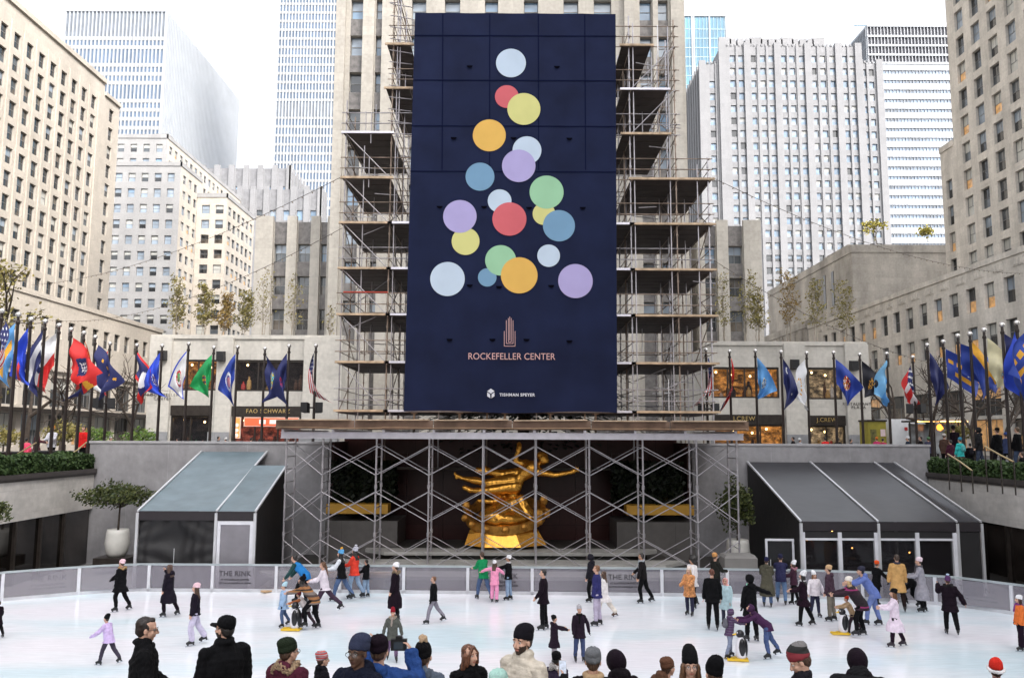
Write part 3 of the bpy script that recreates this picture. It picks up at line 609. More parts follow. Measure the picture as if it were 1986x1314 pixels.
onlooker('person in black hat with big tan pompom and grey blue hoodie seen from behind',822,1254,7.0,10,hatx=.0,hat='pom',hatc=(0.0063,0.0054,0.0063),pom=(.48,.34,.22),top=(.085,.105,.14),hood='down',puff=.015)
onlooker('woman with long auburn hair in black jacket looking over her shoulder',910,1252,7.3,150,hair='long',hcol=(.11,.04,.018),top=(0.00675,0.0063,0.0072),hy=-18,collar=True)
onlooker('top of a pale mint knitted hat at the bottom edge',968,1300,6.2,20,hatx=.03,hat='beanie',hatc=(.36,.56,.50),top=(.1,.12,.12))
onlooker('bearded man in black beanie and cream zip jacket looking left',1014,1215,6.9,-140,hatx=.03,hat='beanie',hatc=(0.0063,0.0063,0.009),beard=True,hcol=(0.01575,0.0081,0.0045),top=(.56,.50,.42),collar=True,wide=1.15,hair='short')
onlooker('child in black beanie and dark hood with white fur trim',1080,1262,8.6,25,hatx=.03,hat='beanie',hatc=(0.0063,0.0054,0.0063),skin=DARKSKIN,hcol=HDARK,top=(.035,.025,.05),fur=(.66,.62,.60),hy=15)
_,J=onlooker('person in grey knitted beanie and tan scarf holding up a phone',1150,1257,6.9,5,hatx=.03,hat='beanie',hatc=(.13,.135,.145),top=(0.00675,0.00585,0.0072),scarf=(.42,.29,.17),arms=((50,24,110,10),(10,12,30,-5)),hair='short',hcol=HBROWN)
hc_=J['hand'][-1]; b=MB(); b.box(-.037,-.005,-.02,.037,.005,.13); b.box(-.033,-.0065,-.015,.033,-.0052,.125,1); o=b.build('phone',[mat('phone_case',(.55,.56,.6),.3),mat('phone_screen',(.40,.44,.52),.15,var=.5,vs=25,emit=.25)],loc=hc_+Vector((0,-.0,.0))); tag(o,'pale phone held up by the person in the grey beanie','phone')
onlooker('person in black hood with dark coat seen from behind',1214,1275,7.0,-15,hatx=.0,lean=18,spine=18,hood='down',hat='hood',hatc=(0.0099,0.0063,0.009),top=(0.0081,0.0054,0.00765))
onlooker('child in brown coat and round brown hat',1266,1284,7.6,60,hatx=.0,lean=20,spine=15,hood='down',wide=1.2,hat='beanie',hatc=(.11,.05,.03),top=(.10,.05,.03),puff=.02)
onlooker('woman in tall black beanie and glasses facing the camera',1338,1252,6.9,184,hatx=.09,hat='tall',hatc=(0.0054,0.00495,0.00585),glasses='clear',hair='long',hcol=(.10,.05,.025),top=(0.0072,0.0063,0.0081))
onlooker('person in plain black knitted beanie at the bottom edge',1395,1283,6.6,-15,hatx=.05,lean=12,wide=1.15,hat='tall',hatc=(0.0054,0.0054,0.0054),top=(0.0054,0.0054,0.0054))
onlooker('man in maroon and grey striped beanie bowing his head to the left',1573,1256,6.6,-80,hatx=.02,lean=10,hp=32,hat='beanie',hatmat=bands('knit_maroon_stripe',[(0,(.20,.02,.03)),(.2,(0.0135,0.0135,0.0135)),(.38,(.16,.15,.15)),(.6,(.42,.34,.12)),(.66,(.24,.02,.03))],.33,off=.0),hcol=HBROWN,top=(0.0135,0.0135,0.01575),collar=True,wide=1.1)
onlooker('person in black hood worn over a grey cap seen from behind',1672,1276,6.9,15,hatx=.0,lean=26,spine=22,hood='down',hat='hood',hatc=(0.0081,0.00765,0.009),top=(0.0117,0.0117,0.0135),wide=1.3,puff=.02)
onlooker('child in red hat with white trim and navy hood at lower right',1930,1271,7.4,20,hatx=.06,hat='santa',hatc=(.62,.03,.02),top=(.03,.05,.14),hood='down',puff=.02)
# ---- people on the plaza level
def stroller(label,px,pyt,Y,face,z=G,**kw):
    p=PY(px,pyt,Y); kw.setdefault('legs',((10,6,4),(-10,8,4)))
    return person(label,(p.x,Y,z+.005),face,h=max(1.2,min(1.92,p.z-z-.04)),skate=False,vox=.016,group='people on the plaza level',**kw)
stroller('person in bright pink top seen from behind at the left hedge',52,848,36,0,top=(.80,.09,.17),hcol=HDARK,legs=ST)
stroller('person in dark maroon coat behind the left flagpoles',73,832,42,60,top=(.06,.02,.025),hcol=HDARK,coat=.3,arms=AF)
stroller('person in pale grey jacket with orange hat among the left flagpoles',103,823,43,180,top=(.42,.42,.46),hat='beanie',hatc=(.6,.25,.05),arms=AF)
stroller('person in bright red jacket at the left end of the plaza',163,824,43,190,top=(.62,.02,.02),hcol=HDARK,puff=.03,wide=1.15)
stroller('hooded man in dark grey jacket among the right crowd',1897,828,37,-60,z=4.4,top=(0.01575,0.01575,0.018),hat='hood',hatc=(0.01575,0.01575,0.018),pants=(.04,.05,.08),wide=1.15)
stroller('man in black jacket and cap right of the hooded man',1933,829,36.5,-20,z=4.4,top=(0.0054,0.0054,0.0063),hat='cap',hatc=(0.0054,0.0054,0.00585),pants=(0.00675,0.00675,0.0081),wide=1.1)
stroller('person in black coat at the right edge of the crowd',1972,827,35.5,-30,z=4.4,top=(0.00585,0.0054,0.0063),hcol=(.10,.06,.03),scarf=(.4,.35,.3),pants=(.05,.07,.12),wide=1.1)
stroller('person in bright turquoise jacket among the right crowd',1861,848,38.5,-20,top=(.04,.46,.44),hat='beanie',hatc=(.05,.2,.3),pants=(.25,.03,.06),bag=(.1,.4,.4))
stroller('tall person in dark hat before the orange lit sign',1848,820,42,20,z=4.4,top=(0.0081,0.0072,0.0081),hat='beanie',hatc=(0.009,0.0081,0.009))
stroller('person with pale cap and brown coat left in the right crowd',1831,840,41,40,top=(.07,.04,.03),hat='cap',hatc=(.5,.46,.42))
stroller('person in dark plum jacket beside the turquoise jacket',1843,852,40,-10,top=(.06,.015,.03),hcol=HDARK)
stroller('person in black with bag low among the right crowd',1881,858,38,10,top=(0.0054,0.0054,0.0054),hcol=HDARK,bag=(0.0135,0.0135,0.01575))
stroller('person with blue cap behind the black jackets at right',1950,838,41,0,top=(.03,.04,.09),hat='cap',hatc=(.03,.06,.2))
stroller('person in black sitting low by the brass handrail at right',1981,875,34.5,-40,top=(0.0054,0.0054,0.0054),hcol=HBROWN,z=3.75)
for i,(px,py,face,tp_,ht,lb) in enumerate(((1700,847,0,(.45,.04,.12),(.5,.15,.03),'person in crimson with orange hat by the kiosk behind the wall'),(1712,849,40,(.4,.02,.08),None,'person in raspberry coat by the kiosk behind the wall'),(1538,846,-60,(0.009,0.009,0.0108),None,'dark coated person before the stone pier of the clothes shop'),(1551,849,70,(.4,.4,.42),(.6,.6,.6),'person in pale hat before the stone pier of the clothes shop'),
   (424,845,60,(0.00675,0.00675,0.009),None,'dark coated person before the pier between the toy shop windows'),(438,848,-60,(.6,.58,.56),(.7,.68,.66),'pale coated person passing the toy shop pier'),(487,848,20,(.03,.03,.05),None,'person in dark blue at the toy shop door'),(503,850,0,(.05,.02,.02),None,'person in dark red at the toy shop door'),(560,847,-30,(0.009,0.009,0.009),(.5,.5,.5),'person with pale hat at the right of the toy shop door'),(573,849,30,(.25,.16,.09),None,'person in tan coat at the right of the toy shop door'),
   (345,849,-80,(.5,.5,.3),None,'person in pale yellow before the dark shop window at left'),(1600,847,0,(.6,.03,.03),None,'person in bright red at the right clothes shop door'),(1625,848,0,(0.009,0.009,0.009),None,'person in black at the right clothes shop door'),(1650,850,90,(0.0135,0.0135,0.0135),None,'person in black before the right end of the clothes shop wing'),
   (215,846,90,(0.0135,0.0135,0.01575),(.4,.38,.36),'person with grey hat behind the left end of the granite wall'),(1760,846,-80,(.02,.03,.05),(.6,.6,.62),'person in white hat beside the van'),(1785,845,-70,(0.009,0.009,0.009),None,'person in black between van and right flag row'),(1800,847,10,(.05,.05,.09),(.1,.2,.1),'person in dark blue at the head of the right flag row'))):
    stroller(lb,px,py,48 if i<14 else 46,face,top=tp_,hat='beanie' if ht else None,hatc=ht or BLK,hcol=HDARK)
# ================================================================ BUILDINGS
LIME=(.46,.40,.32); TAN=(.50,.42,.31); GREYL=(.46,.45,.44); PALE=(.60,.60,.60)
m_frame=mat('window_frame_grey',(.17,.17,.17),.5,var=.1)
m_bronze=mat('bronze',(.035,.028,.024),.35,.3,var=.25,vs=4)
g_dark=glass('glass_dark',(.022,.024,.027)); g_mid=glass('glass_mid',(.07,.08,.09)); g_sky=glass('glass_painted_sky',(.25,.30,.36),var=.25)  # the pale pane's base colour paints in a reflected sky
g_blind=glass('glass_blind',(.46,.46,.43),rough=.25,var=.15); g_warm=glass('glass_lit',(.42,.24,.09),rough=.3,var=.6,vs=1.6,emit=.07,ecol=(1,.52,.2))
g_blue=glass('glass_blue',(.17,.26,.37),var=.3); g_roomy=glass('glass_room',(.10,.085,.07),var=.6,vs=.8)  # the blue pane also carries reflected sky in its base colour
WINM=[m_frame,g_dark,g_mid,g_sky,g_blind,g_warm,g_blue,g_roomy]
_wt={}
def wintemplate(w,h,style,kind='sash'):
    key=(round(w,2),round(h,2),style,kind)
    if key in _wt: return _wt[key]
    b=MB(); up,lo,split=style; t=.07 if w>.9 else .05; x0,x1=-w/2,w/2
    b.box(x0,0,0,x0+t,.08,h,0); b.box(x1-t,0,0,x1,.08,h,0); b.box(x0+t,0,0,x1-t,.08,t,0); b.box(x0+t,0,h-t,x1-t,.08,h,0)
    zs=h*split
    if kind in('sash','sash4','sash6'): b.box(x0+t,.012,h*.5-.035,x1-t,.07,h*.5+.035,0)
    if kind=='sash4': b.box(-.025,.02,t,.025,.06,h*.5-.035,0); b.box(-.025,.02,h*.5+.035,.025,.06,h-t,0)
    if kind=='sash6': b.box(-.02,.02,h*.5+.035,.02,.06,h-t,0)
    if kind=='wide':
        for q in (-.17,.17): b.box(q*w-.03,.012,t,q*w+.03,.07,h-t,0)
    g=.05
    b.face([(x0+t,g,t),(x1-t,g,t),(x1-t,g,zs),(x0+t,g,zs)],lo); b.face([(x0+t,g,zs),(x1-t,g,zs),(x1-t,g,h-t),(x0+t,g,h-t)],up)
    _wt[key]=(b,None); return _wt[key]
_wm={}
def winmesh(w,h,style,kind):
    key=(round(w,2),round(h,2),style,kind)
    if key not in _wm: _wm[key]=wintemplate(w,h,style,kind)[0].mesh('window',WINM)
    return _wm[key]
STY={'mix':[(1,1,.5),(2,1,.5),(3,1,.5),(4,1,.55),(1,1,.5),(2,2,.5),(4,4,.5),(1,7,.5),(3,3,.5),(1,2,.5)],
     'bright':[(3,3,.5),(4,3,.5),(3,1,.5),(4,1,.6),(6,3,.5),(4,2,.5),(3,3,.5)],
     'dark':[(1,1,.5),(1,2,.5),(2,1,.5),(1,1,.5),(7,1,.5)],
     'lit':[(3,5,.5),(4,1,.55),(4,5,.45),(1,1,.5),(4,1,.6),(3,1,.5),(1,5,.5),(4,5,.6)],
     'right':[(4,4,.5),(3,1,.5),(4,1,.5),(1,1,.5),(4,5,.5),(2,1,.5),(3,3,.5),(4,2,.5),(1,2,.5)],
     'blue':[(6,6,.5),(3,6,.5),(6,3,.6),(3,3,.5),(6,2,.5),(2,1,.5)]}
def facade(b,O,U,W,Ht,cols,rows,depth=.3,mw=0,mr=0,msp=None):
    O=Vector(O);U=Vector(U);Z=Vector((0,0,1));Nn=U.cross(Z)
    us=sorted({0,W,*[round(x,4) for c in cols for x in c]}); vs=sorted({0,Ht,*[round(x,4) for r in rows for x in r]})
    def P_(u,v): return O+U*u+Z*v
    for i in range(len(us)-1):
        uc=(us[i]+us[i+1])/2; inc=any(c[0]<uc<c[1] for c in cols)
        j=0
        while j<len(vs)-1:
            vc=(vs[j]+vs[j+1])/2; inr=any(r[0]<vc<r[1] for r in rows)
            if inc and inr:
                a,c_,d,e=P_(us[i],vs[j]),P_(us[i+1],vs[j]),P_(us[i+1],vs[j+1]),P_(us[i],vs[j+1]); k=-Nn*depth
                for p,q in ((a,c_),(c_,d),(d,e),(e,a)): b.face([p,q,q+k,p+k],mr)
            else: b.face([P_(us[i],vs[j]),P_(us[i+1],vs[j]),P_(us[i+1],vs[j+1]),P_(us[i],vs[j+1])],msp if (msp is not None and inc) else mw)
            j+=1
class Bld:
    def __init__(s,name,label,loc,mats,cat='building',group=None):
        s.root=empty(name,loc); tag(s.root,label,cat,group); s.loc=Vector(loc); s.b=MB(); s.mats=mats; s.op=[]
    def wall(s,O,U,W,Ht,cols,rows,depth=.3,style='mix',kind='sash',mw=0,mr=0,msp=None,inset=.8,pick=None):
        O=Vector(O)-s.loc; U=Vector(U)
        facade(s.b,O,U,W,Ht,cols,rows,depth,mw,mr,msp)
        Nn=U.cross(Vector((0,0,1)))
        for c in cols:
            for r in rows:
                st=pick(c,r) if pick else random.choice(STY[style])
                s.op.append((O+U*((c[0]+c[1])/2)+Vector((0,0,r[0]))-Nn*depth*inset,U,c[1]-c[0],r[1]-r[0],st,kind))
    def done(s,limit=100,partname='wall'):
        w=s.b.build(partname,s.mats,s.root)
        def key(o):
            p=proj(o[0]+s.loc)
            if p is None or not(-20<p[0]<2006 and -20<p[1]<1334): return 0
            return -o[2]*o[3]/max(1,(o[0]+s.loc).y)**2
        ops=sorted(s.op,key=key); rest=MB()
        for i,(p,U,ww,hh,st,kd) in enumerate(ops):
            Nn=U.cross(Vector((0,0,1))); M=Matrix(((U.x,-Nn.x,0,p.x),(U.y,-Nn.y,0,p.y),(0,0,1,p.z),(0,0,0,1)))
            if i<limit:
                o=bpy.data.objects.new('window',winmesh(ww,hh,st,kd)); C.objects.link(o); o.parent=s.root; o.matrix_local=M
            else: rest.join(wintemplate(ww,hh,st,kd)[0],M)
        if rest.v: tag(rest.build('window',WINM,s.root),kind='stuff')
        return s.root
def cols_at(first,step,n,w): return [(first+step*i-w/2,first+step*i+w/2) for i in range(n)]
EX=Vector((1,0,0)); EY=Vector((0,1,0)); XP=(0,1,0); XM=(0,-1,0)
roofm=mat('roof_gravel',(.22,.21,.2),.9,bump=.3)
# ---- tall tan block on the left
st_tan=stone('limestone_tan',(.52,.47,.41),bw=1.46,bh=.81,jdark=.88,var=.05,stain=.16)
def left_tower():
    X=-67.2; Y0,Y1,Y2=80,130.2,135.5; z1=63.5; z2=61.5; g=4.2
    B=Bld('office_tower','tall tan limestone office block with rows of dark sash windows on the far left',(X,110,g),[st_tan,roofm],'building')
    c=cols_at(132.8-Y0-2.93*17,2.93,18,1.5)
    rows=[(59.6-g-2.2-3.19*i,59.6-g-3.19*i) for i in range(16)]
    ca=[q for q in c if q[1]<Y1-Y0-.3]; cb=[(q[0]-(Y1-Y0),q[1]-(Y1-Y0)) for q in c if q[0]>Y1-Y0-.3]
    def pick(cc,r):
        t=random.random()
        if r[0]>59.6-g-2.3: return (1,1,.5)
        return random.choice(STY['dark']) if t<.55 else random.choice([(2,1,.5),(3,1,.5),(3,2,.5),(4,4,.5),(4,1,.5),(2,7,.4),(4,2,.5)])
    B.wall((X,Y0,g),XP,Y1-Y0,z1-g,ca,rows,.35,mw=0,pick=pick)
    B.wall((X,Y1,g),XP,Y2-Y1,z2-g,cb,rows[:],.35,pick=pick)
    b=B.b; l=B.loc
    def bx(x0,y0,za,x1,y1,zb,m=0): b.box(x0-l.x,y0-l.y,za-l.z,x1-l.x,y1-l.y,zb-l.z,m)
    b.face([Vector((X-30,Y0,z1))-l,Vector((X,Y0,z1))-l,Vector((X,Y1,z1))-l,Vector((X-30,Y1,z1))-l],1)
    b.face([Vector((X-30,Y1,z2))-l,Vector((X,Y1,z2))-l,Vector((X,Y2,z2))-l,Vector((X-30,Y2,z2))-l],1)
    b.face([Vector((X-30,Y1,z2))-l,Vector((X,Y1,z2))-l,Vector((X,Y1,z1))-l,Vector((X-30,Y1,z1))-l],0)
    b.face([Vector((X,Y2,g))-l,Vector((X-30,Y2,g))-l,Vector((X-30,Y2,z2))-l,Vector((X,Y2,z2))-l],0)
    b.face([Vector((X-30,Y0,g))-l,Vector((X,Y0,g))-l,Vector((X,Y0,z1))-l,Vector((X-30,Y0,z1))-l],0)
    for i in range(18):   # slim pilasters
        y=Y0+c[i][0]-.78
        if y<Y1: bx(X+.002,y-.13,g,X+.16,y+.13,60.9)
    bx(X+.002,Y0,z1-.5,X+.3,Y1-.002,z1+.25); bx(X+.002,Y1+.002,z2-.4,X+.3,Y2,z2+.2)
    B.done()
left_tower()
# ---- low tan block on the left with shops under it
def left_low():
    X=-42.; Y0,Y1=58,98.4; zt=18.1; g=4.2
    B=Bld('shop_building','low tan limestone block with bare trees and glass shops at its foot',(X,80,g),[st_tan,roofm,m_bronze],'building')
    c=cols_at(94-Y0-2.27*15,2.27,16,1.2); c=[q for q in c if q[1]<Y1-Y0-.3]
    B.wall((X,Y0,11.6),XP,Y1-Y0,zt-11.6,c,[(14.5-11.6,16.25-11.6)],.3,style='dark')
    l=B.loc;b=B.b
    def f(*p): b.face([Vector(q)-l for q in p],1 if abs(p[0][2]-zt)<.01 and abs(p[2][2]-zt)<.01 else 0)
    f((X-20,Y0,zt),(X,Y0,zt),(X,Y1,zt),(X-20,Y1,zt)); f((X,Y1,g),(X-20,Y1,g),(X-20,Y1,zt),(X,Y1,zt)); f((X-20,Y0,g),(X,Y0,g),(X,Y0,zt),(X-20,Y0,zt))
    # show windows: two storeys of bays
    bay=4.2; n=int((Y1-Y0)/bay)
    cc=[(i*bay+.35,(i+1)*bay-.35) for i in range(n)]
    B.wall((X,Y0,g),XP,Y1-Y0,11.6-g,cc,[(.5,3.3),(4.0,6.7)],.35,kind='wide',pick=lambda c,r:random.choice([(4,4,.5),(3,4,.6),(3,2,.5),(1,7,.5),(4,5,.6)]) if r[0]<1 else random.choice([(2,1,.5),(7,1,.5),(1,1,.4),(4,2,.6)]))
    def bx(x0,y0,za,x1,y1,zb,m=0): b.box(x0-l.x,y0-l.y,za-l.z,x1-l.x,y1-l.y,zb-l.z,m)
    bx(X+.002,Y0,11.45,X+.25,Y1,11.85); bx(X+.002,Y0,7.6,X+1.0,Y1,7.95,2); bx(X+.002,Y0,zt-.3,X+.12,Y1,zt+.15)
    B.done()
    # bare raised parapet return behind it
left_low()
# ---- second block, stepped: cool face and sun-warm flank painted into the stone
st_grey=stone('limestone_cool_lit',(.34,.335,.335),bw=2.8,bh=1.15,jdark=.9,var=.05,stain=.14)
def second_left():
    g=4.2
    B=Bld('stepped_office_block','stepped pale stone office block with cool toned front and sunlit toned flank beside the banner scaffold',(-80,190,g),[st_grey,roofm,st_tan],'building')
    b=B.b;l=B.loc
    def tier(x0,x1,Y0,Y1,zt,fx,step,w,h,rowtop,rstep,n,side=True,frontmat=0,fstyle='bright'):
        W=x1-x0; c=[(q-w/2,q+w/2) for q in np.arange(W-fx,.8,-step)][::-1]
        rows=[(rowtop-g-h-rstep*i,rowtop-g-rstep*i) for i in range(n)]; rows=[r for r in rows if r[0]>.5][::-1]
        B.wall((x0,Y0,g),EX,W,zt-g,c,rows,.3,style=fstyle,mw=frontmat)
        D=Y1-Y0; c2=[(q-w/2,q+w/2) for q in np.arange(2.1,D-.8,3.1)]
        B.wall((x1,Y0,g),XP,D,zt-g,c2,rows,.3,style='right',mw=2)
        b.face([Vector(p)-l for p in ((x0,Y0,zt),(x1,Y0,zt),(x1,Y1,zt),(x0,Y1,zt))],1)
        b.face([Vector(p)-l for p in ((x0,Y0,g),(x0,Y0,zt),(x0,Y1,zt),(x0,Y1,g))],0); b.face([Vector(p)-l for p in ((x1,Y1,g),(x0,Y1,g),(x0,Y1,zt),(x1,Y1,zt))],0)
        for (p,q) in (((x0,Y0),(x1,Y0)),((x1,Y0),(x1,Y1))):
            b.box(min(p[0],q[0])-l.x-.15,min(p[1],q[1])-l.y-.15,zt-l.z-.01,max(p[0],q[0])-l.x+.15,max(p[1],q[1])-l.y+.15,zt-l.z+.9,0)
    tier(-106,-79.8,184,238,73.7,1.8,2.95,1.5,1.9,72.3,3.4,9)
    tier(-105,-71.3,172,183.9,63.1,2.1,2.8,1.5,1.9,61.5,3.42,18)
    tier(-71.25,-64.5,181.5,201,59.0,1.6,3.1,1.8,2.0,57.2,3.42,15,frontmat=2,fstyle='mix')
    b.box(-84-l.x,186-l.y,73.7-l.z,-80.5-l.x,189-l.y,75.5-l.z,1)
    B.done()
second_left()
# ---- far towers
m_white=mat('white_cladding',(.36,.38,.41),.5,var=.05,vs=.2); m_whitew=mat('white_cladding_warm',(.37,.375,.38),.5,var=.06,vs=.2)
g_far=glass('far_glass',(.12,.17,.25),var=.25,vs=.08); m_louvre=mat('louvre_grey',(.16,.18,.21),.6,var=.2,vs=.3)
def curtain(name,label,x0,x1,Y0,Y1,zt,side,bay,floor,fin,top=0,sidetop=True,spand=1.6,cat='skyscraper'):
    """tower of glass behind white piers; side=+1 shows its right flank, -1 its left"""
    root=empty(name,(x0,Y0,4.2)); tag(root,label,cat); l=Vector((x0,Y0,4.2)); W=x1-x0;D=Y1-Y0;Hh=zt-4.2
    g=MB(); g.box(0,0,0,W,D,Hh-.5); g.build('glass',[g_far],root)
    p=MB(); s=MB()
    n=int(W/bay)
    for i in range(n+1): x=i*W/n; p.box(x-fin/2,-.7,0,x+fin/2,-.01,Hh)
    n2=int(D/bay); sx=W if side>0 else 0
    for i in range(n2+1):
        y=i*D/n2; p.box(sx+(.01 if side>0 else -.7),y-fin/2,0,sx+(.7 if side>0 else -.01),y+fin/2,Hh)
    z=Hh-top
    while z>2:
        if random.random()>.06: s.box(-.02,-.25,z-spand,W+.02,D+.02,z)
        z-=floor
    if top:
        t=MB(); t.box(-.03,-.2,Hh-top,W+.03,D+.03,Hh-.3); t.build('louvre_band',[m_louvre],root)
    p.box(-.3,-.75,Hh-.6,W+.3,D+.3,Hh+.4)
    p.build('pier',[m_white],root); s.build('spandrel',[m_whitew],root); return root
curtain('skyscraper','broad white skyscraper of thin vertical piers behind the tan office block',-188.5,-146.5,330,422,183.2,1,1.6,3.9,.5,top=11.5)
r2=curtain('skyscraper','slim grey striped skyscraper running off the top beside the banner tower',-95,-69,318,345,236,1,1.3,3.7,.45,top=0,spand=1.1)
bb=MB(); bb.box(-.05,-.3,128,26.05,27.05,134); bb.build('louvre_band',[m_louvre],r2)
bb=MB(); bb.box(-.05,-.3,186,26.05,27.05,190); bb.build('louvre_band',[m_louvre],r2)
# ---- white crenellated block
def crenel():
    g=4.2; B=Bld('office_block','white stone office block with crenellated top below the slim grey skyscraper',(-70,240,g),[st_white,roofm,st_sp],'building'); l=B.loc; b=B.b
    def tier(x0,x1,Y0,Y1,zt,bay,rows):
        W=x1-x0; n=int(W/bay); bw=W/n; c=[(i*bw+bw*.28,(i+1)*bw-bw*.28) for i in range(n)]
        B.wall((x0,Y0,g),EX,W,zt-g,c,rows,.45,style='blue',kind='plain',msp=2)
        D=Y1-Y0; n=max(2,int(D/bay)); bw2=D/n; c2=[(i*bw2+bw2*.28,(i+1)*bw2-bw2*.28) for i in range(n)]
        B.wall((x1,Y0,g),XP,D,zt-g,c2,rows,.45,style='blue',kind='plain',msp=2)
        b.face([Vector(p)-l for p in ((x0,Y0,zt),(x1,Y0,zt),(x1,Y1,zt),(x0,Y1,zt))],1)
        for i in range(int(W/bay)+1):
            x=x0+i*bw; b.box(x-bw*.2-l.x,Y0-.5-l.y,-.0+20,x+bw*.2-l.x,Y0-.01-l.y,zt+.9-l.z,0)
        for i in range(n+1): y=Y0+i*bw2; b.box(x1+.01-l.x,y-.5-l.y,20,x1+.5-l.x,y+.5-l.y,zt+.9-l.z,0)
    tier(-98,-67.5,242,262,85.8,3.9,[(52,56),(57.5,61.5),(63,67),(69,76)])
    tier(-92,-56.5,236,241.9,77.4,3.7,[(30,33),(36.5,39.5),(42,45),(47.5,50.5),(53,56.2),(58.5,61.8),(64,67)])
    B.done()
st_white=stone('limestone_white',(.265,.265,.275),bw=3,bh=1.2,jdark=.93,var=.04,stain=.12); st_sp=mat('spandrel_grey',(.19,.19,.20),.6,var=.2,vs=.8)
crenel()
# ---- right: blue glass tower
def blue_tower():
    root=empty('skyscraper',(62,330,4.2)); tag(root,'blue glass skyscraper with thin white verticals right of the banner tower','skyscraper')
    W=28.6; Hh=177.5; g=MB(); g.box(0,0,0,W,25,Hh); g.build('glass',[glass('blue_curtain',(.06,.19,.29),var=.3,vs=.06)],root)
    p=MB()
    for x in (13.2,14.,20.6,27.6,28.3): p.box(x-.3,-.4,0,x+.3,-.01,Hh)
    p.box(-.1,-.5,Hh,W+.1,25,Hh+1); p.build('pier',[m_white],root)
    q=MB(); z=4
    while z<Hh-2: q.box(0,-.12,z-.3,W,-.02,z); z+=4.1
    x=1.4
    while x<W: q.box(x-.07,-.2,0,x+.07,-.02,Hh); x+=1.5
    q.build('mullion',[mat('mullion_blue',(.32,.45,.52),.4,var=0)],root)
blue_tower()
# ---- right: grey striped block with stepped crown
def striped():
    g=4.2; Y=235; B=Bld('office_block','pale grey striped office block with stepped crenellated crown right of the scaffold',(52,Y,g),[st_white,roofm,st_sp],'building'); l=B.loc;b=B.b
    k=Y/1600.0
    def X_(px): return PY(px,300,Y).x
    def Z_(py): return PY(1540,py,Y).z
    colpx=[[1386,1401],[1425.5,1442.5],[1466,1485,1502],[1525.5,1543,1562],[1585,1603,1622],[1645.5,1661],[1684,1699]]
    rows=[]; y=108.
    while y<650: rows.append((Z_(y+13.0)-g,Z_(y)-g)); y+=24.15
    rows=rows[::-1]
    w=10.8*k
    def pick(c,r):
        z=r[0]
        if random.random()<.05: return (1,1,.5)
        if z<35: return random.choice([(7,1,.5),(1,2,.5),(2,1,.5),(3,1,.5),(1,5,.4)])
        if z<55: return random.choice([(6,1,.5),(3,1,.5),(2,1,.5),(3,2,.5),(1,1,.5)])
        return random.choice([(6,6,.5),(3,6,.5),(3,3,.5),(6,3,.5),(4,3,.5),(3,6,.4)])
    def tier(p0,p1,zt,groups,dy,back):
        x0,x1=X_(p0),X_(p1); c=[(X_(q)-w/2-x0,X_(q)+w/2-x0) for gr in groups for q in gr]
        B.wall((x0,Y+dy,g),EX,x1-x0,zt-g,c,[r for r in rows if r[1]<zt-g-1.5],.5,kind='plain',msp=2,pick=pick)
        b.face([Vector(p)-l for p in ((x0,Y+dy,zt),(x1,Y+dy,zt),(x1,Y+back,zt),(x0,Y+back,zt))],1)
        for xx,U in ((x0,-1),(x1,1)): b.face([Vector(p)-l for p in ((xx,Y+dy,g),(xx,Y+back,g),(xx,Y+back,zt),(xx,Y+dy,zt))],0)
        edges=[x0+.2]+[ (X_(a[-1])+X_(bb_[0]))/2 for a,bb_ in zip(groups,groups[1:])]+[x1-.2]
        for i,e in enumerate(edges): b.box(e-1.0-l.x,Y+dy-.55-l.y,0,e+1.0-l.x,Y+dy-.01-l.y,zt+.9-g,0)
        for gr in groups:
            for q,q2 in zip(gr,gr[1:]): b.box((X_(q)+X_(q2))/2-.32-l.x,Y+dy-.3-l.y,0,(X_(q)+X_(q2))/2+.32-l.x,Y+dy-.01-l.y,zt-g,0)
        xx=x0+.5
        while xx<x1-.5: b.box(xx-l.x,Y+dy-.2-l.y,zt-l.z,xx+.55-l.x,Y+dy+.5-l.y,zt+.65-g,0); xx+=1.15
    tier(1365,1403,Z_(123),[colpx[0]],.6,40); tier(1403.5,1674,Z_(90),colpx[1:6],0,32); tier(1674.5,1716,Z_(120),[colpx[6]],.6,40)
    # tall set back crown
    x0,x1=X_(1425),X_(1615); zt=Z_(55); b.box(x0-l.x,8,Z_(95)-g,x1-l.x,28,zt-g,2)
    n=12
    for i in range(n+1): xx=x0+(x1-x0)*i/n; ww=.95 if i%4 else 1.9; b.box(xx-ww-l.x,7.3,Z_(95)-g,xx+ww-l.x,7.99,zt+(.8 if i%4==0 else .2)-g,0)
    xx=x0
    while xx<x1: b.box(xx-l.x,7.5,zt-g,xx+.6-l.x,8.6,zt+.55-g,0); xx+=1.3
    for a in (1513,1571): b.box(X_(a)-2-l.x,2,Z_(90)-g,X_(a)+2.2-l.x,5,Z_(82)-g,1)
    # left flank
    D=38; c=[(q-.8,q+.8) for q in np.arange(2.5,D-1,3.2)]
    B.wall((X_(1365),Y+.6+D,g),XM,D,Z_(123)-g,c,[r for r in rows if r[1]<Z_(123)-g-1.5],.5,kind='plain',msp=2,pick=pick)
    for q in np.arange(.9,D,3.2): b.box(X_(1365)-.5-l.x,q+.2,0,X_(1365)-.01-l.x,q+1.3,Z_(123)+.9-g,0)
    B.done()
striped()
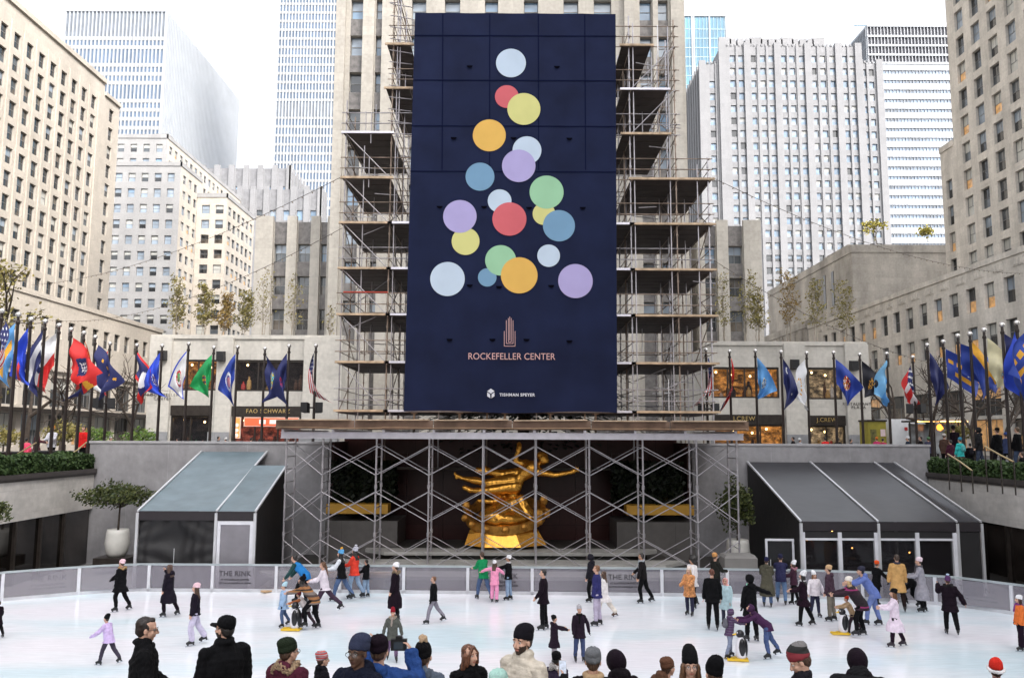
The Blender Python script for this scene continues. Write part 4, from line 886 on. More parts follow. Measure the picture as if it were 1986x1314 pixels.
# ---- right: white banded tower
def banded():
    k=340/1600.; g=4.2
    def X_(px): return PY(px,60,340).x
    def Z_(py): return PY(1760,py,340).z
    x0,x1=X_(1681),X_(1900); root=empty('skyscraper',(x0,340,g)); tag(root,'white banded skyscraper with rooftop crane behind the grey striped block','skyscraper')
    W=x1-x0; D=60; Hh=Z_(50)-g; k=.2125
    gm=MB(); gm.box(0,0,0,W,D,Hh-1); gm.build('glass',[glass('banded_glass',(.10,.15,.22),var=.5,vs=.12)],root)
    w=MB(); y=126.
    while y<520: w.box(-.05,-.5,Z_(y+11.5)-g,W,D,Z_(y)-g); y+=18.6
    for y0 in (50,70,88,106,122): w.box(-.2,-.8,Z_(y0+3.6)-g,W,D,Z_(y0)-g)
    w.build('spandrel',[m_white],root)
    f=MB(); xx=0
    while xx<W: f.box(xx-.12,-.65,Z_(125)-g,xx+.12,-.01,Hh-1); xx+=1.45
    for q in np.arange(0,D,1.6): f.box(-.65,q-.12,Z_(125)-g,-.01,q+.12,Hh-1)
    xx=0
    while xx<W: f.box(xx-.07,-.35,0,xx+.07,-.01,Z_(126)-g); xx+=1.45
    f.build('fin',[mat('fin_white',(.34,.355,.38),.5,var=0)],root)
    lv=MB(); lv.box(-.1,-.05,Z_(122)-g,W,D,Z_(53)-g); lv.build('louvre_band',[mat('louvre_dark',(.07,.07,.085),.6,var=.3,vs=.4)],root)
    c=MB(); cx=X_(1728)-x0; c.box(cx-4,8,Hh,cx+4,12,Hh+1.6); c.box(cx-3,8.2,Hh+1.6,cx+4.2,11,Hh+3.4); c.bar((cx-12,9,Hh+4.6),(cx+13,9,Hh+4.9),.3); c.bar((cx,9,Hh+3),(cx,9,Hh+4.8),.4); c.build('roof_crane',[mat('crane_grey',(.2,.28,.34),.5)],root)
banded()
# ---- right: tall limestone block with lit windows
st_right=stone('limestone_buff',(.66,.615,.555),bw=1.55,bh=.78,jdark=.86,var=.07,stain=.3,ss=.5,ssz=.12)
def right_tower():
    X=57.;g=4.2;Y0,Y1=66,103.0;zt=92
    B=Bld('office_tower','tall buff limestone office block with lit windows at the upper right edge',(X,100,g),[st_right,roofm],'building');l=B.loc;b=B.b
    L=Y1-Y0; c=[(L-(105.4-Y0+1.6-1.6)-0,0)]
    us=[Y1-y for y in (100.2,96.74,93.28,89.82,86.36,82.9,79.44,75.98,72.5,69)]
    c=[(u-.92,u+.92) for u in us]
    rows=[(60.2-g-2.55+3.5*i-3.5*11,60.2-g+3.5*i-3.5*11) for i in range(19)]
    rows=[r for r in rows if r[0]>1 and r[1]<zt-g-1]
    B.wall((X,Y1,g),XM,L,zt-g,c,rows,.4,style='right',kind='sash6')
    # lower shoulder at the far end
    B.wall((X,106.4,g),XM,3.38,43.8-g,[(1.1,2.5)],[r for r in rows if r[1]<43.8-g-1.2],.4,style='lit',kind='sash6')
    def f(m,*p): b.face([Vector(q)-l for q in p],m)
    f(1,(X,Y0,zt),(X+30,Y0,zt),(X+30,Y1,zt),(X,Y1,zt)); f(0,(X,Y1,43.8),(X+30,Y1,43.8),(X+30,Y1,zt),(X,Y1,zt)); f(1,(X,Y1,43.8),(X+30,Y1,43.8),(X+30,106.4,43.8),(X,106.4,43.8)); f(0,(X,106.4,g),(X+30,106.4,g),(X+30,106.4,43.8),(X,106.4,43.8))
    f(0,(X,Y0,g),(X+30,Y0,g),(X+30,Y0,zt),(X,Y0,zt))
    b.box(X-.12-l.x,103.1-l.y,43.3-g,X-.002-l.x,106.5-l.y,44.1-g,0)
    B.done()
right_tower()
def right_low():
    X=42.;g=4.2;Y0,Y1=56,116;zt=21.3
    B=Bld('shop_building','long low buff limestone block with lit sash windows behind the right flag row',(X,85,g),[st_right,roofm,m_bronze],'building');l=B.loc;b=B.b
    L=Y1-Y0; us=[Y1-(109.86-2.94*i) for i in range(18)]; c=[(u-.78,u+.78) for u in us if .8<u<L-.8]
    B.wall((X,Y1,10.6),XM,L,zt-10.6,c,[(13.55-10.6,15.75-10.6),(17.1-10.6,19.35-10.6)],.38,style='lit',kind='sash6')
    bay=5.86; cc=[(us[0]-1.47+bay*i+.55,us[0]-1.47+bay*(i+1)-.55) for i in range(8)]
    B.wall((X,Y1,g),XM,L,10.6-g,cc,[(.35,3.2),(3.5,6.0)],.45,kind='wide',pick=lambda c,r:random.choice([(5,5,.5),(4,5,.6),(7,5,.5)]) if r[0]<1 and c[0]>24 else ((5,1,.6) if random.random()<.4 else (1,7,.5)))
    def f(m,*p): b.face([Vector(q)-l for q in p],m)
    f(1,(X,Y0,zt),(X+14.9,Y0,zt),(X+14.9,Y1,zt),(X,Y1,zt)); f(0,(X,Y1,g),(X+14.9,Y1,g),(X+14.9,Y1,zt),(X,Y1,zt)); f(0,(X,Y0,g),(X+14.9,Y0,g),(X+14.9,Y0,zt),(X,Y0,zt))
    for i in range(20):   # carved panels under the parapet
        y=109.86-2.94*i+1.47
        if Y0+1<y<Y1-1:
            b.box(X-.05-l.x,y-.8-l.y,20.0-g,X-.002-l.x,y+.8-l.y,20.75-g,0)
            for q in (-.5,0,.5): b.box(X-.1-l.x,y+q-.14-l.y,20.12-g,X-.052-l.x,y+q+.14-l.y,20.63-g,0)
    b.box(X-.12-l.x,Y0-l.y,zt-.35-g,X-.002-l.x,Y1-l.y,zt+.15-g,0)
    B.done()
right_low()
# ---- grey windowless block
st_gb=stone('limestone_weathered',(.48,.445,.40),bw=2.2,bh=1.0,jdark=.82,var=.08,stain=.45,ss=.22,ssz=.1)
def grey_block():
    root=empty('theatre_block',(50.3,120,4.2)); tag(root,'weathered blank stone block rising behind the right terrace trees','building')
    b=MB(); Z=29.7; b.box(0,0,0,14.5,40,Z); b.box(-.12,-.12,Z-.9,14.6,40,Z+.25)
    b.box(-4.2,8,0,-.01,40,19.4); b.box(-4.35,7.85,18.6,-.01,40,19.7); b.box(-4.2,4.5,0,-.012,7.99,24.0) if False else None
    for i in range(9): b.box(-4.5,10+i*3.1,4,-4.21,10.9+i*3.1,18.4)
    b.box(2,6,Z+.25,12,16,Z+1.7); b.build('wall',[st_gb],root)
    for i in range(3):
        v=MB(); v.box(-.08,7+i*3.4,22,-.01,7.9+i*3.4,27.4); v.build('vent',[m_bronze],root)
grey_block()
# ---- the tall banner tower
st_30=stone('limestone_main',(.45,.42,.375),bw=1.7,bh=.92,jdark=.86,var=.06,stain=.25,ss=.3,ssz=.05)
m_spand=mat('cast_spandrel',(.14,.13,.125),.55,.2,var=.35,vs=2.5,bump=.4,bs=6)
def main_tower():
    Y=73.7;g=4.2;k=Y/1600.
    def X_(px): return PY(px,60,Y).x
    def Z_(py): return PY(690,py,Y).z
    B=Bld('office_tower','tall limestone tower directly behind the blue banner and scaffold',(0,Y,g),[st_30,roofm,m_spand],'skyscraper');l=B.loc;b=B.b
    x0,x1=X_(652),X_(1328); zt=98
    strips=[(680,704),(729,741),(798,826),(862,892),(940,966),(1016,1044),(1093,1122),(1152,1186),(1241,1264),(1276,1296)]
    c=[(X_(a)-x0,X_(bb_)-x0) for a,bb_ in strips]
    # storeys: windows at py 65-105, 140-178, 210-250 ...
    rows=[]; dz=Z_(69)-Z_(140); t=Z_(69)-g+dz*11
    for i in range(32):
        r=(t-(Z_(69)-Z_(108))-dz*i,t-dz*i)
        if r[0]>10: rows.append(r)
    rows=rows[::-1]
    B.wall((x0,Y,g),EX,x1-x0,zt-g,c,rows,.55,style='blue',msp=2)
    for xx,U in ((x0,XM),(x1,XP)):
        b.face([Vector(p)-l for p in ((xx,Y,g),(xx,Y+90,g),(xx,Y+90,zt),(xx,Y,zt))],0)
    b.face([Vector(p)-l for p in ((x0,Y,zt),(x1,Y,zt),(x1,Y+90,zt),(x0,Y+90,zt))],1)
    for a,w in ((662,9),(716,11),(752,10),(1220,10),(1270,5),(1310,10)):   # proud piers
        b.box(X_(a-w)-l.x,-.45,0,X_(a+w)-l.x,-.01,zt-g,0)
    B.done()
    # shoulders
    def shoulder(x0,x1,Yd,zt,strips,label,blank):
        B=Bld('tower_wing',label,(x0,Yd,g),[st_30,roofm,m_spand],'building');l=B.loc;b=B.b
        c=[(a-x0,bb_-x0) for a,bb_ in strips]
        rows=[(15.7-g,17.7-g),(19.1-g,20.9-g),(22.3-g,24.05-g)]
        B.wall((x0,Yd,g),EX,x1-x0,zt-g,c,rows,.5,kind='sash4',msp=2,pick=lambda c,r:random.choice([(3,6,.5),(6,3,.5),(3,2,.5)]) if r[0]>17.5 else random.choice([(7,1,.5),(2,7,.5),(1,1,.5)]))  # upper row takes the panes with sky reflection painted in
        b.face([Vector(p)-l for p in ((x0,Yd,zt),(x1,Yd,zt),(x1,Yd+40,zt),(x0,Yd+40,zt))],1)
        for xx in (x0,x1): b.face([Vector(p)-l for p in ((xx,Yd,g),(xx,Yd+40,g),(xx,Yd+40,zt),(xx,Yd,zt))],0)
        es=[x0]+[e for s_ in strips for e in s_]+[x1]
        for i in range(0,len(es),2): b.box(es[i]+.05-l.x,-.4,0,es[i+1]-.05-l.x,-.01,zt+.5-g,0)
        B.done()
    Yd=78.; XX=lambda px:PY(px,500,Yd).x
    shoulder(XX(495),XX(644),Yd,26.2,[(XX(531),XX(556)),(XX(577),XX(602)),(XX(622),XX(634))],'dark windowed stone wing with trees in front, left of the banner tower',None)
    shoulder(XX(1350),XX(1476),Yd,26.0,[(XX(1366),XX(1388)),(XX(1412),XX(1440))],'narrow stone wing with dark window bay, right of the scaffold',None)
main_tower()
# ---- shop wings facing the plaza
m_gran=stone('granite_grey',(.30,.30,.31),bw=2.6,bh=1.2,jdark=.7,var=.08,stain=.2,rough=.45,ss=.8,ssz=.8)
def roomglow(name,col,rough,var=.5,vs=1,emit=.2,ecol=(1,.5,.2)):  # shop walls give off their own patchy glow in place of lamplight
    if name in MATS: return MATS[name]
    m=bpy.data.materials.new(name); nt,N,L,P=nodes_of(m); P.inputs['Roughness'].default_value=.7
    tc=N.new('ShaderNodeTexCoord'); mp=N.new('ShaderNodeMapping'); mp.inputs['Scale'].default_value=(1.3,1.3,2.6); n=N.new('ShaderNodeTexNoise'); n.inputs['Scale'].default_value=1.1; n.inputs['Detail'].default_value=6; n.inputs['Roughness'].default_value=.7
    L.new(tc.outputs['Object'],mp.inputs[0]); L.new(mp.outputs[0],n.inputs['Vector']); cr=N.new('ShaderNodeValToRGB'); e=cr.color_ramp.elements; c=Vector(col)
    e[0].position=.40; e[0].color=(*(c*.06),1); e[1].position=.66; e[1].color=(*(c*1.7),1); k=e.new(.53); k.color=(*(c*.55),1); L.new(n.outputs['Fac'],cr.inputs[0]); L.new(cr.outputs[0],P.inputs['Base Color']); L.new(cr.outputs[0],P.inputs['Emission Color']); P.inputs['Emission Strength'].default_value=emit*2.2
    MATS[name]=m; return m
def shopfit(root,l,x0,x1,z0,z1,Y,lit,depth=2.6,items=True):
    """a room behind the pane: self-glowing back wall, ceiling with lamps, shelves with goods"""
    b=MB(); yb=Y+depth; warm=roomglow('shop_wall_'+lit,{'amber':(.30,.13,.03),'red':(.22,.05,.03),'dark':(.035,.025,.02),'cream':(.3,.22,.13)}[lit],.7,var=.5,vs=.9,emit={'amber':.22,'red':.15,'dark':.05,'cream':.16}[lit],ecol=(1,.45,.12) if lit!='red' else (1,.25,.08))
    b.face([Vector(p)-l for p in ((x0,yb,z0),(x1,yb,z0),(x1,yb,z1),(x0,yb,z1))]); b.face([Vector(p)-l for p in ((x0,Y+.4,z1),(x1,Y+.4,z1),(x1,yb,z1),(x0,yb,z1))]); b.face([Vector(p)-l for p in ((x0,Y+.4,z0+.003),(x1,Y+.4,z0+.003),(x1,yb,z0+.003),(x0,yb,z0+.003))])
    for xx in (x0,x1): b.face([Vector(p)-l for p in ((xx,Y+.4,z0),(xx,yb,z0),(xx,yb,z1),(xx,Y+.4,z1))])
    b.build('shop_interior',[warm],root)
    lp=MB()
    for i in range(max(2,int((x1-x0)/1.3))):
        x=x0+.6+i*1.3
        if x<x1-.2: lp.ball(Vector((x,Y+1.0+(i%2)*.7,z1-.3-(i%3)*.15))-l,.09,n=8)
    lp.build('shop_lamp',[mat('lamp_warm',(1,.7,.35),.5,var=0,emit=3,ecol=(1,.62,.25))],root)
    if items:
        cols=[(.5,.05,.04),(.02,.02,.025),(.5,.3,.1),(.06,.15,.08),(.6,.55,.5),(.1,.05,.03)]
        it=MB(); rs=random.Random(int(x0*10)+5)
        for i in range(int((x1-x0)*3)):
            x=rs.uniform(x0+.2,x1-.2); hh=rs.uniform(.4,1.5); y=rs.uniform(Y+.7,yb-.3); w=rs.uniform(.12,.3)
            if z1-z0>2.5 or rs.random()<.6: it.lathe([(w*.6,0),(w,hh*.3),(w*.8,hh*.7),(w*.35,hh*.8),(w*.4,hh*.95),(.02,hh)],Vector((x,y,z0+.01))-l,n=8,m=rs.randrange(6))
        it.build('display_goods',[mat('goods_%d'%i,c,.6,var=.3,vs=6) for i,c in enumerate(cols)],root)
gold=mat('brass_letters',(.75,.55,.22),.3,.9,var=0); carve=mat('carved_letter',(.10,.09,.08),.8,var=0)
def wing(x0,x1,zt,label,ups,shops,texts,raised,root_name='shop_wing'):
    Y=62.;g=4.2
    root=empty(root_name,(x0,Y,g)); tag(root,label,'building'); l=Vector((x0,Y,g)); b=MB()
    us=[(a-x0,c_-x0) for a,c_,z0,z1,*_ in ups+shops]; 
    # one wall with each opening cut where it stands
    ed=sorted({0,x1-x0,*[round(e,3) for u in us for e in u]})
    for i in range(len(ed)-1):
        uc=(ed[i]+ed[i+1])/2+x0; holes=sorted([(z0-g,z1-g) for a,c_,z0,z1,*_ in ups+shops if a<uc<c_])
        z=0
        for h0,h1 in holes+[(zt-g,None)]:
            if h0>z: b.face([Vector((ed[i],0,z)),Vector((ed[i+1],0,z)),Vector((ed[i+1],0,h0)),Vector((ed[i],0,h0))],0)
            z=h1
    for a,c_,z0,z1,*_ in ups+shops:
        a-=x0;c_-=x0;z0-=g;z1-=g;k=.4
        for p,q in (((a,z0),(c_,z0)),((c_,z0),(c_,z1)),((c_,z1),(a,z1)),((a,z1),(a,z0))): b.face([Vector((p[0],0,p[1])),Vector((q[0],0,q[1])),Vector((q[0],k,q[1])),Vector((p[0],k,p[1]))],0)
    W=x1-x0; b.face([Vector((0,0,zt-g)),Vector((W,0,zt-g)),Vector((W,11.6,zt-g)),Vector((0,11.6,zt-g))],1)
    for xx in (0,W): b.face([Vector((xx,0,0)),Vector((xx,11.6,0)),Vector((xx,11.6,zt-g)),Vector((xx,0,zt-g))],0)
    for a,c_ in raised: b.box(a-x0,-.35,0 if c_-a>1.2 else 0,c_-x0,-.004,zt-g+.12,0)
    b.box(-.06,-.12,zt-g-.02,W+.06,.5,zt-g+.28,0)
    b.build('wall',[st_wing,roofm],root)
    # granite plinth between the openings
    prev=0
    for a,c_,*_ in sorted(shops)+[(x1+.02,0)]:
        pl=MB(); pl.box(prev,-.5,0,a-x0-.02,-.36,1.75); pl.build('plinth',[m_gran],root); prev=c_-x0+.02
    for a,c_,z0,z1,lit,nm in ups:
        f=MB(); a-=x0;c_-=x0;z0-=g;z1-=g
        f.box(a,.1,z0,c_,.22,z0+.12); f.box(a,.1,z1-.16,c_,.22,z1); f.box(a,.1,z0+.12,a+.1,.22,z1-.16); f.box(c_-.1,.1,z0+.12,c_,.22,z1-.16)
        for q in range(1,nm): x=a+(c_-a)*q/nm; f.box(x-.05,.1,z0+.12,x+.05,.22,z1-.16)
        fr=f.build('display_window',[m_bronze],root)
        p=MB(); p.face([Vector((a+.1,.16,z0+.12)),Vector((c_-.1,.16,z0+.12)),Vector((c_-.1,.16,z1-.16)),Vector((a+.1,.16,z1-.16))]); p.build('pane',[clear('shop_pane',(.05,.05,.06),.22)],fr)
        shopfit(root,l,a+x0+.02,c_+x0-.02,z0+g+.02,z1+g-.02,Y,lit)
    for a,c_,z0,z1,lit,nm in shops:
        a-=x0;c_-=x0;z0-=g;z1-=g; zs=z1-.75
        f=MB(); f.box(a,-.12,zs,c_,.22,z1); f.box(a,-.12,z1+.001,c_,.1,z1+.14) if False else None
        f.box(a,.05,0,a+.14,.22,zs); f.box(c_-.14,.05,0,c_,.22,zs); f.box(a+.14,.05,0,c_-.14,.22,.14); f.box(a+.14,.05,zs-.12,c_-.14,.2,zs-.002)
        for q in range(1,nm): x=a+(c_-a)*q/nm; f.box(x-.05,.05,.14,x+.05,.2,zs-.12)
        fr=f.build('shop_front',[m_bronze],root)
        p=MB(); p.face([Vector((a+.14,.13,.14)),Vector((c_-.14,.13,.14)),Vector((c_-.14,.13,zs-.12)),Vector((a+.14,.13,zs-.12))]); p.build('pane',[clear('shop_pane',(.05,.05,.06),.22)],fr)
        shopfit(root,l,a+x0+.02,c_+x0-.02,g+.02,zs+g,Y,lit)
    for t,x,z,sz,m_,yy,sp in texts: letters(t,sz,.015,'lettering',m_,root,Matrix.Translation((x-x0,yy,z-g))@UPRIGHT,space=sp)
    return root
kw_=62/1600.
def WX(px): return (px-993)*kw_
def WZ(py): return 5.75+(846-py)*kw_
st_wing=stone('limestone_shop',(.56,.53,.48),bw=1.5,bh=.95,jdark=.88,var=.06,stain=.18,ss=.35,ssz=.2)
wing(WX(291),WX(664),WZ(660),'pale stone shop wing with toy shop front left of the scaffold',
     [(WX(345),WX(420),WZ(761),WZ(701),'amber',2),(WX(455),WX(588),WZ(762),WZ(701),'dark',3)],
     [(WX(335),WX(411),4.2,WZ(790),'dark',2),(WX(453),WX(586),4.2,WZ(791),'red',3)],
     [('FAO SCHWARZ',WX(523),WZ(804),.42,gold,-.15,1.15),('ROCKEFELLER',WX(321),WZ(773),.3,carve,-.37,1.3),('CENTER',WX(321),WZ(780),.3,carve,-.37,1.3)],[(WX(291),WX(333)),(WX(422),WX(452)),(WX(590),WX(664))])
wing(WX(1374),WX(1684),WZ(668),'pale stone shop wing with amber lit clothes shops right of the scaffold',
     [(WX(1380),WX(1512),WZ(771),WZ(711),'amber',4),(WX(1569),WX(1634),WZ(773),WZ(711),'cream',1)],
     [(WX(1381),WX(1519),4.2,WZ(803),'amber',3),(WX(1564),WX(1637),4.2,WZ(804),'cream',2)],
     [('J.CREW',WX(1441),WZ(814.5),.46,gold,-.15,1.1),('J.CREW',WX(1600),WZ(816),.42,gold,-.15,1.1),('RESTAURANT',WX(1657),WZ(784.5),.3,carve,-.37,1.2),('PLAZA',WX(1660),WZ(791),.3,carve,-.37,1.3)],[(WX(1521),WX(1562)),(WX(1639),WX(1684))])
# red lit toy shop signs
def shop_sign(label,x0,x1,z0,z1,col,chars):
    root=empty('lit_sign',((x0+x1)/2,61.9,z0)); tag(root,label,'sign'); w=x1-x0;h=z1-z0
    b=MB(); b.box(-w/2,-.12,0,w/2,.0,h,0); b.build('sign_box',[mat('sign_rim',(.7,.6,.5),.5,var=0)],root)
    b=MB(); b.box(-w/2+.06,-.14,.06,w/2-.06,-.121,h-.06); b.build('lit_panel',[mat('sign_'+chars,col,.5,var=.1,emit=.35,ecol=col)],root)
    b=MB()
    if w>h:
        for i,(a,c_) in enumerate(((.28,.4),(.47,.66),(.7,.8),(.83,.96))): b.box(-w/2+a*w,-.16,h*.28,-w/2+c_*w,-.141,h*.72)
    else:
        for q in (.15,.38,.62): b.ball((0,-.15,h*q),.17,.02,.14,n=12)
    b.build('pictogram',[mat('sign_pale',(.8,.72,.66),.5,var=.2,vs=12,emit=.1)],root)
shop_sign('wide red lit sign over the toy shop door',WX(478),WX(584),WZ(830),WZ(812),(.75,.08,.03),'red')
shop_sign('narrow orange lit sign left of the toy shop door',WX(457),WX(472),WZ(853),WZ(812),(.75,.22,.06),'orange')
for px,py,lb in ((319,694,'black loudspeaker box on the left pier of the toy shop wing'),(432,695,'black loudspeaker box between the two upper windows of the toy shop wing'),(1538,706,'black loudspeaker box between the clothes shop upper windows'),(1652,708,'black loudspeaker box near the right end of the clothes shop wing')):
    x,z=WX(px),WZ(py); r_=empty('wall_speaker',(x,61.6,z)); tag(r_,lb,'loudspeaker','wall loudspeakers')
    b=MB(); b.loft([[(-.26,-.5,-.36),(.26,-.5,-.36),(.3,-.02,-.4),(-.3,-.02,-.4)],[(-.24,-.58,.3),(.24,-.58,.3),(.27,-.02,.36),(-.27,-.02,.36)]]); b.build('cabinet',[mat('speaker_black',(.02,.02,.022),.6,bump=.2)],r_)
    b=MB(); b.bar((0,-.02,0),(0,.24,0),.05); b.build('bracket',[m_bronze],r_)
# ---- unseen blocks closing the square, added and sized to shade the rink
def plain_block(label,x0,x1,y0,y1,z,m,ww=1.4,st=3.6):
    root=empty('office_block',((x0+x1)/2,(y0+y1)/2,4.2)); tag(root,label,'building'); hx=(x1-x0)/2; hy=(y1-y0)/2; b=MB(); b.box(-hx,-hy,0,hx,hy,z-4.2); b.build('wall',[m],root)
    w=MB(); zz=3.
    while zz<z-8:
        x=-hx+2
        while x<hx-2: w.box(x,hy-.1,zz,x+ww,hy+.03,zz+2.1); x+=3.2
        y=-hy+2
        while y<hy-2:
            w.box(-hx-.03,y,zz,-hx+.1,y+ww,zz+2.1); w.box(hx-.1,y,zz,hx+.03,y+ww,zz+2.1); y+=3.2
        zz+=st
    tag(w.build('window',[g_mid],root),kind='stuff')
plain_block('tall buff office block added out of frame to the right of the viewer',43,92,-150,22,112,st_right)
plain_block('low stone block added out of frame behind the viewer on the right',15,42,-95,-34,20,st_right); plain_block('low stone block added out of frame behind the viewer on the left',-42,-15,-95,-34,20,st_tan)
plain_block('stone office block added out of frame to the left of the viewer',-92,-46,-75,30,34,st_tan)
# ================================================================ GROUND, RINK, SUNKEN PLAZA
def S_(name,b,mats,**k): o=b.build(name,mats,**k); tag(o,kind='structure'); return o
G=4.2
m_asph=mat('asphalt',(.10,.10,.105),.85,var=.2,vs=1.2,bump=.2,bs=40); m_pave=stone('plaza_paving',(.34,.33,.32),bw=1.2,bh=1.2,var=.08,stain=.2)
m_conc=mat('concrete',(.22,.21,.20),.8,var=.18,vs=.8,bump=.15)
b=MB(); P0=-19.3; P1=19.3
b.sheet(-900,47,900,1500,G-.02); b.sheet(-900,-300,P0-8,46.999,G-.02); b.sheet(P1+8,-300,900,46.999,G-.02); b.sheet(P0-8,-300,P1+8,-6,G-.02)
S_('ground',b,m_asph)
b=MB(); b.sheet(P0-8,38.3,P1+8,47,G); b.sheet(P0-8,-6,P0,38.3,G); b.sheet(P1,-6,P1+8,38.3,G); b.sheet(P0,-6,P1,1.5,G); S_('plaza_paving',b,m_pave)
b=MB(); b.box(19.9,33.6,G+.001,27,43.5,4.4); S_('raised_step',b,m_pave)
b=MB(); b.sheet(P0,8,P1,42.5,-.03); S_('pit_floor',b,m_conc)
b=MB(); b.box(P0,1.51,-.03,P1,11.6,2.2); S_('viewing_terrace',b,m_pave)
# ice
mi=bpy.data.materials.new('ice'); nt,N,L,P=nodes_of(mi)
P.inputs['Roughness'].default_value=.16; P.inputs['Specular IOR Level'].default_value=.4
tc=N.new('ShaderNodeTexCoord'); mp=N.new('ShaderNodeMapping'); mp.inputs['Scale'].default_value=(.12,.35,1)
n1=N.new('ShaderNodeTexNoise'); n1.inputs['Scale'].default_value=1; n1.inputs['Detail'].default_value=6; L.new(tc.outputs['Object'],mp.inputs[0]); L.new(mp.outputs[0],n1.inputs['Vector'])
cr=N.new('ShaderNodeValToRGB'); e=cr.color_ramp.elements; e[0].position=.35; e[0].color=(.66,.78,.84,1); e[1].position=.62; e[1].color=(.86,.83,.88,1); e2=cr.color_ramp.elements.new(.5); e2.color=(.82,.84,.88,1)  # pale blue shadow patches and lavender light cast mixed into the ice colour
L.new(n1.outputs['Fac'],cr.inputs[0])
mp2=N.new('ShaderNodeMapping'); mp2.inputs['Scale'].default_value=(.9,7,1); mp2.inputs['Rotation'].default_value=(0,0,.15); n2=N.new('ShaderNodeTexNoise'); n2.inputs['Scale'].default_value=1.5; n2.inputs['Detail'].default_value=9; n2.inputs['Roughness'].default_value=.7
L.new(tc.outputs['Object'],mp2.inputs[0]); L.new(mp2.outputs[0],n2.inputs['Vector'])
mr=N.new('ShaderNodeMapRange'); mr.inputs[1].default_value=.35; mr.inputs[2].default_value=.65; mr.inputs[3].default_value=.88; mr.inputs[4].default_value=1.04; L.new(n2.outputs['Fac'],mr.inputs[0])
vm=N.new('ShaderNodeVectorMath'); vm.operation='SCALE'; L.new(cr.outputs[0],vm.inputs[0]); L.new(mr.outputs[0],vm.inputs['Scale']); L.new(vm.outputs[0],P.inputs['Base Color'])
bp=N.new('ShaderNodeBump'); bp.inputs['Strength'].default_value=.12; bp.inputs['Distance'].default_value=.01; L.new(n2.outputs['Fac'],bp.inputs['Height']); L.new(bp.outputs[0],P.inputs['Normal'])
rail=[Vector((-18.75,13,0)),Vector((-18.75,24,0)),Vector((-18.5,26.4,0)),PZ(0,1166,0),PZ(60,1160.5,0),PZ(130,1154.5,0),PZ(200,1149.5,0),PZ(270,1146,0),PZ(640,1148.5,0),PZ(1340,1156,0),PZ(1560,1159,0),PZ(1640,1162,0),PZ(1740,1166.5,0),PZ(1860,1176,0),PZ(1986,1194.5,0),Vector((18.1,24.2,0)),Vector((18.5,22,0)),Vector((18.5,13,0))]
for p in rail: p.z=0
b=MB(); b.face([(p.x,p.y,.006) for p in rail[::-1]]); S_('ice',b,mi)
# ---- rink barrier
def resample(pts,step):
    out=[pts[0].copy()]; carry=0
    for p,q in zip(pts,pts[1:]):
        d=(q-p).length; t=step-carry
        while t<=d: out.append(p+(q-p)*(t/d)); t+=step
        carry=d-(t-step)
    return out
m_alu=mat('aluminium',(.58,.58,.6),.35,.6,var=.06); m_wrail=mat('barrier_white',(.62,.62,.66),.4,var=.08)
bar=empty('rink_barrier',(0,30.3,0)); tag(bar,'long glass barrier with pale posts running round the far side of the ice','barrier')
bl=Vector((0,30.3,0)); st=resample(rail,2.36); RH=.98
m_bglass=clear('barrier_glass',(.30,.28,.32),.5,.12)
kb=MB(); tr=MB()
for p,q in zip(rail,rail[1:]):
    kb.beam(p-bl+Vector((0,0,.06)),q-bl+Vector((0,0,.06)),.09,.12); tr.beam(p-bl+Vector((0,0,RH)),q-bl+Vector((0,0,RH)),.07,.07)
kb.build('kick_board',[mat('kick_board',(.5,.5,.53),.5,var=.15,vs=2)],bar); tr.build('top_rail',[mat('top_rail',(.36,.40,.42),.3,var=.1)],bar)
for i,(p,q) in enumerate(zip(st,st[1:])):
    d=(q-p).normalized(); x=MB(); x.beam(p-bl,p-bl+Vector((0,0,RH-.036)),.09,.11,up=d); x.build('post',[m_wrail],bar)
    x=MB(); x.beam(p+d*.07-bl+Vector((0,0,.53)),q-d*.07-bl+Vector((0,0,.53)),.014,.82); x.build('panel',[m_bglass],bar)
inkm=mat('panel_ink',(.06,.055,.065),.5,var=0)
def on_rail(px):
    best=None
    for p,q in zip(rail,rail[1:]):
        a=proj(p);c=proj(q)
        if a and c and min(a[0],c[0])<=px<=max(a[0],c[0]): t=(px-a[0])/(c[0]-a[0]); return p+(q-p)*t,(q-p).normalized()
for px in (90,455,975,1213,1900):
    p,d=on_rail(px); nrm=d.cross(Vector((0,0,1)))
    for txt,z,s in (('THE RINK',.58,.26),('AT ROCKEFELLER CENTER',.42,.085),('THE RINK AT ROCKEFELLER CENTER',.30,.07)):
        o=p-bl+nrm*.02+Vector((0,0,z)); M=Matrix(((d.x,0,nrm.x,o.x),(d.y,0,nrm.y,o.y),(0,1,0,o.z),(0,0,0,1))); letters(txt,s,.002,'lettering',inkm,bar,M,space=1.05,bold=.004)
# ---- walls of the sunken court
st_wall=stone('granite_wall',(.30,.29,.30),bw=3.6,bh=2.9,joint=.014,jdark=1.25,var=.06,stain=.3,rough=.5,ss=.9,ssz=.5)
WYF=38.0; PT=5.45
def flank(x0,x1,label):
    r_=empty('court_wall',(x0,WYF,0)); tag(r_,label,'wall'); w=MB(); w.box(0,0,-.03,x1-x0,.5,PT-.1); w.build('wall_face',[st_wall],r_)
    c=MB(); c.box(-.03,-.05,PT-.099,x1-x0+.03,.6,PT); c.build('coping',[mat('coping_grey',(.36,.35,.36),.6,var=.15)],r_)
flank(-19.25,-8.35,'grey granite wall behind the pale blue tent at the back of the rink'); flank(8.25,19.1,'grey granite wall behind the dark glazed tent at the back of the rink')
m_red=stone('granite_dark_red',(.06,.021,.020),bw=2.4,bh=1.4,jdark=.6,var=.15,stain=.2,rough=.3)
r_=empty('fountain_niche',(0,41.6,0)); tag(r_,'dark red granite back wall behind the golden statue','wall')
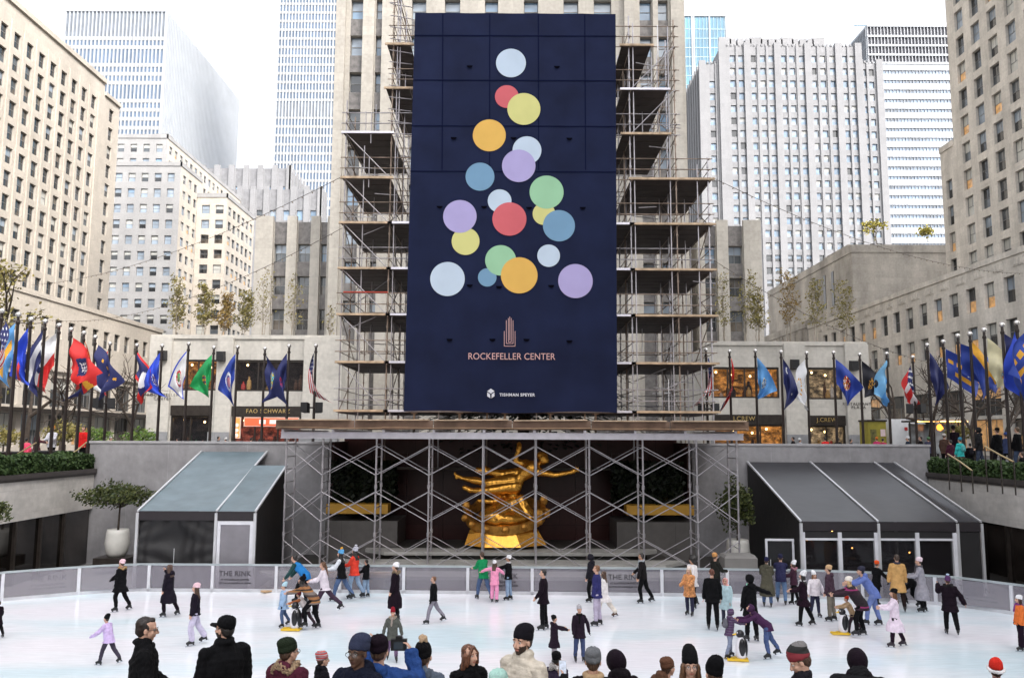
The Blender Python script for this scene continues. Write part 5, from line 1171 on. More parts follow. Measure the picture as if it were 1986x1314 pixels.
b=MB(); b.box(-8.36,0,0,8.26,.5,5.6); b.box(-8.36,-3.1,0,-8.2,-.002,5.45); b.box(8.1,-3.1,0,8.26,-.002,5.45)
for i in range(9): b.box(-7.6+i*1.8,-.12,0,-7.0+i*1.8,-.003,4.9)
b.build('wall_face',[m_red],r_)
# stepped basin
def basin_tier(b,x,y,z0,z1,c=.9): b.prism([(-x,y+c),(-x+c,y),(x-c,y),(x,y+c),(x,39.5),(-x,39.5)],z0,z1)
r_=empty('fountain_basin',(0,33,0)); tag(r_,'low stepped stone basin in front of the golden statue','fountain')
b=MB(); bm_=stone('basin_stone',(.34,.33,.31),bw=2.2,bh=.5,jdark=.8,var=.06,stain=.2)
for x,y,z0,z1 in ((9.6,31.6,-.02,.42),(6.9,33.0,.421,.66),(6.0,34.2,.661,.95)):
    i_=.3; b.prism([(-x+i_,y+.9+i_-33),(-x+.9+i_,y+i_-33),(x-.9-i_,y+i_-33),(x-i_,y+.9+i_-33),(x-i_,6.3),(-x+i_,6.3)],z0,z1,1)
    b.prism([(-x-.06,y+.87-33),(-x+.87,y-.06-33),(x-.87,y-.06-33),(x+.06,y+.87-33),(x+.06,y+1.2-33),(-x-.06,y+1.2-33)],z1-.0,z1+.13)
b.build('step',[bm_,mat('basin_shadow_gap',(.05,.045,.04),.6,var=.2)],r_);  # dark inset risers: shade between the steps put into the colour
for s,px in ((-1,'left'),(1,'right')):
    x0,x1=(-8.1,-4.95) if s<0 else (4.6,8.0); r_=empty('planter_block',((x0+x1)/2,37,.9)); tag(r_,'grey stone block under a yellow box on the '+px+' side of the golden statue','planter'); w=(x1-x0)/2
    b=MB(); b.box(-w,-.4,-1,w,2.4,1.15); b.build('stone_base',[stone('granite_brown',(.12,.11,.105),bw=1.7,bh=2.4,jdark=.7,var=.08,stain=.2,rough=.4)],r_)
    b=MB(); b.box(-w+(.0 if s<0 else .45),-.3,1.45,w-(.45 if s<0 else .0),.6,1.86); b.build('yellow_box',[mat('yellow_paint',(.48,.25,.02),.5,var=.1)],r_)
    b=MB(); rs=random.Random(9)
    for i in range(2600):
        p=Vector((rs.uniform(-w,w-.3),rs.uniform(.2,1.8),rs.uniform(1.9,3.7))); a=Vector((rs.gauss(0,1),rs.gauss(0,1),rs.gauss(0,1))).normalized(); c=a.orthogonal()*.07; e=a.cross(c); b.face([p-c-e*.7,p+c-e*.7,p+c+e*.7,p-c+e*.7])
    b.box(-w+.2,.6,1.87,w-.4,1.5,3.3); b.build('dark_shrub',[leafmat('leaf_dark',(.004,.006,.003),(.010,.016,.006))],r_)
# side walls
st_trav=stone('travertine',(.56,.53,.50),bw=2.4,bh=.9,jdark=.9,var=.04,stain=.2,ss=.6,ssz=2.0)
def side(s,label):
    X=-18.95 if s<0 else 18.95; r_=empty('side_wall',(X,20,0)); tag(r_,label,'wall'); Y1=17.95
    b=MB(); b.box(0,-14,2.42,s*.35,Y1,4.02); b.build('wall_face',[st_trav],r_)
    b=MB(); b.box(-s*.12,-14,4.021,s*.6,Y1,4.2); b.box(-s*.06,-14,3.93,-s*.001,Y1,4.02); b.build('coping',[mat('coping_dark',(.05,.042,.04),.5,var=.2)],r_)
    g=MB(); g.box(s*.12,-14,0,s*.14,Y1,2.419); g.build('glass',[glass('court_glass',(.018,.014,.012),var=.8,vs=.6)],r_)
    y=-14
    while y<Y1-.5:
        m=MB(); m.box(-s*.0,y-.06,0,s*.119,y+.06,2.418); m.build('mullion',[m_bronze],r_); y+=1.75
    k=MB(); k.box(s*1.5,-14,0,s*1.6,Y1,2.4); k.build('room_wall',[mat('room_dark',(.05,.03,.02),.7,var=.6,vs=1.0)],r_)
side(-1,'cream stone side wall over dark glazing below the left hedge'); side(1,'cream stone side wall over dark glazing below the right hedge')
def hedge(x0,x1,y0,y1,z0,z1,label,seed):
    rs=random.Random(seed); b=MB(); b.box(x0+.12,y0+.12,z0,x1-.12,y1-.12,z1-.12)
    n=int((y1-y0)*(1.2)*900)
    for i in range(n):
        f=rs.random(); 
        if f<.45: p=Vector((rs.uniform(x0,x1),rs.uniform(y0,y1),z1+rs.gauss(0,.035)))
        elif f<.9: p=Vector((rs.choice((x0,x1))+rs.gauss(0,.03),rs.uniform(y0,y1),rs.uniform(z0,z1)))
        else: p=Vector((rs.uniform(x0,x1),rs.choice((y0,y1)),rs.uniform(z0,z1)))
        p.z+=.05*math.sin(p.y*2.3)+.03*math.sin(p.y*5.1); a=Vector((rs.gauss(0,1),rs.gauss(0,1),rs.gauss(0,1))).normalized(); c=a.orthogonal()*.045; e=a.cross(c)*1.5; b.face([p-c,p-e*.2+c*.2+e,p+c,p-e])
    o=b.build('hedge',[leafmat('leaf_hedge',(.016,.035,.012),(.06,.10,.03))]); tag(o,label,'hedge'); return o
hedge(-19.75,-19.0,24,37.9,4.2,4.84,'clipped green hedge on the wall at left below the flag row',1); hedge(19.0,19.8,24,39.2,4.0,4.72,'clipped green hedge on the wall at right above the tent',2)
# ---- tents
m_blk=mat('tent_black',(.010,.009,.010),.6,var=.25,vs=2,bump=.5,bs=3.5); m_valance=mat('tent_valance',(.014,.010,.013),.55,var=.2)
m_roofL=mat('tent_roof_blue',(.11,.15,.17),.32,var=.2,vs=1.2,bump=.8,bs=1.6); m_roofR=mat('tent_roof_dark',(.018,.018,.022),.33,var=.3,vs=.8,bump=.5,bs=1.3)
m_pole=mat('tent_pole',(.62,.62,.64),.35,.5,var=.05)
def tent(label,xs,Y1,Z1,Y2,Z2,roofm_,fronts,drop=.0,lastZ=None,lastY=None):
    r_=empty('tent',(xs[0],Y1,0)); tag(r_,label,'tent'); l=Vector((xs[0],Y1,0))
    for i,(a,c) in enumerate(zip(xs,xs[1:])):
        y2,z2=(Y2,Z2) if not(lastZ and i==len(xs)-2) else (lastY,lastZ)
        n=10; rows=[]
        for j in range(n+1):
            t=j/n; rows.append([Vector((a+.04+(c-a-.08)*k/8,Y1+(y2-Y1)*t,Z1+(z2-Z1)*t-.09*math.sin(math.pi*t)*math.sin(math.pi*k/8)))-l for k in range(9)])
        b=MB(); b.loft(rows,cap=False,close=False); b.build('roof_panel',[roofm_],r_,smooth=True)
        b=MB(); b.box(a-l.x+.03,-.05,Z1-.34,c-l.x-.03,.0,Z1-.01); b.build('valance',[m_valance],r_)
    for i,x in enumerate(xs):
        y2,z2=(lastY,lastZ) if (lastZ and i==len(xs)-1) else (Y2,Z2)
        b=MB(); b.beam((x-l.x,-.02,Z1+.01),(x-l.x,y2-Y1,z2+.02),.075,.07); b.build('rafter',[m_pole],r_)
        b=MB(); b.box(x-l.x-.05,-.08,0,x-l.x+.05,.02,Z1-.06); b.build('pole',[m_pole],r_)
    for x in (xs[0],xs[-1]):
        y2,z2=(lastY,lastZ) if (lastZ and x==xs[-1]) else (Y2,Z2)
        b=MB(); b.face([Vector((x,Y1+.03,0))-l,Vector((x,y2,0))-l,Vector((x,y2,z2-.08))-l,Vector((x,Y1+.03,Z1-.06))-l]); b.build('side_curtain',[m_blk],r_)
    return r_,l
tl,l=tent('pale blue roofed black walled tent at the left behind the barrier',[-14.1,-11.13,-9.66],31.75,2.88,37.9,4.98,m_roofL,None,lastZ=4.45,lastY=35.9)
b=MB(); n=44; rows=[]
for j in range(25):   # gathered curtain tied at its middle
    t=j/24; row=[]
    for k in range(n+1):
        s=k/n; x=.05+2.85*s; z=2.52*t; pull=math.exp(-((t-.62)/.3)**2)*math.exp(-((s-.5)/.25)**2)
        row.append(Vector((x,.04+.022*math.sin(s*33+5*math.sin(3*t)+2*math.sin(s*9))*(.4+.9*abs(s-.5)*2)+.22*pull+.07*math.sin((abs(s-.5)*9+1.2)*(t-.62)*7)*math.exp(-abs(s-.5)*2),z+.02)))
    rows.append(row)
b.loft(rows,cap=False,close=False); b.build('front_curtain',[m_blk],tl,smooth=True)
b=MB(); b.box(1.42,-.02,.02,1.44,.0,1.5); b.build('tie_cord',[m_pole],tl)
b=MB(); b.box(3.02,.0,.02,4.38,.03,2.38); b.build('door_panel',[mat('frosted_grey',(.20,.19,.21),.3,var=.12,vs=1.5)],tl)
b=MB(); b.box(3.02,-.03,2.381,4.38,.05,2.52); b.box(3.03,-.05,.02,3.15,-.001,2.38); b.box(4.26,-.05,.02,4.38,-.001,2.38); b.build('door_frame',[m_wrail],tl)
tr_,l=tent('dark roofed tent with tall glazed front at the right behind the barrier',[10.72,13.58,16.5,17.4],31.15,2.66,37.9,4.62,m_roofR,None)
gl=MB(); gl.box(.06,.05,.1,5.7,.07,2.25); gl.build('glazing',[clear('tent_glass',(.02,.018,.02),.5,.04)],tr_)
for x in (.06,1.42,2.8,4.28,5.66):
    m=MB(); w=.07 if x not in(2.8,) else .11; m.box(x-w,-.06,.02,x+w,.12,2.27); m.build('mullion',[m_wrail],tr_)
m=MB(); m.box(.0,-.03,1.98,5.7,.045,2.06); m.build('transom',[m_wrail],tr_)
m=MB(); m.box(.06,-.01,2.06,5.7,.03,2.3); m.box(5.76,.0,.02,6.6,.03,2.3); m.build('black_panel',[m_blk],tr_)
rm=MB(); rm.box(.2,6.7,.02,6.5,6.8,4.2); rm.build('back_panel',[mat('tent_inside',(.03,.022,.02),.8,var=.7,vs=1.2)],tr_)
lm=MB(); rs=random.Random(3)
for i in range(14): lm.ball((rs.uniform(.5,6),rs.uniform(2.5,6.2),rs.uniform(1.0,2.2)),.035,n=6)
lm.build('lamp',[mat('tent_lamp',(1,.5,.15),.5,var=0,emit=3,ecol=(1,.45,.12))],tr_)
rs=random.Random(8)
for i in range(7):
    x=.8+i*.8; t=MB(); t.lathe([(.25,0),(.03,.02),(.03,.72),(.42,.73),(.42,.76)],(x,2.2+rs.random()*2.5,.02),n=12); t.build('table',[mat('table_dark',(.06,.04,.03),.5)],tr_)
# open glazed door at the tent's left corner
b=MB(); p=PZ(1483,1112,0.02); r_=empty('glass_door',(9.55,31.6,.02)); tag(r_,'white framed open glass door at the left corner of the dark tent','door')
b.box(-.02,0,0,.06,.05,1.95); b.box(.98,0,0,1.06,.05,1.95); b.box(.06,0,1.87,.98,.05,1.95); b.box(.06,0,0,.98,.05,.1); b.build('frame',[m_wrail],r_)
b=MB(); b.box(.06,.02,.1,.98,.03,1.87); b.build('pane',[clear('tent_glass',(.02,.018,.02),.5,.04)],r_); b=MB(); b.bar((.14,-.05,.7),(.14,-.05,1.2),.018); b.build('handle',[m_pole],r_)
# ---- planters with trees beside the tents
def clump_crown(b,rs,c,rx,ry,rz,n,s,m=0,hollow=.35):
    for i in range(n):
        d=Vector((rs.gauss(0,1),rs.gauss(0,1),rs.gauss(0,1))).normalized(); q=rs.uniform(hollow,1)**.5
        lump=1+.22*math.sin(d.x*5+d.z*3)+.15*math.sin(d.y*7+1)
        p=Vector(c)+Vector((d.x*rx*q*lump,d.y*ry*q*lump,d.z*rz*q*lump)); a=Vector((rs.gauss(0,1),rs.gauss(0,1),rs.gauss(0,1))).normalized(); u=a.orthogonal().normalized()*s*rs.uniform(.6,1.2); v=a.cross(u)*.55
        b.face([p-u,p-v,p+u,p+v],m)
m_bark=mat('bark',(.06,.045,.035),.9,var=.3,vs=8,bump=.6,bs=30); m_barkp=mat('bark_pale',(.30,.26,.21),.85,var=.25,vs=6,bump=.4,bs=25)
def potted(px,pyb,Y,label,potlabel,crown,spread,seed):
    p=PY(px,pyb,Y); z0=p.z; s=1.0
    r_=empty('planter_pot',(p.x,Y,z0)); tag(r_,potlabel,'pot')
    b=MB(); b.lathe([(.30,0),(.42,.15),(.5,.55),(.46,.95),(.43,1.12),(.38,1.12),(.38,1.0)],n=20); b.build('pot',[mat('pot_white',(.62,.60,.56),.5,var=.08,bump=.1)],r_,smooth=True)
    b=MB(); b.box(-.7,-.6,-.42,.7,.6,-.002); b.build('plinth',[m_bronze],r_)
    t=empty('potted_tree',(p.x,Y,z0+1.0)); tag(t,label,'tree'); rs=random.Random(seed)
    b=MB(); b.bar((0,0,0),(.03,0,crown[2]),.05,.035,n=8)
    for i in range(14): a=rs.uniform(0,6.28); b.bar((.03,0,crown[2]*rs.uniform(.75,1)),(math.cos(a)*spread[0]*.7,math.sin(a)*spread[1]*.7,crown[2]+rs.uniform(-.1,.5)),.025,.008,n=5)
    b.build('trunk',[m_bark],t)
    b=MB(); clump_crown(b,rs,(crown[0],0,crown[2]+.25),spread[0],spread[1],spread[2],2300,.08,hollow=.1)
    b.build('crown',[leafmat('leaf_olive',(.02,.035,.012),(.09,.10,.03))],t)
potted(226,1078,35.6,'flat crowned dark green tree in a white pot left of the pale blue tent','tall white pot on a dark plinth left of the pale blue tent',(-.05,0,1.3),(1.6,1.2,.5),4)
potted(1432,1098,35.4,'dark bushy tree in a pot between the scaffold and the dark tent','grey pot on a dark plinth between the scaffold and the dark tent',(0,0,1.35),(.75,.8,1.0),5)
t=empty('potted_tree',(-18.3,29.6,.0)); tag(t,'olive leafy branch tip of a tree poking in at the left edge below the hedge','tree'); b=MB(); b.bar((-.3,0,0),(-.2,0,2.9),.05,.03); b.build('trunk',[m_bark],t); b=MB(); clump_crown(b,random.Random(6),(-.05,0,3.05),.72,.6,.42,700,.08,hollow=.1); b.build('crown',[leafmat('leaf_olive',(.02,.035,.012),(.09,.10,.03))],t)
# concrete block, lumber
def lump(name,label,cat,px,py,Y,w,d,h,m):
    p=PY(px,py,Y); r=MB(); r.loft([[(-w/2,-d/2,0),(w/2,-d/2,0),(w/2,d/2,0),(-w/2,d/2,0)],[(-w/2,-d/2,h*.85),(w/2,-d/2,h*.85),(w/2,d/2,h*.85),(-w/2,d/2,h*.85)],[(-w/2+.08,-d/2+.08,h),(w/2-.08,-d/2+.08,h),(w/2-.08,d/2-.08,h),(-w/2+.08,d/2-.08,h)]]); o=r.build(name,[m],loc=p); tag(o,label,cat); return o
lump('concrete_block','pale concrete block behind the barrier beside the scaffold foot','block',1432,1112,32.6,1.25,.9,.75,m_conc)
wood=mat('lumber',(.50,.33,.19),.7,var=.2,vs=4,bump=.3,bs=20)
for i,(px,py,dx,rz,lab) in enumerate(((620,1100,2.6,.02,'top plank of the lumber pile behind the barrier'),(628,1105,2.7,-.015,'middle plank of the lumber pile behind the barrier'),(622,1110,2.5,.01,'lowest plank of the lumber pile behind the barrier'),(515,1126,2.4,.9,'single plank lying at a slant below the scaffold foot'))):
    p=PY(px,py,31.5 if i<3 else 31.0); z=(.62-.06*i) if i<3 else .03; b=MB(); b.box(0,0,0,dx,.28,.055); o=b.build('plank',[wood],loc=(p.x,p.y,z)); o.rotation_euler=(0,0,rz); tag(o,lab,'plank','planks behind the barrier')
b=MB(); b.box(0,0,0,2.2,.6,.44); o=b.build('timber_sleeper',[mat('sleeper',(.18,.13,.09),.8,var=.3)],loc=(PY(630,1110,31.5).x,31.45,.0)); tag(o,'dark timber bearer under the lumber pile','timber')
# ================================================================ SCAFFOLDS, BANNER, STATUE
m_tube=mat('scaffold_tube',(.37,.35,.37),.38,.5,var=.2,vs=3); m_tube2=mat('scaffold_tube_rusty',(.26,.20,.16),.5,.5,var=.4,vs=2)
m_alub=mat('alu_beam',(.55,.53,.58),.35,.5,var=.1); m_ply=mat('plywood',(.42,.27,.16),.7,var=.25,vs=2,bump=.2); m_plyd=mat('plywood_dark',(.16,.10,.07),.8,var=.3,vs=2); m_board=mat('scaffold_board',(.46,.34,.23),.75,var=.3,vs=3,bump=.3); m_deckd=mat('deck_steel',(.06,.045,.042),.55,.4,var=.3,vs=1.5)
sf=empty('support_scaffold',(0,33,0)); tag(sf,'grey tube scaffold with crossed braces carrying the plywood deck in front of the golden statue','scaffold')
X0=[-8.92,-7.47,-5.35,-3.26,-1.13,.97,3.08,5.2,7.33,8.93]; ZT=5.62; YF,YB=0,1.35; zb=.42
for x in X0:
    b=MB()
    z0=0.02 if abs(x)>8.5 else zb
    for y in (YF,YB): b.bar((x,y,z0),(x,y,ZT),.039,n=8); b.box(x-.09,y-.09,z0,x+.09,y+.09,z0+.02)
    z=.9
    while z<ZT-.1: b.bar((x,YF,z),(x,YB,z),.02,n=6); z+=.5
    for z in (1.9,3.75): 
        for y in (YF,YB): b.bar((x,y,z-.08),(x,y,z+.08),.06,n=8)
    b.build('frame',[m_tube],sf)
for y in (YF,YB):
    for i,(a,c) in enumerate(zip(X0,X0[1:])):
        if c-a<1.6 and y==YB: pass
        for z in (.55,2.4,4.2):
            b=MB(); dz=1.15; o=-.06 if y==YF else .06
            b.bar((a,y+o,z),(c,y+o,z+dz),.018,n=6); b.bar((a,y+o*1.6,z+dz),(c,y+o*1.6,z),.018,n=6); b.build('cross_brace',[m_tube],sf)
for y,z in ((-.0,5.75),(1.35,5.75)):
    b=MB(); b.box(-9.15,y-.09,z-.13,9.2,y+.09,z-.1); b.box(-9.15,y-.03,z-.1,9.2,y+.03,z+.1); b.box(-9.15,y-.09,z+.1,9.2,y+.09,z+.13); b.build('beam',[m_alub],sf)
for i in range(10):
    x=-9.0+i*1.98; b=MB(); b.box(x-.05,-.35,5.881,x+.05,7.6,5.98); b.build('joist',[m_alub],sf)
rs=random.Random(2)
for i in range(9):
    x=-9.1+i*2.03; b=MB(); M=Matrix.Translation((x,0,6.03+rs.uniform(0,.05)))@Matrix.Rotation(R(rs.uniform(-.8,.8)),4,'Y')
    b.box(0,-.75,-.02,2.02,7.8,.0,0,M); b.build('deck_board',[m_ply],sf)
for i in range(6):
    x=-9.2+i*3.08; b=MB(); M=Matrix.Translation((x,-.62,6.12))@Matrix.Rotation(R(rs.uniform(-.7,.7)),4,'Y')
    b.box(0,-.03,-.14,3.05,.03,.2,0,M); b.build('toe_board',[m_plyd],sf)
    b=MB(); b.box(.05,-.3,.205,2.9,.25,.245,0,M); b.build('plank',[m_board],sf)
# ---- tall scaffold round the hidden tree
ts=empty('tree_scaffold',(.6,40.2,G)); tag(ts,'tall rusty tube scaffold with board decks behind and around the blue banner','scaffold')
tl0=Vector((.6,40.2,G)); Y0=40.2
XS=[PY(662,600,Y0).x,PY(752,600,Y0).x,-3.55,-1.2,1.2,3.55,PY(1226,600,Y0).x,PY(1316,600,Y0).x,PY(1379,600,Y0).x]
YS=[Y0,Y0+2.2,Y0+4.4,Y0+6.6]
DZ=[PY(700,py,Y0).z for py in (797,703,611,522,434,347,260)]; st_=DZ[-1]-DZ[-2]; DZ+=[DZ[-1]+st_,DZ[-1]+2*st_,DZ[-1]+3*st_]
TOP=[PY(690,195,Y0).z,29.5,26.2,26.2,26.2,26.2,27.2,27.0,PY(1379,305,Y0).z]
def tp(x,y,z): return Vector((x,y,z))-tl0
for j,y in enumerate(YS):
    for i,x in enumerate(XS):
        if 2<=i<=5 and j in(1,2): continue
        b=MB(); b.bar(tp(x,y,G),tp(x,y,TOP[i]),.036,n=6)
        z=G+1.0
        while z<TOP[i]: b.bar(tp(x,y,z-.05),tp(x,y,z+.05),.058,n=6); z+=.5*st_
        b.build('standard',[m_tube2 if (i+j)%2 else m_tube],ts)
def xr(z):   # columns still standing at this height
    return [i for i in range(9) if TOP[i]>z-.1]
trans=MB(); nledger=0
for k,z in enumerate(DZ+[DZ[-1]+1.0]):
    ii=xr(z); a,c=XS[ii[0]],XS[ii[-1]]
    for j,y in ((0,Y0),(3,YS[3])):
        for dz in (0,.55,1.1):
            zz=z+dz
            i2=xr(zz)
            if not i2: continue
            b=MB(); b.bar(tp(XS[i2[0]]-.25,y-.04,zz),tp(XS[i2[-1]]+.25,y-.04,zz),.026,n=6); b.build('ledger',[m_tube2 if (k+j)%3 else m_tube],ts)
    for y in YS[1:3]: trans.bar(tp(a-.2,y,z+.05),tp(c+.2,y,z+.05),.024,n=5)
    for i in ii:
        if 2<=i<=5 : 
            trans.bar(tp(XS[i],Y0-.2,z-.08),tp(XS[i],YS[3]+.2,z-.08),.024,n=5); continue
        for dz in (-.08,.5,1.05):
            if z+dz<TOP[i]: trans.bar(tp(XS[i]+.04,Y0-.25,z+dz),tp(XS[i]+.04,YS[3]+.2,z+dz),.022,n=5)
o=trans.build('transom',[m_tube2],ts); tag(o,kind='stuff')
k_=0
def deck(x0,x1,z,label=None):
    global k_; k_+=1
    b=MB(); n=max(2,int((YS[3]-Y0)/.32))
    for q in range(n):
        y=Y0-.15+q*.32; b.box(x0-tl0.x,y-tl0.y,z-.05-G+.004*(q%3),x1-tl0.x,y+.3-tl0.y,z-G+.004*(q%3))
    b.box(x0-.1-tl0.x,-.24,z-.03-G,x1+.15-tl0.x,-.155,z+.075-G,1 if k_%3 else 2)
    b.build('deck',[m_deckd,m_board,m_alub],ts)
for k,z in enumerate(DZ):
    if TOP[0]>z: deck(XS[0]-.1,XS[1],z)
    elif k<9: deck(XS[1]-.3,XS[1]+.9,z)
    if TOP[8]>z: deck(XS[6],XS[8]+.15,z)
    elif TOP[7]>z: deck(XS[6]-.4,XS[6]+(1.1 if k>7 else 1.9),z)
    deck(XS[1]+.02,XS[6]-.02,z) if k<5 else None  # hidden middle decks, added to keep the scaffold interior dark
for k in range(len(DZ)-1):
    z0,z1=DZ[k],DZ[k+1]
    for (i,i2,y,sg) in ((0,1,Y0-.1,-1),(8,7,YS[3],1),(7,6,Y0-.1,1)):
        if TOP[i]<z1 or TOP[i2]<z1: continue
        if i==7 and k<6: continue
        b=MB(); b.bar(tp(XS[i],y,z1),tp(XS[i2],y,z0),.025,n=6); b.build('brace',[m_tube],ts)
    for i in (0,1,7,8):
        if TOP[i]>z1: b=MB(); b.bar(tp(XS[i],Y0,z1 if k%2 else z0),tp(XS[i],YS[2],z0 if k%2 else z1),.024,n=6); b.build('brace',[m_tube2],ts)
# doubled legs, guard rails and odd tubes that thicken the frame
rs=random.Random(12)
for (x,zt_) in ((XS[1]+.22,TOP[1]),(XS[6]+.2,TOP[6]),(XS[7]-.3,TOP[7]),(XS[0]+.95,TOP[0]-2),(XS[8]-.55,TOP[8])):
    for y in (Y0-.05,YS[1]+.9): b=MB(); b.bar(tp(x,y,G+2),tp(x,y,zt_-.4),.03,n=6); b.build('standard',[m_tube],ts)
for k in range(95):
    z=rs.choice(DZ)+rs.uniform(.3,1.9); sd=rs.random()<.45; x0=XS[0] if sd else XS[6]; x1=XS[1] if sd else XS[8]
    if z>(TOP[0] if sd else TOP[8]): 
        if sd: continue
        x1=XS[7]
        if z>26: continue
    y=rs.choice((Y0-.12,YS[1],YS[2],YS[3])); xa=rs.uniform(x0,x1-.6); b=MB()
    if rs.random()<.4: b.bar(tp(xa,y,z-.9),tp(xa,y,z+.7),.026,n=6)
    else: b.bar(tp(xa,y,z),tp(min(x1+.3,xa+rs.uniform(.8,2.2)),y+rs.uniform(-.05,.6),z+rs.uniform(-.1,.1)+(.9 if rs.random()<.3 else 0)),.024,n=6)
    b.build('ledger',[m_tube if k%3 else mat('scaffold_tube_bright',(.55,.54,.55),.35,.6,var=.1)],ts)
# clutter of tube ends at the top left, where the scaffold is being built on
for k in range(12):
    z=DZ[6]+.6+k*.62; b=MB(); b.bar(tp(XS[1]-.15,Y0-.3,z),tp(XS[1]+.95,Y0+.1,z+.02*(k%3)),.026,n=6); b.bar(tp(XS[1]+.35,Y0,z-.3),tp(XS[1]+.35,Y0,z+.35),.03,n=6); b.build('ledger',[m_tube],ts)
for k in range(5):
    b=MB(); b.bar(tp(XS[1]+1.4+k*2.2,Y0,DZ[0]-1.1),tp(XS[1]+1.4+k*2.2,Y0,DZ[0]-.06),.06,n=8); b.box(XS[1]+1.25+k*2.2-tl0.x,-.15,DZ[0]-.1-G,XS[1]+1.55+k*2.2-tl0.x,.15,DZ[0]-.06-G); b.build('jack',[m_tube2],ts)
b=MB(); b.bar(tp(XS[0]+.1,Y0-.12,PY(700,567,Y0).z),tp(XS[1],Y0-.12,PY(700,567,Y0).z),.03,n=6); b.build('red_tube',[mat('red_tube',(.5,.05,.03),.5)],ts)
# the tree inside
t=empty('spruce',(.7,45.2,G)); tag(t,'dark evergreen tree hidden inside the scaffold behind the banner','tree'); b=MB(); b.bar((0,0,0),(0,0,19),.4,.05,n=8); b.build('trunk',[m_bark],t)
b=MB(); rs=random.Random(5)
for i in range(12000):
    z=rs.uniform(1.5,19); r_=(1-z/20)*6.6*rs.uniform(.55,1.05); a=rs.uniform(0,6.283); lay=.5*math.sin(z*5)
    p=Vector((r_*math.cos(a)*1.2,max(-4.6,min(2.5,r_*math.sin(a)*.75)),z+lay*.2-r_*.15)); d=Vector((math.cos(a),math.sin(a),-.35)); u=d*.34; v=d.cross(Vector((0,0,1)))*.13; b.face([p-v,p+u*.4-v*.6,p+u,p+v])
b.build('crown',[leafmat('needle',(.006,.014,.008),(.02,.04,.02))],t)
# ---- banner
BY=39.55; TLp,TRp,BRp,BLp=PY(805,25,BY),PY(1194,27.5,BY),PY(1197,799,BY),PY(783,796,BY)
bn=empty('banner',((BLp.x+BRp.x)/2,BY,BLp.z)); tag(bn,'huge navy banner printed with pastel dots in a tree shape hanging on the scaffold','banner'); l=Vector(bn.location)
def bpt(u,v): return (BLp*(1-u)+BRp*u)*(1-v)+(TLp*(1-u)+TRp*u)*v
nx,nz=30,60; b=MB(); rows=[]
def bdy(u,v):
    d=.012*math.sin(u*29+v*3)*math.sin(v*17)+.03*max(0,1-v*7)*math.sin(u*13+v*50)
    d-=.012*(abs((u*4.24)%1-.5)<.06)
    return d
for j in range(nz+1): rows.append([bpt(i/nx,j/nz)-l+Vector((0,bdy(i/nx,j/nz),(.05*math.sin(i/nx*9.4)-.03) if j==0 else 0)) for i in range(nx+1)])
b.loft(rows,cap=False,close=False)
m_nav=mat('banner_navy',(.0085,.013,.041),.75,var=.22,vs=.6,bump=.35,bs=1.6,spec=.12)
b.build('fabric',[m_nav],bn,smooth=True)
PAL={'w':(.46,.55,.66),'r':(.54,.12,.14),'y':(.56,.545,.22),'o':(.64,.39,.10),'l':(.37,.33,.57),'b':(.16,.29,.43),'g':(.28,.50,.32)}
dots=[(991,123,29,'w',0),(983,188,23,'r',0),(1016,212,32,'y',1),(949,263,32,'o',0),(1022,292,28,'w',0),(1006,322,32.5,'l',1),(931,343,28,'b',0),(1060,373,33,'g',1),(969,390,23,'w',0),(1055,415,22,'y',0),(892,420,32.5,'l',1),(988,425,33,'r',1),(1084,438,31,'b',1),(903,468,27,'y',0),(971,505,30,'g',1),(1064,496,22,'w',0),(945,538,18,'b',0),(1007,534,35.5,'o',2),(868,541,33.5,'w',0),(1116,545,33.5,'l',0)]
for px,py,r,c,ly in dots:
    b=MB(); y=-.035-.006*ly; ring=[]; ce=PY(px,py,BY)-l; ex=PY(px+r,py,BY)-l; rad=(ex-ce).length
    b.face([ce+Vector((rad*math.cos(2*math.pi*k/56),y,rad*math.sin(2*math.pi*k/56))) for k in range(56)]); b.build('printed_dot',[mat('print_'+c,PAL[c],.75,var=.05,vs=.8,bump=.3,bs=1.6,spec=.12)],bn)
sm=mat('banner_seam',(.006,.0085,.029),.9,var=0,spec=0); b=MB()
for py in (69,155.5,244,332,): 
    a=PY(805-(py-25)*.03,py,BY)-l; c=PY(1195,py+1,BY)-l; b.box(a.x,-.03,a.z-.03,c.x,-.026,a.z+.02)
for px in (859,950,1044,1134):
    t_=PY(px,28,BY)-l; bt=PY(px-2*(993-px)/993*6,330,BY)-l; b.beam(t_+Vector((0,-.022,0)),bt+Vector((0,-.022,0)),.05,.004,up=(0,1,0))
b.build('seam',[sm],bn)
for px,py in ((911,129),(1080,130),(880,268),(996,268),(1104,269),(853,401),(939,401),(1026,403),(1130,403),(911,553),(968,556),(1069,554),(872,658),(955,658),(1021,658),(1104,661)):
    b=MB(); c=PY(px,py,BY)-l; b.face([c+Vector((.15*math.cos(math.pi+math.pi*k/12),-.05-.03*(math.sin(math.pi*k/12)),.03+.13*math.sin(math.pi+math.pi*k/12))) for k in range(13)]); b.build('vent_flap',[mat('vent_dark',(.003,.003,.006),.9,var=0,spec=0)],bn)
pink=mat('print_pink',(.55,.34,.33),.6,var=0); wt=mat('print_white',(.55,.58,.66),.6,var=0)
c=PY(992,697,BY)-l; letters('ROCKEFELLER CENTER',.45,.002,'lettering',pink,bn,Matrix.Translation((c.x,-.06,c.z))@Matrix.Scale(.89,4,(1,0,0))@UPRIGHT,space=1.02)
c=PY(1003,768,BY)-l; letters('TISHMAN SPEYER',.198,.002,'lettering',wt,bn,Matrix.Translation((c.x,-.07,c.z))@UPRIGHT,space=1.12,bold=.006)
b=MB()
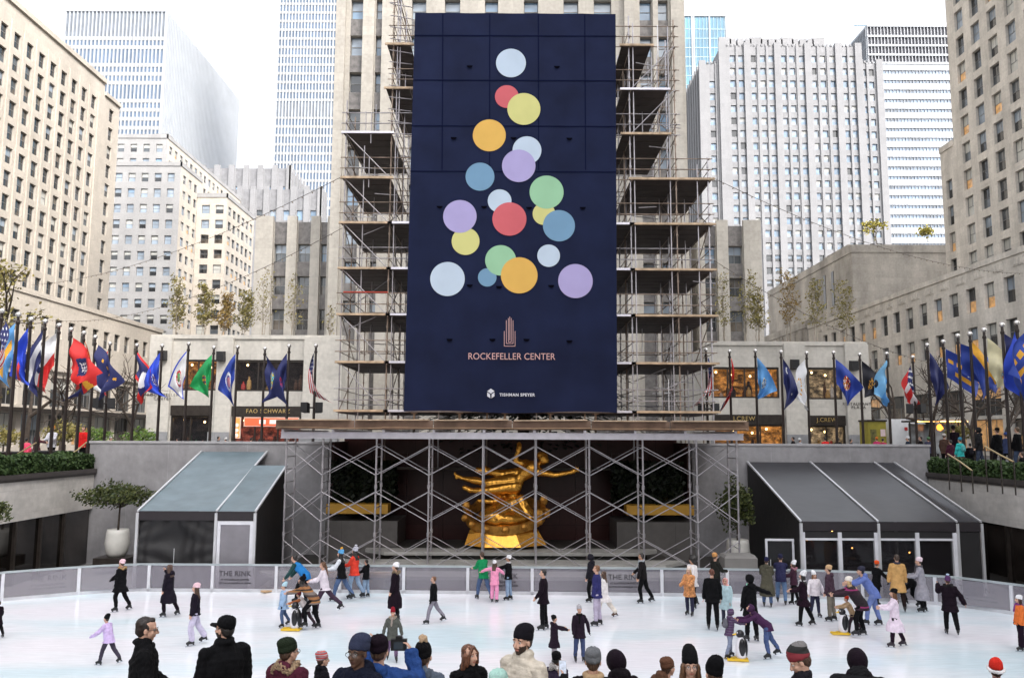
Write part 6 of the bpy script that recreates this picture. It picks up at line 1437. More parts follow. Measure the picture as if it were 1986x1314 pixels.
def pxl(a,c,w): 
    p=PY(*a,BY)-l;q=PY(*c,BY)-l; b.beam(p+Vector((0,-.05,0)),q+Vector((0,-.05,0)),w,.004,up=(0,1,0))
for a,c in (((978,642),(978,671)),((978,671),(999,671)),((999,671),(999,642)),((982,621),(982,666)),((982,666),(995,666)),((995,666),(995,621)),((986,617),(986,663)),((991.5,617),(991.5,663)),((986,663),(991.5,663)),((988.7,614),(988.7,660))): pxl(a,c,.026)
b.build('tower_emblem',[pink],bn)
b=MB(); c=PY(952,763,BY)-l
hx=[c+Vector((.2*math.cos(R(90+60*k)),-.05,.24*math.sin(R(90+60*k)))) for k in range(6)]
b.face([hx[0],hx[1],c+Vector((0,-.05,0)),hx[5]]); b.face([c+Vector((-.04,-.05,-.03)),hx[1]+Vector((.0,0,-.05)),hx[2],hx[3]+Vector((-.02,0,0.02))]); b.face([c+Vector((.04,-.05,-.03)),hx[3]+Vector((.03,0,.02)),hx[4],hx[5]+Vector((0,0,-.05))]); b.build('hexagon_emblem',[wt],bn)
# ---- gilded statue
gm=bpy.data.materials.new('gilding'); nt,N,L,P=nodes_of(gm); P.inputs['Base Color'].default_value=(.64,.31,.05,1); P.inputs['Metallic'].default_value=.85; P.inputs['Roughness'].default_value=.27
tc=N.new('ShaderNodeTexCoord'); n=N.new('ShaderNodeTexNoise'); n.inputs['Scale'].default_value=5; n.inputs['Detail'].default_value=5; L.new(tc.outputs['Object'],n.inputs['Vector']); bp=N.new('ShaderNodeBump'); bp.inputs['Strength'].default_value=.35; bp.inputs['Distance'].default_value=.06; L.new(n.outputs['Fac'],bp.inputs['Height']); L.new(bp.outputs[0],P.inputs['Normal'])
SY=35.9
def sp_(px,py,dy=0): return PY(px,py,SY+dy)
so=sp_(982,1062); stt=empty('gilded_statue',so); tag(stt,'gilded statue of a flying figure over a golden rock and ring behind the scaffold','statue')
def Q(px,py,dy=0): return sp_(px,py,dy)-so
mb=MB()
def cap(p,q,a,c): capsule(mb,p,q,a,c,n=12)
sh=Q(1027,900); sh2=Q(1040,911,-.2); hip=Q(1000,934); ch=Q(1031,908)
cap(hip,Q(1014,920),.25,.25); cap(Q(1014,920),ch,.28,.36); cap(Q(1020,899,.15),Q(1043,914,-.25),.22,.22); cap(ch,Q(1046,899),.18,.12)
mb.ball(Q(1054,889,-.05),.21,.23,.28,n=14); mb.ball(Q(1060,893,-.15),.12,.14,.12,n=8); mb.ball(Q(1049,882),.23,.23,.18,n=10)
cap(Q(1020,899,.15),Q(999,894,.1),.17,.13); cap(Q(999,894,.1),Q(1006,873),.13,.09); cap(Q(1006,873),Q(1007,866),.12,.12)
for dx,dy_ in ((-4,-6),(-1,-9),(2,-8),(4,-5)): cap(Q(1007,866),Q(1007+dx,866+dy_),.055,.03)
cap(Q(1043,914,-.25),Q(1076,921,-.3),.17,.12); cap(Q(1076,921,-.3),Q(1108,915,-.35),.12,.08); cap(Q(1108,915,-.35),Q(1115,912,-.35),.1,.1)
for dx,dy_ in ((8,-6),(10,-2),(9,2),(3,-7)): cap(Q(1114,912,-.35),Q(1114+dx,912+dy_,-.35),.05,.03)
cap(Q(997,930),Q(946,937,-.1),.30,.20); cap(Q(946,937,-.1),Q(920,931,-.05),.17,.16); cap(Q(920,931,-.05),Q(895,926),.16,.075); cap(Q(895,926),Q(883,920),.1,.07); cap(Q(885,926),Q(882,917),.08,.06)
cap(Q(1000,944,-.1),Q(950,950,-.25),.29,.2); cap(Q(950,950,-.25),Q(930,951,-.25),.17,.15); cap(Q(930,951,-.25),Q(912,950,-.2),.15,.09); cap(Q(912,950,-.2),Q(901,945,-.2),.13,.1)
# drapery streaming behind
for (a,c,r0,r1) in (((1008,917),(975,920),.27,.22),((975,920),(950,915),.22,.14),((1005,935),(962,945),.26,.2),((950,914),(926,912),.16,.15),((940,909),(946,913),.14,.12),((1000,952),(960,955),.15,.2),((1001,950),(985,968),.2,.16),((985,968),(955,972),.16,.13),((955,972),(928,970),.12,.1)): cap(Q(*a,.1),Q(*c,.15),r0,r1)
cap(Q(1000,945),Q(992,972),.2,.2)
me=solid(mb,.03,2,'figure'); wrinkle(me,.012,4.5,4); me.materials.append(gm); o=bpy.data.objects.new('figure',me); C.objects.link(o); o.parent=stt
b=MB(); rs=random.Random(4)   # faceted peak
pk=[(Q(935,1012),Q(960,985),Q(996,966),Q(1015,972),Q(1028,1010))]
base=[Q(928,1016,-.3),Q(955,1019,-1.0),Q(1005,1019,-1.1),Q(1036,1014,-.3),Q(1020,1010,.8),Q(950,1010,.8)]; mid=[Q(942,990,-.2),Q(962,985,-.75),Q(1004,984,-.8),Q(1026,985,-.25),Q(1008,984,.5),Q(962,984,.5)]; top=[Q(978,968,-.1),Q(984,966,-.35),Q(1000,965,-.4),Q(1008,967,-.1),Q(1000,966,.2),Q(986,966,.2)]
mb=MB(); mb.ball(Q(978,1004),1.25,.95,.42,n=18); mb.ball(Q(962,1000,-.3),.75,.6,.42,n=14); cap(Q(990,967),Q(968,1003,-.2),.24,.72); cap(Q(1011,966,-.1),Q(1024,1004,-.2),.17,.36); cap(Q(996,966),Q(1004,1000,-.4),.2,.3)
me=solid(mb,.05,3,'rock'); wrinkle(me,.03,2.2,9); me.materials.append(gm); o=bpy.data.objects.new('rock',me); C.objects.link(o); o.parent=stt
b=MB(); c=Q(981,992); n=40   # ring, tilted, with figures raised on it
for k in range(n):
    a0=2*math.pi*k/n;a1=2*math.pi*(k+1)/n
    def rp(a,r): return c+Vector((1.72*r*math.cos(a),1.25*r*math.sin(a)*.9,-.28+.58*math.sin(a)*.95+.30*math.cos(a)*(.3)+.0))
    rg=[]
    for a in (a0,a1): rg.append([rp(a,1.0),rp(a,1.0)+Vector((0,0,.34)),rp(a,.86)+Vector((0,0,.34)),rp(a,.86)])
    b.loft(rg,cap=False)
    if k%3==0: b.ball(rp(a0,1.02)+Vector((0,0,.2)),.17,.12,.17,n=8)
    if k in(2,19,36): b.ball(rp(a0,1.0)+Vector((0,0,.5)),.2,.13,.24,n=8)
b.build('ring',[mat('gilding_dark',(.42,.20,.04),.4,.8,var=.4,vs=5,bump=.6,bs=8)],stt)
b=MB(); lo=[Q(901,1056,-.7),Q(940,1061,-1.2),Q(1010,1061,-1.2),Q(1060,1056,-.7),Q(1050,1052,1),Q(912,1052,1)]; md=[Q(908,1035,-.6),Q(945,1030,-.95),Q(1000,1034,-1.0),Q(1045,1030,-.6),Q(1035,1030,.8),Q(920,1030,.8)]; hi=[Q(916,1014,-.4),Q(952,1022,-.9),Q(1005,1020,-.9),Q(1036,1014,-.4),Q(1025,1012,.7),Q(925,1012,.7)]
b.loft([lo,md,hi]); b.build('pedestal',[gm],stt)
# ================================================================ FLAGS, TREES, STREET
m_fpole=mat('flagpole_bronze',(.03,.022,.02),.35,.4,var=.1); m_ball=mat('finial_silver',(.7,.68,.66),.2,.9,var=0)
FC={'blue':(.02,.05,.30),'navy':(.016,.022,.11),'royal':(.02,.06,.50),'sky':(.10,.30,.62),'lblue':(.18,.42,.66),'red':(.55,.02,.02),'white':(.72,.72,.74),'green':(.01,.28,.08),'gold':(.72,.36,.03),'cream':(.72,.66,.42),'black':(.012,.012,.02),'orange':(.75,.3,.03),'dkred':(.35,.02,.03),'brown':(.12,.05,.02),'pink':(.6,.25,.28)}
FCN=list(FC)
def fm():
    out=[]
    for k in FCN:
        m=mat('flag_'+k,FC[k],.7,var=.08,vs=4,bump=.1,bs=8); P=m.node_tree.nodes['Principled BSDF']; P.inputs['Subsurface Weight'].default_value=0; out.append(m)
    return out
FM=fm()
def seal(bg,ring,inner,r=.27,cx=.5,cy=.5,extra=None):
    def f(u,v):
        d=math.hypot((u-cx)*1.5,v-cy)
        if extra:
            e=extra(u,v)
            if e: return e
        if d<r*.55: return inner
        if d<r*.72: return bg
        if d<r: return ring
        return bg
    return f
def blob(bg,cols,r=.26,cx=.5,cy=.5,sq=1.5):
    def f(u,v):
        d=math.hypot((u-cx)*sq,v-cy)
        if d<r:
            k=int((math.sin(u*37+3)*math.sin(v*31+1)+1)/2*len(cols))%len(cols); return cols[k]
        return bg
    return f
def usflag(u,v):
    if u<.42 and v<.54: return 'white' if (int(u*26)+int(v*18))%3==0 and int(v*18)%2 else 'navy'
    return 'red' if int(v*13)%2==0 else 'white'
DES={
 'sky_gold':lambda u,v:'gold' if .34<v<.66 and abs(u-.5)<.42 else 'sky',
 'royal_red':lambda u,v:'red' if (u>.55 and abs(v-.45)<.08) else 'royal',
 'nwb':lambda u,v:'navy' if v<.3 else ('white' if v<.62 else 'navy'),
 'white_red':lambda u,v:('red' if v>.62 else 'white') if not(math.hypot((u-.6)*1.5,v-.5)<.12) else 'navy',
 'red_diamond':lambda u,v:'white' if abs(u-.5)*1.2+abs(v-.5)<.2 and (int(u*20)+int(v*16))%2 else ('navy' if abs(u-.5)*1.2+abs(v-.5)<.33 else 'red'),
 'sunray':lambda u,v:('gold' if int(math.atan2(v-.55,u-.5)*2.6+9)%2 else 'red') if v<.55 else 'navy',
 'navy_stars':lambda u,v:'gold' if any(math.hypot((u-a)*1.5,v-c)<.045 for a,c in ((.25,.3),(.4,.38),(.5,.5),(.62,.6),(.72,.48),(.72,.75),(.85,.2))) else 'navy',
 'white_cross':lambda u,v:'red' if abs(u-v)<.13 or abs(u-(1-v))<.13 else 'white',
 'union_dark':lambda u,v:'red' if v>.86 or u>.93 or v<.08 else ('white' if math.hypot((u-.5)*1.5,v-.5)<.25 else 'navy'),
 'royal_seal':blob('royal',['royal','white','brown','royal'],.22),
 'white_seal':lambda u,v:'royal' if (v<.06 or v>.92 or u>.95) else ('green' if math.hypot((u-.5)*1.5,v-.45)<.16 and int(u*30)%2 else ('dkred' if abs(math.hypot((u-.5)*1.5,v-.5)-.24)<.04 else ('brown' if math.hypot((u-.5)*1.5,v-.45)<.16 else 'white'))),
 'green_seal':blob('green',['gold','brown','navy'],.17,cx=.5,cy=.5),
 'blue_ring':seal('blue','white','pink',.3), 'navy_tree':blob('navy',['green','sky','gold','green'],.3),
 'navy_plain':blob('navy',['navy','blue','red','navy'],.16), 'us':usflag,
 'red_circle':lambda u,v:'navy' if u>.93 else ('white' if u>.9 else (('white' if int(u*40+v*30)%3==0 else 'navy') if math.hypot((u-.45)*1.5,v-.5)<.24 else 'red')),
 'lblue_seal':blob('sky',['sky','cream','brown','sky'],.2), 'navy_moon':lambda u,v:'white' if (math.hypot((u-.2)*1.5,v-.25)<.1 and math.hypot((u-.24)*1.5,v-.22)>.08) or math.hypot((u-.75)*1.5,v-.5)<.035 else 'navy',
 'white_anchor':lambda u,v:'gold' if .22<math.hypot((u-.5)*1.5,v-.5)<.29 and int(math.atan2(v-.5,u-.5)*4+20)%2 else 'white',
 'navy_arms':blob('blue',['red','gold','black','white','red'],.26), 'black_beaver':blob('black',['black','brown','gold','black'],.22),
 'sky_white':lambda u,v:'lblue' if v<.7 else 'sky', 'ohio':lambda u,v:(('white' if (int(u*20)+int(v*14))%4==0 else 'navy') if u<.5-.0 and abs(v-.5)<.5-.6*u+.1 else ('red' if int(v*5)%2==0 else 'white')),
 'navy_gold':lambda u,v:'gold' if (abs(v-.35)<.07 and int(u*14)%3) or (abs(v-.72)<.06 and abs(u-.5)<.25) else ('white' if math.hypot((u-.62)*1.5,v-.5)<.06 else 'blue'),
 'ny':blob('blue',['white','sky','red','gold','white'],.28), 'gold_curl':lambda u,v:'gold' if v<.4 else 'blue','cream_seal':blob('cream',['brown','orange','sky','cream'],.2,cx=.7),
 'nm':lambda u,v:'royal','pinkwhite':lambda u,v:'pink' if abs(u-v)<.3 else 'white','navy2':lambda u,v:'navy'}
def flag(px,py,design,side,theta,label,ZTOP=10.7,L=2.2,Hh=1.45,back=.0,drop=.32,gr='state flags round the sunken plaza',pole=True,plabel=None):
    p=PZ(px,py,ZTOP)
    if pole:
        r_=empty('flagpole',(p.x,p.y,G)); tag(r_,plabel or ('dark pole flying the '+' '.join(label.split()[:12])),'flagpole','flagpoles round the sunken plaza')
        b=MB(); hh=ZTOP-G-.12; b.bar((0,0,.0),(0,0,hh),.085,.06,n=10); b.lathe([(.16,0),(.16,.1),(.11,.35),(.086,.4)],(0,0,0),n=10); b.lathe([(.065,hh-.35),(.09,hh-.33),(.09,hh-.24),(.065,hh-.2)],n=10); b.build('pole',[m_fpole],r_,smooth=False)
        b=MB(); b.ball((0,0,hh+.06),.115,n=14); b.build('finial',[m_ball],r_,smooth=True)
    th=R(theta-(7 if theta<78 else 2)); nx,ny=44,28; b=MB(); top=ZTOP-.12-drop; rs=random.Random(int(px*7)); ph=rs.uniform(0,6); fold=rs.uniform(.8,1.3); yaw=rs.uniform(-.3,.3); phi=R(rs.uniform(38,72)) if theta>45 else R(rs.uniform(10,28))
    pts=[]
    for j in range(ny+1):
        v=j/ny; row=[]
        for i in range(nx+1):
            u=i/nx; t=th*(.86+.28*u)+.0
            pf=phi*u**1.2; x=.09+u*L*math.cos(t)-v*Hh*math.sin(pf)*.92; z=-v*Hh*math.cos(pf)*(1-.05*u)-u*L*math.sin(t); y=(.05+.20*u)*math.sin(ph+fold*(u*6.0-v*4.2)+1.2*u*v)+.07*math.sin(v*9+u*4+ph*2)+.05*math.sin(v*6+u*9+ph)*u+back*u
            x+=.06*u*math.sin(ph*2+v*5); row.append((side*x*math.cos(yaw)+y*.35*side,y+x*math.sin(yaw),z))
        pts.append(row)
    ids=[[b.vert(q) for q in row] for row in pts]; d=DES[design]
    for j in range(ny):
        for i in range(nx): b.idx((ids[j][i],ids[j+1][i],ids[j+1][i+1],ids[j][i+1]),FCN.index(d((i+.5)/nx,(j+.5)/ny)))
    o=b.build('flag',FM,smooth=True,loc=(p.x,p.y-.02,top)); tag(o,label,'flag',gr); return o
FL=[ # px,py of the ball, design, side, droop angle, label
 (4,600,'us',1,84,'red and white striped flag at the very left edge of the left row'),
 (36,607,'sky_gold',-1,58,'light blue flag with a gold band near the left edge'),(60.5,616,'royal_red',-1,66,'royal blue flag with a small red streak in the left row'),(88,620,'nwb',-1,62,'navy white navy banded flag in the left row'),
 (115,628,'white_red',-1,55,'white flag with a red lower part in the left row'),(138,636,'red_diamond',1,50,'red flag with a blue and white diamond in the left row'),(163,643,'sunray',1,74,'red and gold rayed flag over navy in the left row'),
 (185,651,'navy_stars',1,56,'navy flag sprinkled with gold stars in the left row'),(213.5,664,'white_cross',-1,60,'white flag with a red diagonal cross at the end of the left row'),(265.6,667,'union_dark',1,62,'navy flag with white disc and red border beside the bare street tree'),
 (314.7,668,'royal_seal',-1,68,'bright royal blue flag at the left end of the back row'),(366,664.5,'white_seal',-1,60,'white flag with round seal and blue border in the back row'),(415,671.6,'green_seal',-1,56,'plain bright green flag with small round seal'),
 (461,670.6,'blue_ring',-1,66,'blue flag with a white ringed seal in front of the toy shop wing'),(514,673.5,'navy_tree',1,58,'navy flag with a green and gold picture in front of the toy shop window'),(561,668.7,'navy_plain',-1,70,'dark blue flag with faint emblem second from the banner on the left'),
 (613,668,'us',-1,78,'striped flag with starry canton over twin black lamps left of the scaffold'),
 (1369,676,'us',1,80,'striped flag with starry canton half hidden by the right scaffold edge'),(1414.6,678.8,'red_circle',1,84,'narrow hanging red flag with navy disc right of the scaffold'),(1464.6,678,'lblue_seal',1,60,'pale blue flag with faint seal in front of the amber shop window'),
 (1514.5,680,'navy_moon',1,64,'navy flag with small white moon at the right end of the amber shop window'),(1564,682,'white_anchor',-1,66,'white flag with a ring of gold stars in the right back row'),(1616.4,681.4,'navy_arms',1,50,'dark blue flag with red and gold coat of arms in the right back row'),
 (1667,685,'black_beaver',1,52,'nearly black flag with brown emblem in the right back row'),(1719.4,683.4,'sky_white',-1,64,'sky blue flag with paler top at the right corner'),(1770,690,'ohio',-1,70,'dark flag with navy triangle and red and white stripes over a lamp pole'),
 (1798,666.6,'navy2',1,58,'plain navy flag first in the right hand row'),(1829,660,'navy_gold',1,36,'blue flag with gold lettering bands in the right hand row'),(1857,648.5,'ny',1,34,'blue flag with large pale coat of arms in the right hand row'),
 (1880.7,644.7,'gold_curl',1,55,'gold and blue flag curling in the right hand row'),(1908,637,'cream_seal',1,48,'cream flag with small picture in the right hand row'),(1943,627,'navy_plain',1,40,'dark blue flag third from the right edge'),
 (1971.7,623,'nm',-1,72,'bright royal blue flag hanging straight down near the right edge'),(1994,615,'navy_gold',-1,60,'blue flag with gold marks cut by the right edge of the picture')]
for a in FL: flag(*a)
# twin lamps on two poles
def lamp(px,py,Y,label):
    p=PY(px,py,Y); r_=empty('floodlight',p); tag(r_,label,'lamp','twin floodlights on flagpoles')
    for s in (-1,1):
        b=MB(); M=Matrix.Translation((s*.3,-.05,0))@Matrix.Rotation(s*.35,4,'Z'); b.loft([[M@Vector(q) for q in ((-.17,0,-.3),(.17,0,-.3),(.17,.0,.22),(-.17,.0,.22))],[M@Vector(q) for q in ((-.2,-.34,-.24),(.2,-.34,-.24),(.2,-.34,.28),(-.2,-.34,.28))]]); b.build('lamp_head',[mat('lamp_black',(.015,.015,.017),.5,bump=.2)],r_)
    b=MB(); b.bar((-.3,0,0),(.3,0,0),.045); b.build('bracket',[m_fpole],r_)
p=PZ(613,668,10.7); lamp(607,790,p.y-.15,'pair of black floodlights on the pole of the striped flag left of the scaffold')
p=PZ(1770,690,10.7); lamp(1772,792,p.y-.15,'pair of black floodlights on the pole at the right corner')
p=PZ(213.5,664,10.7); lamp(207,782,p.y-.15,'pair of black floodlights on the last pole of the left row')
p=PZ(1369,676,10.7); lamp(1372,792,p.y-.15,'pair of black floodlights behind the right edge of the scaffold')
# ---- trees
def branch(b,rs,p,d,L,r,depth,tips,spread=.5,upw=.15,m=0):
    q=p+d*L; b.bar(p,q,r,r*.68,n=5 if depth<2 else 6,m=m,cap=False)
    if depth==0: tips.append(q); return
    tips.append(q)
    for k in range(rs.choice((2,3))):
        n=(d+Vector((rs.gauss(0,spread),rs.gauss(0,spread),rs.gauss(0,spread)+upw))).normalized(); branch(b,rs,q,n,L*rs.uniform(.62,.86),r*.64,depth-1,tips,spread,upw,m)
def slender(b,rs,hh,tips,n):
    for s in range(n):
        a=rs.uniform(0,6.28); base=Vector((.12*math.cos(a),.12*math.sin(a),0)); lean=Vector((rs.gauss(0,.05),rs.gauss(0,.05),1)); p=base; H_=hh*rs.uniform(.8,1); m=9; prev=p
        for k in range(1,m+1):
            q=base+lean*(H_*k/m)+Vector((rs.gauss(0,.03),rs.gauss(0,.03),0)); b.bar(prev,q,.045*(1-k/(m+2)),.045*(1-(k+1)/(m+2)),n=5,cap=False); 
            if k>=3:
                for j in range(3):
                    a2=rs.uniform(0,6.28); d=Vector((math.cos(a2),math.sin(a2),rs.uniform(.7,1.7))).normalized(); L_=hh*rs.uniform(.10,.28)*(1.15-k/m*.6); e=q+d*L_; b.bar(q,e,.014,.005,n=3,cap=False); tips+= [q+d*L_*t for t in (.45,.7,1)]
                    for i in range(2): f=(d+Vector((rs.gauss(0,.5),rs.gauss(0,.5),rs.gauss(.2,.4)))).normalized(); b.bar(q+d*L_*.6,q+d*L_*.6+f*L_*.5,.008,.004,n=3,cap=False); tips.append(q+d*L_*.6+f*L_*.5)
            prev=q
def tree(label,px,pyb,pyt,Y,leaves,mat_l,mat_b,seed,stems=1,group=None,spread=.42,depth=5,ls=.1,z0=None,narrow=False):
    p=PY(px,pyb,Y); 
    if z0 is not None: p.z=z0
    hh=PY(px,pyt,Y).z-p.z; rs=random.Random(seed); t=empty('tree',p); tag(t,label,'tree',group); b=MB(); tips=[]
    if narrow: slender(b,rs,hh,tips,stems)
    for s in range(0 if narrow else stems):
        d=Vector((rs.gauss(0,.12),rs.gauss(0,.1),1)).normalized(); branch(b,rs,Vector((rs.uniform(-.2,.2)*(stems>1),0,0)),d,hh*(.30 if not narrow else .24),hh*(.022 if stems==1 else .011),depth,tips,spread if not narrow else .26,.12 if not narrow else .3)
    mx=max(q.z for q in tips); k=hh/mx
    b.v=[(x*k,y*k,z*k) for x,y,z in b.v]; tips=[q*k for q in tips]
    b.build('trunk',[mat_b],t)
    if leaves:
        leaves=int(leaves*2.5) if narrow else leaves; c=MB(); up_=[q for q in tips if q.z>hh*.22]
        for i in range(leaves):
            q=rs.choice(up_)+Vector((rs.gauss(0,1),rs.gauss(0,1),rs.gauss(0,1)))*(.10 if narrow else .22); a=Vector((rs.gauss(0,1),rs.gauss(0,1),rs.gauss(0,1))).normalized(); u=a.orthogonal().normalized()*ls*rs.uniform(.6,1.2); v=a.cross(u)*.6; c.face([q-u,q-v,q+u,q+v])
        c.build('crown',[mat_l],t)
lf_y=leafmat('leaf_autumn',(.20,.17,.03),(.34,.30,.06)); lf_g=leafmat('leaf_yellowgreen',(.15,.14,.045),(.27,.22,.07)); lf_o=leafmat('leaf_orange',(.22,.13,.045),(.27,.20,.06))
TG='slender trees on the roof terraces'
for i,(px,pb,pt,Y,n,l_,lb) in enumerate((
  (342,654,535,67,420,lf_g,'leftmost tall slender tree on the left roof terrace'),(395,654,552,66,520,lf_g,'second slender leafy tree from the left on the left terrace'),(432,655,566,65.5,520,lf_o,'orange tinged bushy tree on the left terrace'),(470,655,560,66,480,lf_g,'yellow green bushy tree left of the dark windowed wing'),
  (508,655,520,67,110,lf_g,'thin nearly bare tree in front of the pier of the dark windowed wing'),(563,655,530,67,90,lf_g,'sparse thin tree between the dark window strips on the left'),(640,655,590,66,40,lf_g,'almost bare twiggy tree beside the scaffold on the left terrace'),
  (1406,660,530,67,150,lf_g,'thin pale tree close to the scaffold on the right terrace'),(1442,662,525,66,190,lf_g,'airy pale tree before the narrow stone wing on the right terrace'),(1472,662,560,66,380,lf_g,'fuller green tree at the corner of the narrow stone wing'),
  (1530,664,525,67,330,lf_o,'rusty brown tree left of the middle of the right terrace'),(1582,664,540,66,260,lf_g,'open tree in front of the finned stone block'),(1640,664,545,67,280,lf_g,'last slender tree at the right end of the right terrace'))):
    tree(lb,px,pb,pt,Y,n,l_,m_barkp,20+i,stems=3,group=TG,z0=WZ(662),narrow=True,ls=.1)
for i,(px,pb,pt,Y,n,lb) in enumerate(((1700,474,428,150,300,'yellow tree on top of the blank stone block, left one'),(1800,470,440,150,260,'yellow tree on top of the blank stone block near the right tower'))):
    tree(lb,px,pb,pt,Y,n,lf_y,m_bark,50+i,stems=3,narrow=False,ls=.3)
for i,(px,pb,pt,Y,lb) in enumerate(((48,870,650,52,'bare street tree farthest left behind the flags'),(120,868,690,58,'bare street tree behind the red flags on the left'),(243,862,688,60,'bare street tree with dark forked trunk at the toy shop corner'),
   (1742,862,695,62,'bare street tree by the white van at the right corner'),(1800,866,690,56,'bare street tree behind the navy flags on the right'),(1895,872,700,50,'bare street tree in front of the lit ground floor at right'),(1975,880,690,46,'bare street tree at the right edge'))):
    tree(lb,px,pb,pt,Y,0,None,m_bark,70+i,stems=1,z0=G,spread=.62,depth=5)
tree('leafy yellow green tree at the left edge above the flags',-22,880,500,44,1500,lf_g,m_bark,91,z0=G,spread=.5,ls=.13)
# ---- festoon lights strung to the scaffold
def festoon(label,a,c,sag,n=48):
    a=Vector(a);c=Vector(c); o=MB(); pts=[a+(c-a)*(i/n)-Vector((0,0,4*sag*(i/n)*(1-i/n))) for i in range(n+1)]
    r_=empty('light_string',a); tag(r_,label,'light string','strings of bulbs to the scaffold')
    for p,q in zip(pts,pts[1:]): o.bar(p-a,q-a,.014,n=4,cap=False)
    o.build('cable',[mat('cable_dark',(.05,.04,.035),.6,var=0)],r_); bu=MB()
    bu.ball((0,0,0),.04,n=6); bm0=bu.mesh('bulb',[mat('bulb_glass',(.25,.20,.15),.2,var=0)])
    for p in pts[1:-1]:
        q=bpy.data.objects.new('bulb',bm0); C.objects.link(q); q.parent=r_; q.location=p-a-Vector((0,0,.06))
festoon('upper string of small bulbs from the left scaffold to the left buildings',PY(668,340,41),PX(60,552,-41.8),1.2)
festoon('lower string of small bulbs from the left scaffold to the left buildings',PY(664,442,41),PX(95,620,-41.8),1.6)
festoon('string of small bulbs from the right scaffold towards the right tower',PY(1383,345,42),PX(1985,530,41.8),1.2)
festoon('lower string of small bulbs from the right scaffold to the low right block',PY(1385,505,42),PX(1960,715,41.8),1.8)
# ---- street: van, booth, planters, rails
def van(label,x0,x1,y,z1,body):
    r_=empty('delivery_van',(x0,y,G)); tag(r_,label,'van'); w=x1-x0;h=z1-G
    b=MB(); b.box(.0,0,.55,w*.72,2.2,h); b.build('cargo_box',[mat('van_white',(.72,.72,.74),.4,var=.06)],r_)
    b=MB(); b.loft([[(w*.73,.1,.5),(w*.73,2.1,.5),(w*.73,2.1,h*.78),(w*.73,.1,h*.78)],[(w*.86,.1,.5),(w*.86,2.1,.5),(w*.86,2.1,h*.76),(w*.86,.1,h*.76)],[(w,.15,.5),(w,2.05,.5),(w,2.05,h*.42),(w,.15,h*.42)]]); b.build('cab',[mat('van_white',(.7,.7,.7))],r_)
    b=MB(); b.box(w*.75,.06,h*.48,w*.85,.097,h*.72); b.build('side_window',[g_dark],r_)
    for x in (w*.16,w*.86):
        b=MB(); b.bar((x,.05,.38),(x,.3,.38),.38,n=16); wh=b.build('wheel',[mat('tyre',(.02,.02,.02),.8)],r_); b=MB(); b.bar((x,.03,.38),(x,.049,.38),.2,n=12); b.build('rim',[m_alu],wh)
    b=MB(); b.box(.02,-.02,.4,w*.7,-.001,.52); b.box(w*.3,-.02,h*.72,w*.36,-.001,h*.8); b.build('red_mark',[mat('red_mark',(.5,.03,.03),.5)],r_)
p=PY(1726,860,58); q=PY(1808,860,58); van('white box van parked behind the right corner flags',p.x,q.x+.6,58,PY(1730,812,58).z,None)
r_=empty('kiosk',(PY(1685,860,57).x,57,G)); tag(r_,'olive yellow street kiosk beside the white van','kiosk'); w=PY(1720,860,57).x-PY(1685,860,57).x; hz=PY(1700,817,57).z-G
b=MB(); b.box(0,0,0,w,1.4,hz); b.build('body',[mat('kiosk_yellow',(.28,.24,.03),.5,var=.15)],r_); b=MB(); b.box(-.06,-.06,hz+.001,w+.06,1.46,hz+.12); b.build('roof',[m_bronze],r_); b=MB(); b.box(w*.68,-.02,hz*.62,w*.95,-.001,hz*.8); b.build('notice',[mat('notice',(.7,.55,.55),.6)],r_); b=MB(); b.box(w*.12,-.02,hz*.2,w*.45,-.001,hz*.8); b.build('poster',[mat('kiosk_poster',(.12,.11,.03),.6,var=.6,vs=5)],r_)
r_=empty('bus_shelter',(PY(1778,870,55).x,55,G)); tag(r_,'glass street canopy with amber lit edge and round orange sign at right','shelter'); x1=PY(1880,870,55).x-PY(1778,870,55).x; hz=PY(1800,818,55).z-G
b=MB(); b.box(0,0,hz,x1,2,hz+.12); b.build('roof',[m_bronze],r_); b=MB(); b.box(0,-.03,hz+.02,x1,-.001,hz+.09); b.build('edge_light',[mat('edge_light',(1,.5,.15),.5,var=0,emit=2,ecol=(1,.5,.15))],r_)
for x in (.1,x1*.5,x1-.1): b=MB(); b.bar((x,1,0),(x,1,hz),.05); b.build('post',[m_bronze],r_)
b=MB(); b.box(.1,1.2,.5,x1-.1,1.22,hz-.1); b.build('glass',[glass('shelter_glass',(.3,.33,.35),var=.5,vs=1.5)],r_); b=MB(); b.bar((x1*.45,-.12,hz-.35),(x1*.45,-.06,hz-.35),.22,n=16); b.build('round_sign',[mat('round_sign',(.8,.25,.03),.5,var=0,emit=1)],r_)
# hoop of dark planters/chairs on the left terrace and handrails
for i in range(5):
    p=PZ(14+i*38,866,4.9); x=-21.6+i*.12; y=31+i*1.9; b=MB(); b.box(-.55,-.75,0,.55,.75,.72); b.box(-.6,-.8,.721,.6,.8,.78); o=b.build('planter_box',[mat('planter_black',(.018,.017,.02),.5,bump=.2)],loc=(x-.6,y,G)); tag(o,['dark planter box nearest the left edge behind the hedge','dark planter box second from the left edge behind the hedge','middle dark planter box behind the left hedge','dark planter box fourth from the left edge behind the hedge','dark planter box nearest the grey wall behind the left hedge'][i],'planter','dark planter boxes behind the left hedge')
def bush(px,py,Y,r,label,lm,n=700):
    p=PY(px,py,Y); t=empty('shrub',(p.x,Y,G)); tag(t,label,'shrub'); b=MB(); b.bar((0,0,0),(0,0,.9),.05); b.build('stem',[m_bark],t); b=MB(); clump_crown(b,random.Random(int(px)),(0,0,max(.8,p.z-G)),r*1.4,r,r*.7,n,.11,hollow=.05); b.build('crown',[lm],t)
lf_gg=leafmat('leaf_green',(.05,.11,.02),(.16,.22,.05))
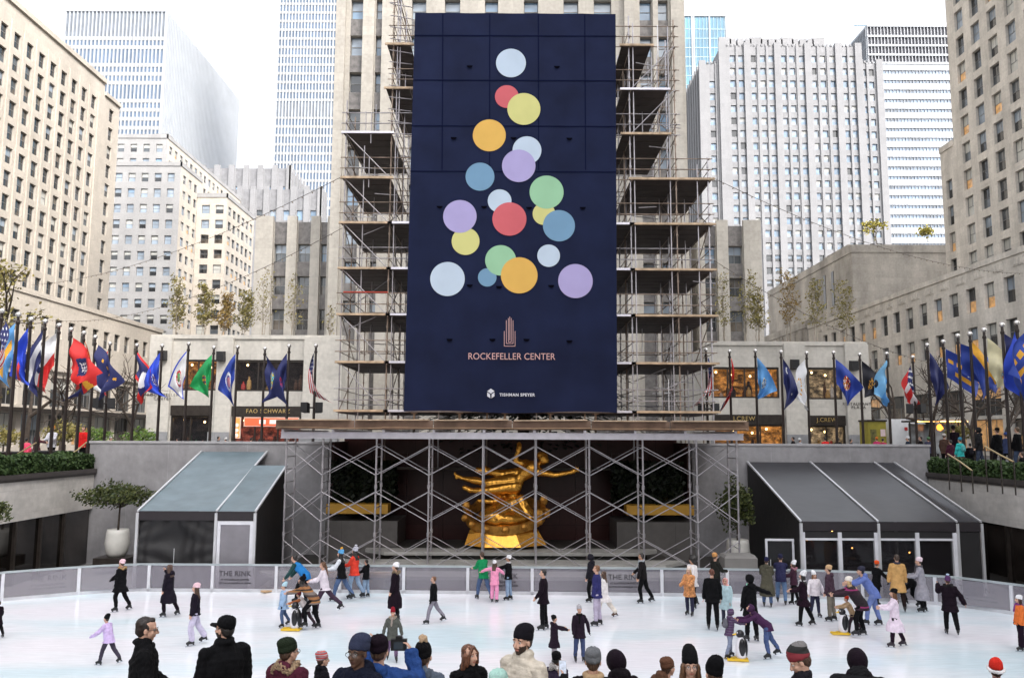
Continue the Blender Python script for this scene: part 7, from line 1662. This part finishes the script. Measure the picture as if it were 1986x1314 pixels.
bush(128,838,52,1.0,'bright green bushy shrub behind the left flagpoles',lf_g,1000); bush(190,845,54,.8,'darker green shrub right of the person in red',lf_gg); bush(275,846,56,.9,'green shrub with red flowers at the toy shop corner',lf_gg); bush(8,846,50,.8,'yellow green shrub at the left edge of the street',lf_g); bush(1865,838,52,.7,'bright green shrub behind the right flagpoles',lf_g)
def handrail(label,pts,g=None):
    r_=empty('handrail',pts[0]); tag(r_,label,'handrail',g); l=Vector(pts[0]); b=MB()
    for p,q in zip(pts,pts[1:]): b.bar(Vector(p)-l,Vector(q)-l,.03,n=8)
    b.build('rail',[mat('brass_rail',(.55,.42,.22),.3,.8,var=.1)],r_)
    for p in pts: b=MB(); b.bar(Vector(p)-l,Vector((p[0],p[1],G-.3))-l,.025); b.build('post',[m_bronze],r_)
handrail('sloping brass handrail among the right crowd, left one',[PY(1838,880,30),PY(1862,895,29),PY(1885,912,28)]); handrail('sloping brass handrail among the right crowd, right one',[PY(1910,865,29),PY(1940,882,28),PY(1966,895,27.4)])
handrail('pale sloping handrail behind the left hedge near the grey wall',[PY(125,888,36),PY(150,872,37),PY(168,857,37.8)]); handrail('pale sloping handrail behind the left hedge beside the pink shirt',[PY(20,888,33),PY(45,873,34),PY(70,858,35)])
b=MB(); y=13.0
r_=empty('court_fence',(18.7,20,0)); tag(r_,'low black railing between the ice barrier and the right glazing','fence')
for q in range(60): b.bar((0,-7+q*.25+.0,0),(0,-7+q*.25,.98),.015,n=4)
b.build('bars',[m_bronze],r_); b=MB(); b.bar((0,-7,.98),(0,8,.98),.03); b.build('rail',[m_bronze],r_)
# ================================================================ LIGHT
w=bpy.data.worlds.new('World'); scene.world=w; w.use_nodes=True; nt=w.node_tree; N=nt.nodes; L=nt.links; bg=N['Background']
sk=N.new('ShaderNodeTexSky'); sk.sky_type='NISHITA'; sk.sun_disc=False; EL=44; AZ=138   # bearing clockwise from +y
sk.sun_elevation=R(EL); sk.sun_rotation=R(AZ); sk.air_density=1.0; sk.dust_density=4.0; sk.ozone_density=1.0
hs=N.new('ShaderNodeHueSaturation'); hs.inputs['Saturation'].default_value=.2; hs.inputs['Value'].default_value=1.0
L.new(sk.outputs[0],hs.inputs['Color']); L.new(hs.outputs[0],bg.inputs['Color']); bg.inputs['Strength'].default_value=SKY
sl=bpy.data.lights.new('sun','SUN'); sl.energy=SUN; sl.angle=R(SUNANG); sl.color=(1,.94,.87); so_=bpy.data.objects.new('sun',sl); C.objects.link(so_)
d=Vector((math.sin(R(AZ))*math.cos(R(EL)),math.cos(R(AZ))*math.cos(R(EL)),math.sin(R(EL)))); so_.rotation_euler=d.to_track_quat('Z','Y').to_euler()
vs=scene.view_settings; vs.view_transform='Standard'; vs.look='None'; vs.gamma=1; vs.exposure=EXPO
scene.cycles.max_bounces=6; scene.cycles.diffuse_bounces=3; scene.cycles.glossy_bounces=3; scene.cycles.transparent_max_bounces=12; scene.cycles.use_denoising=True
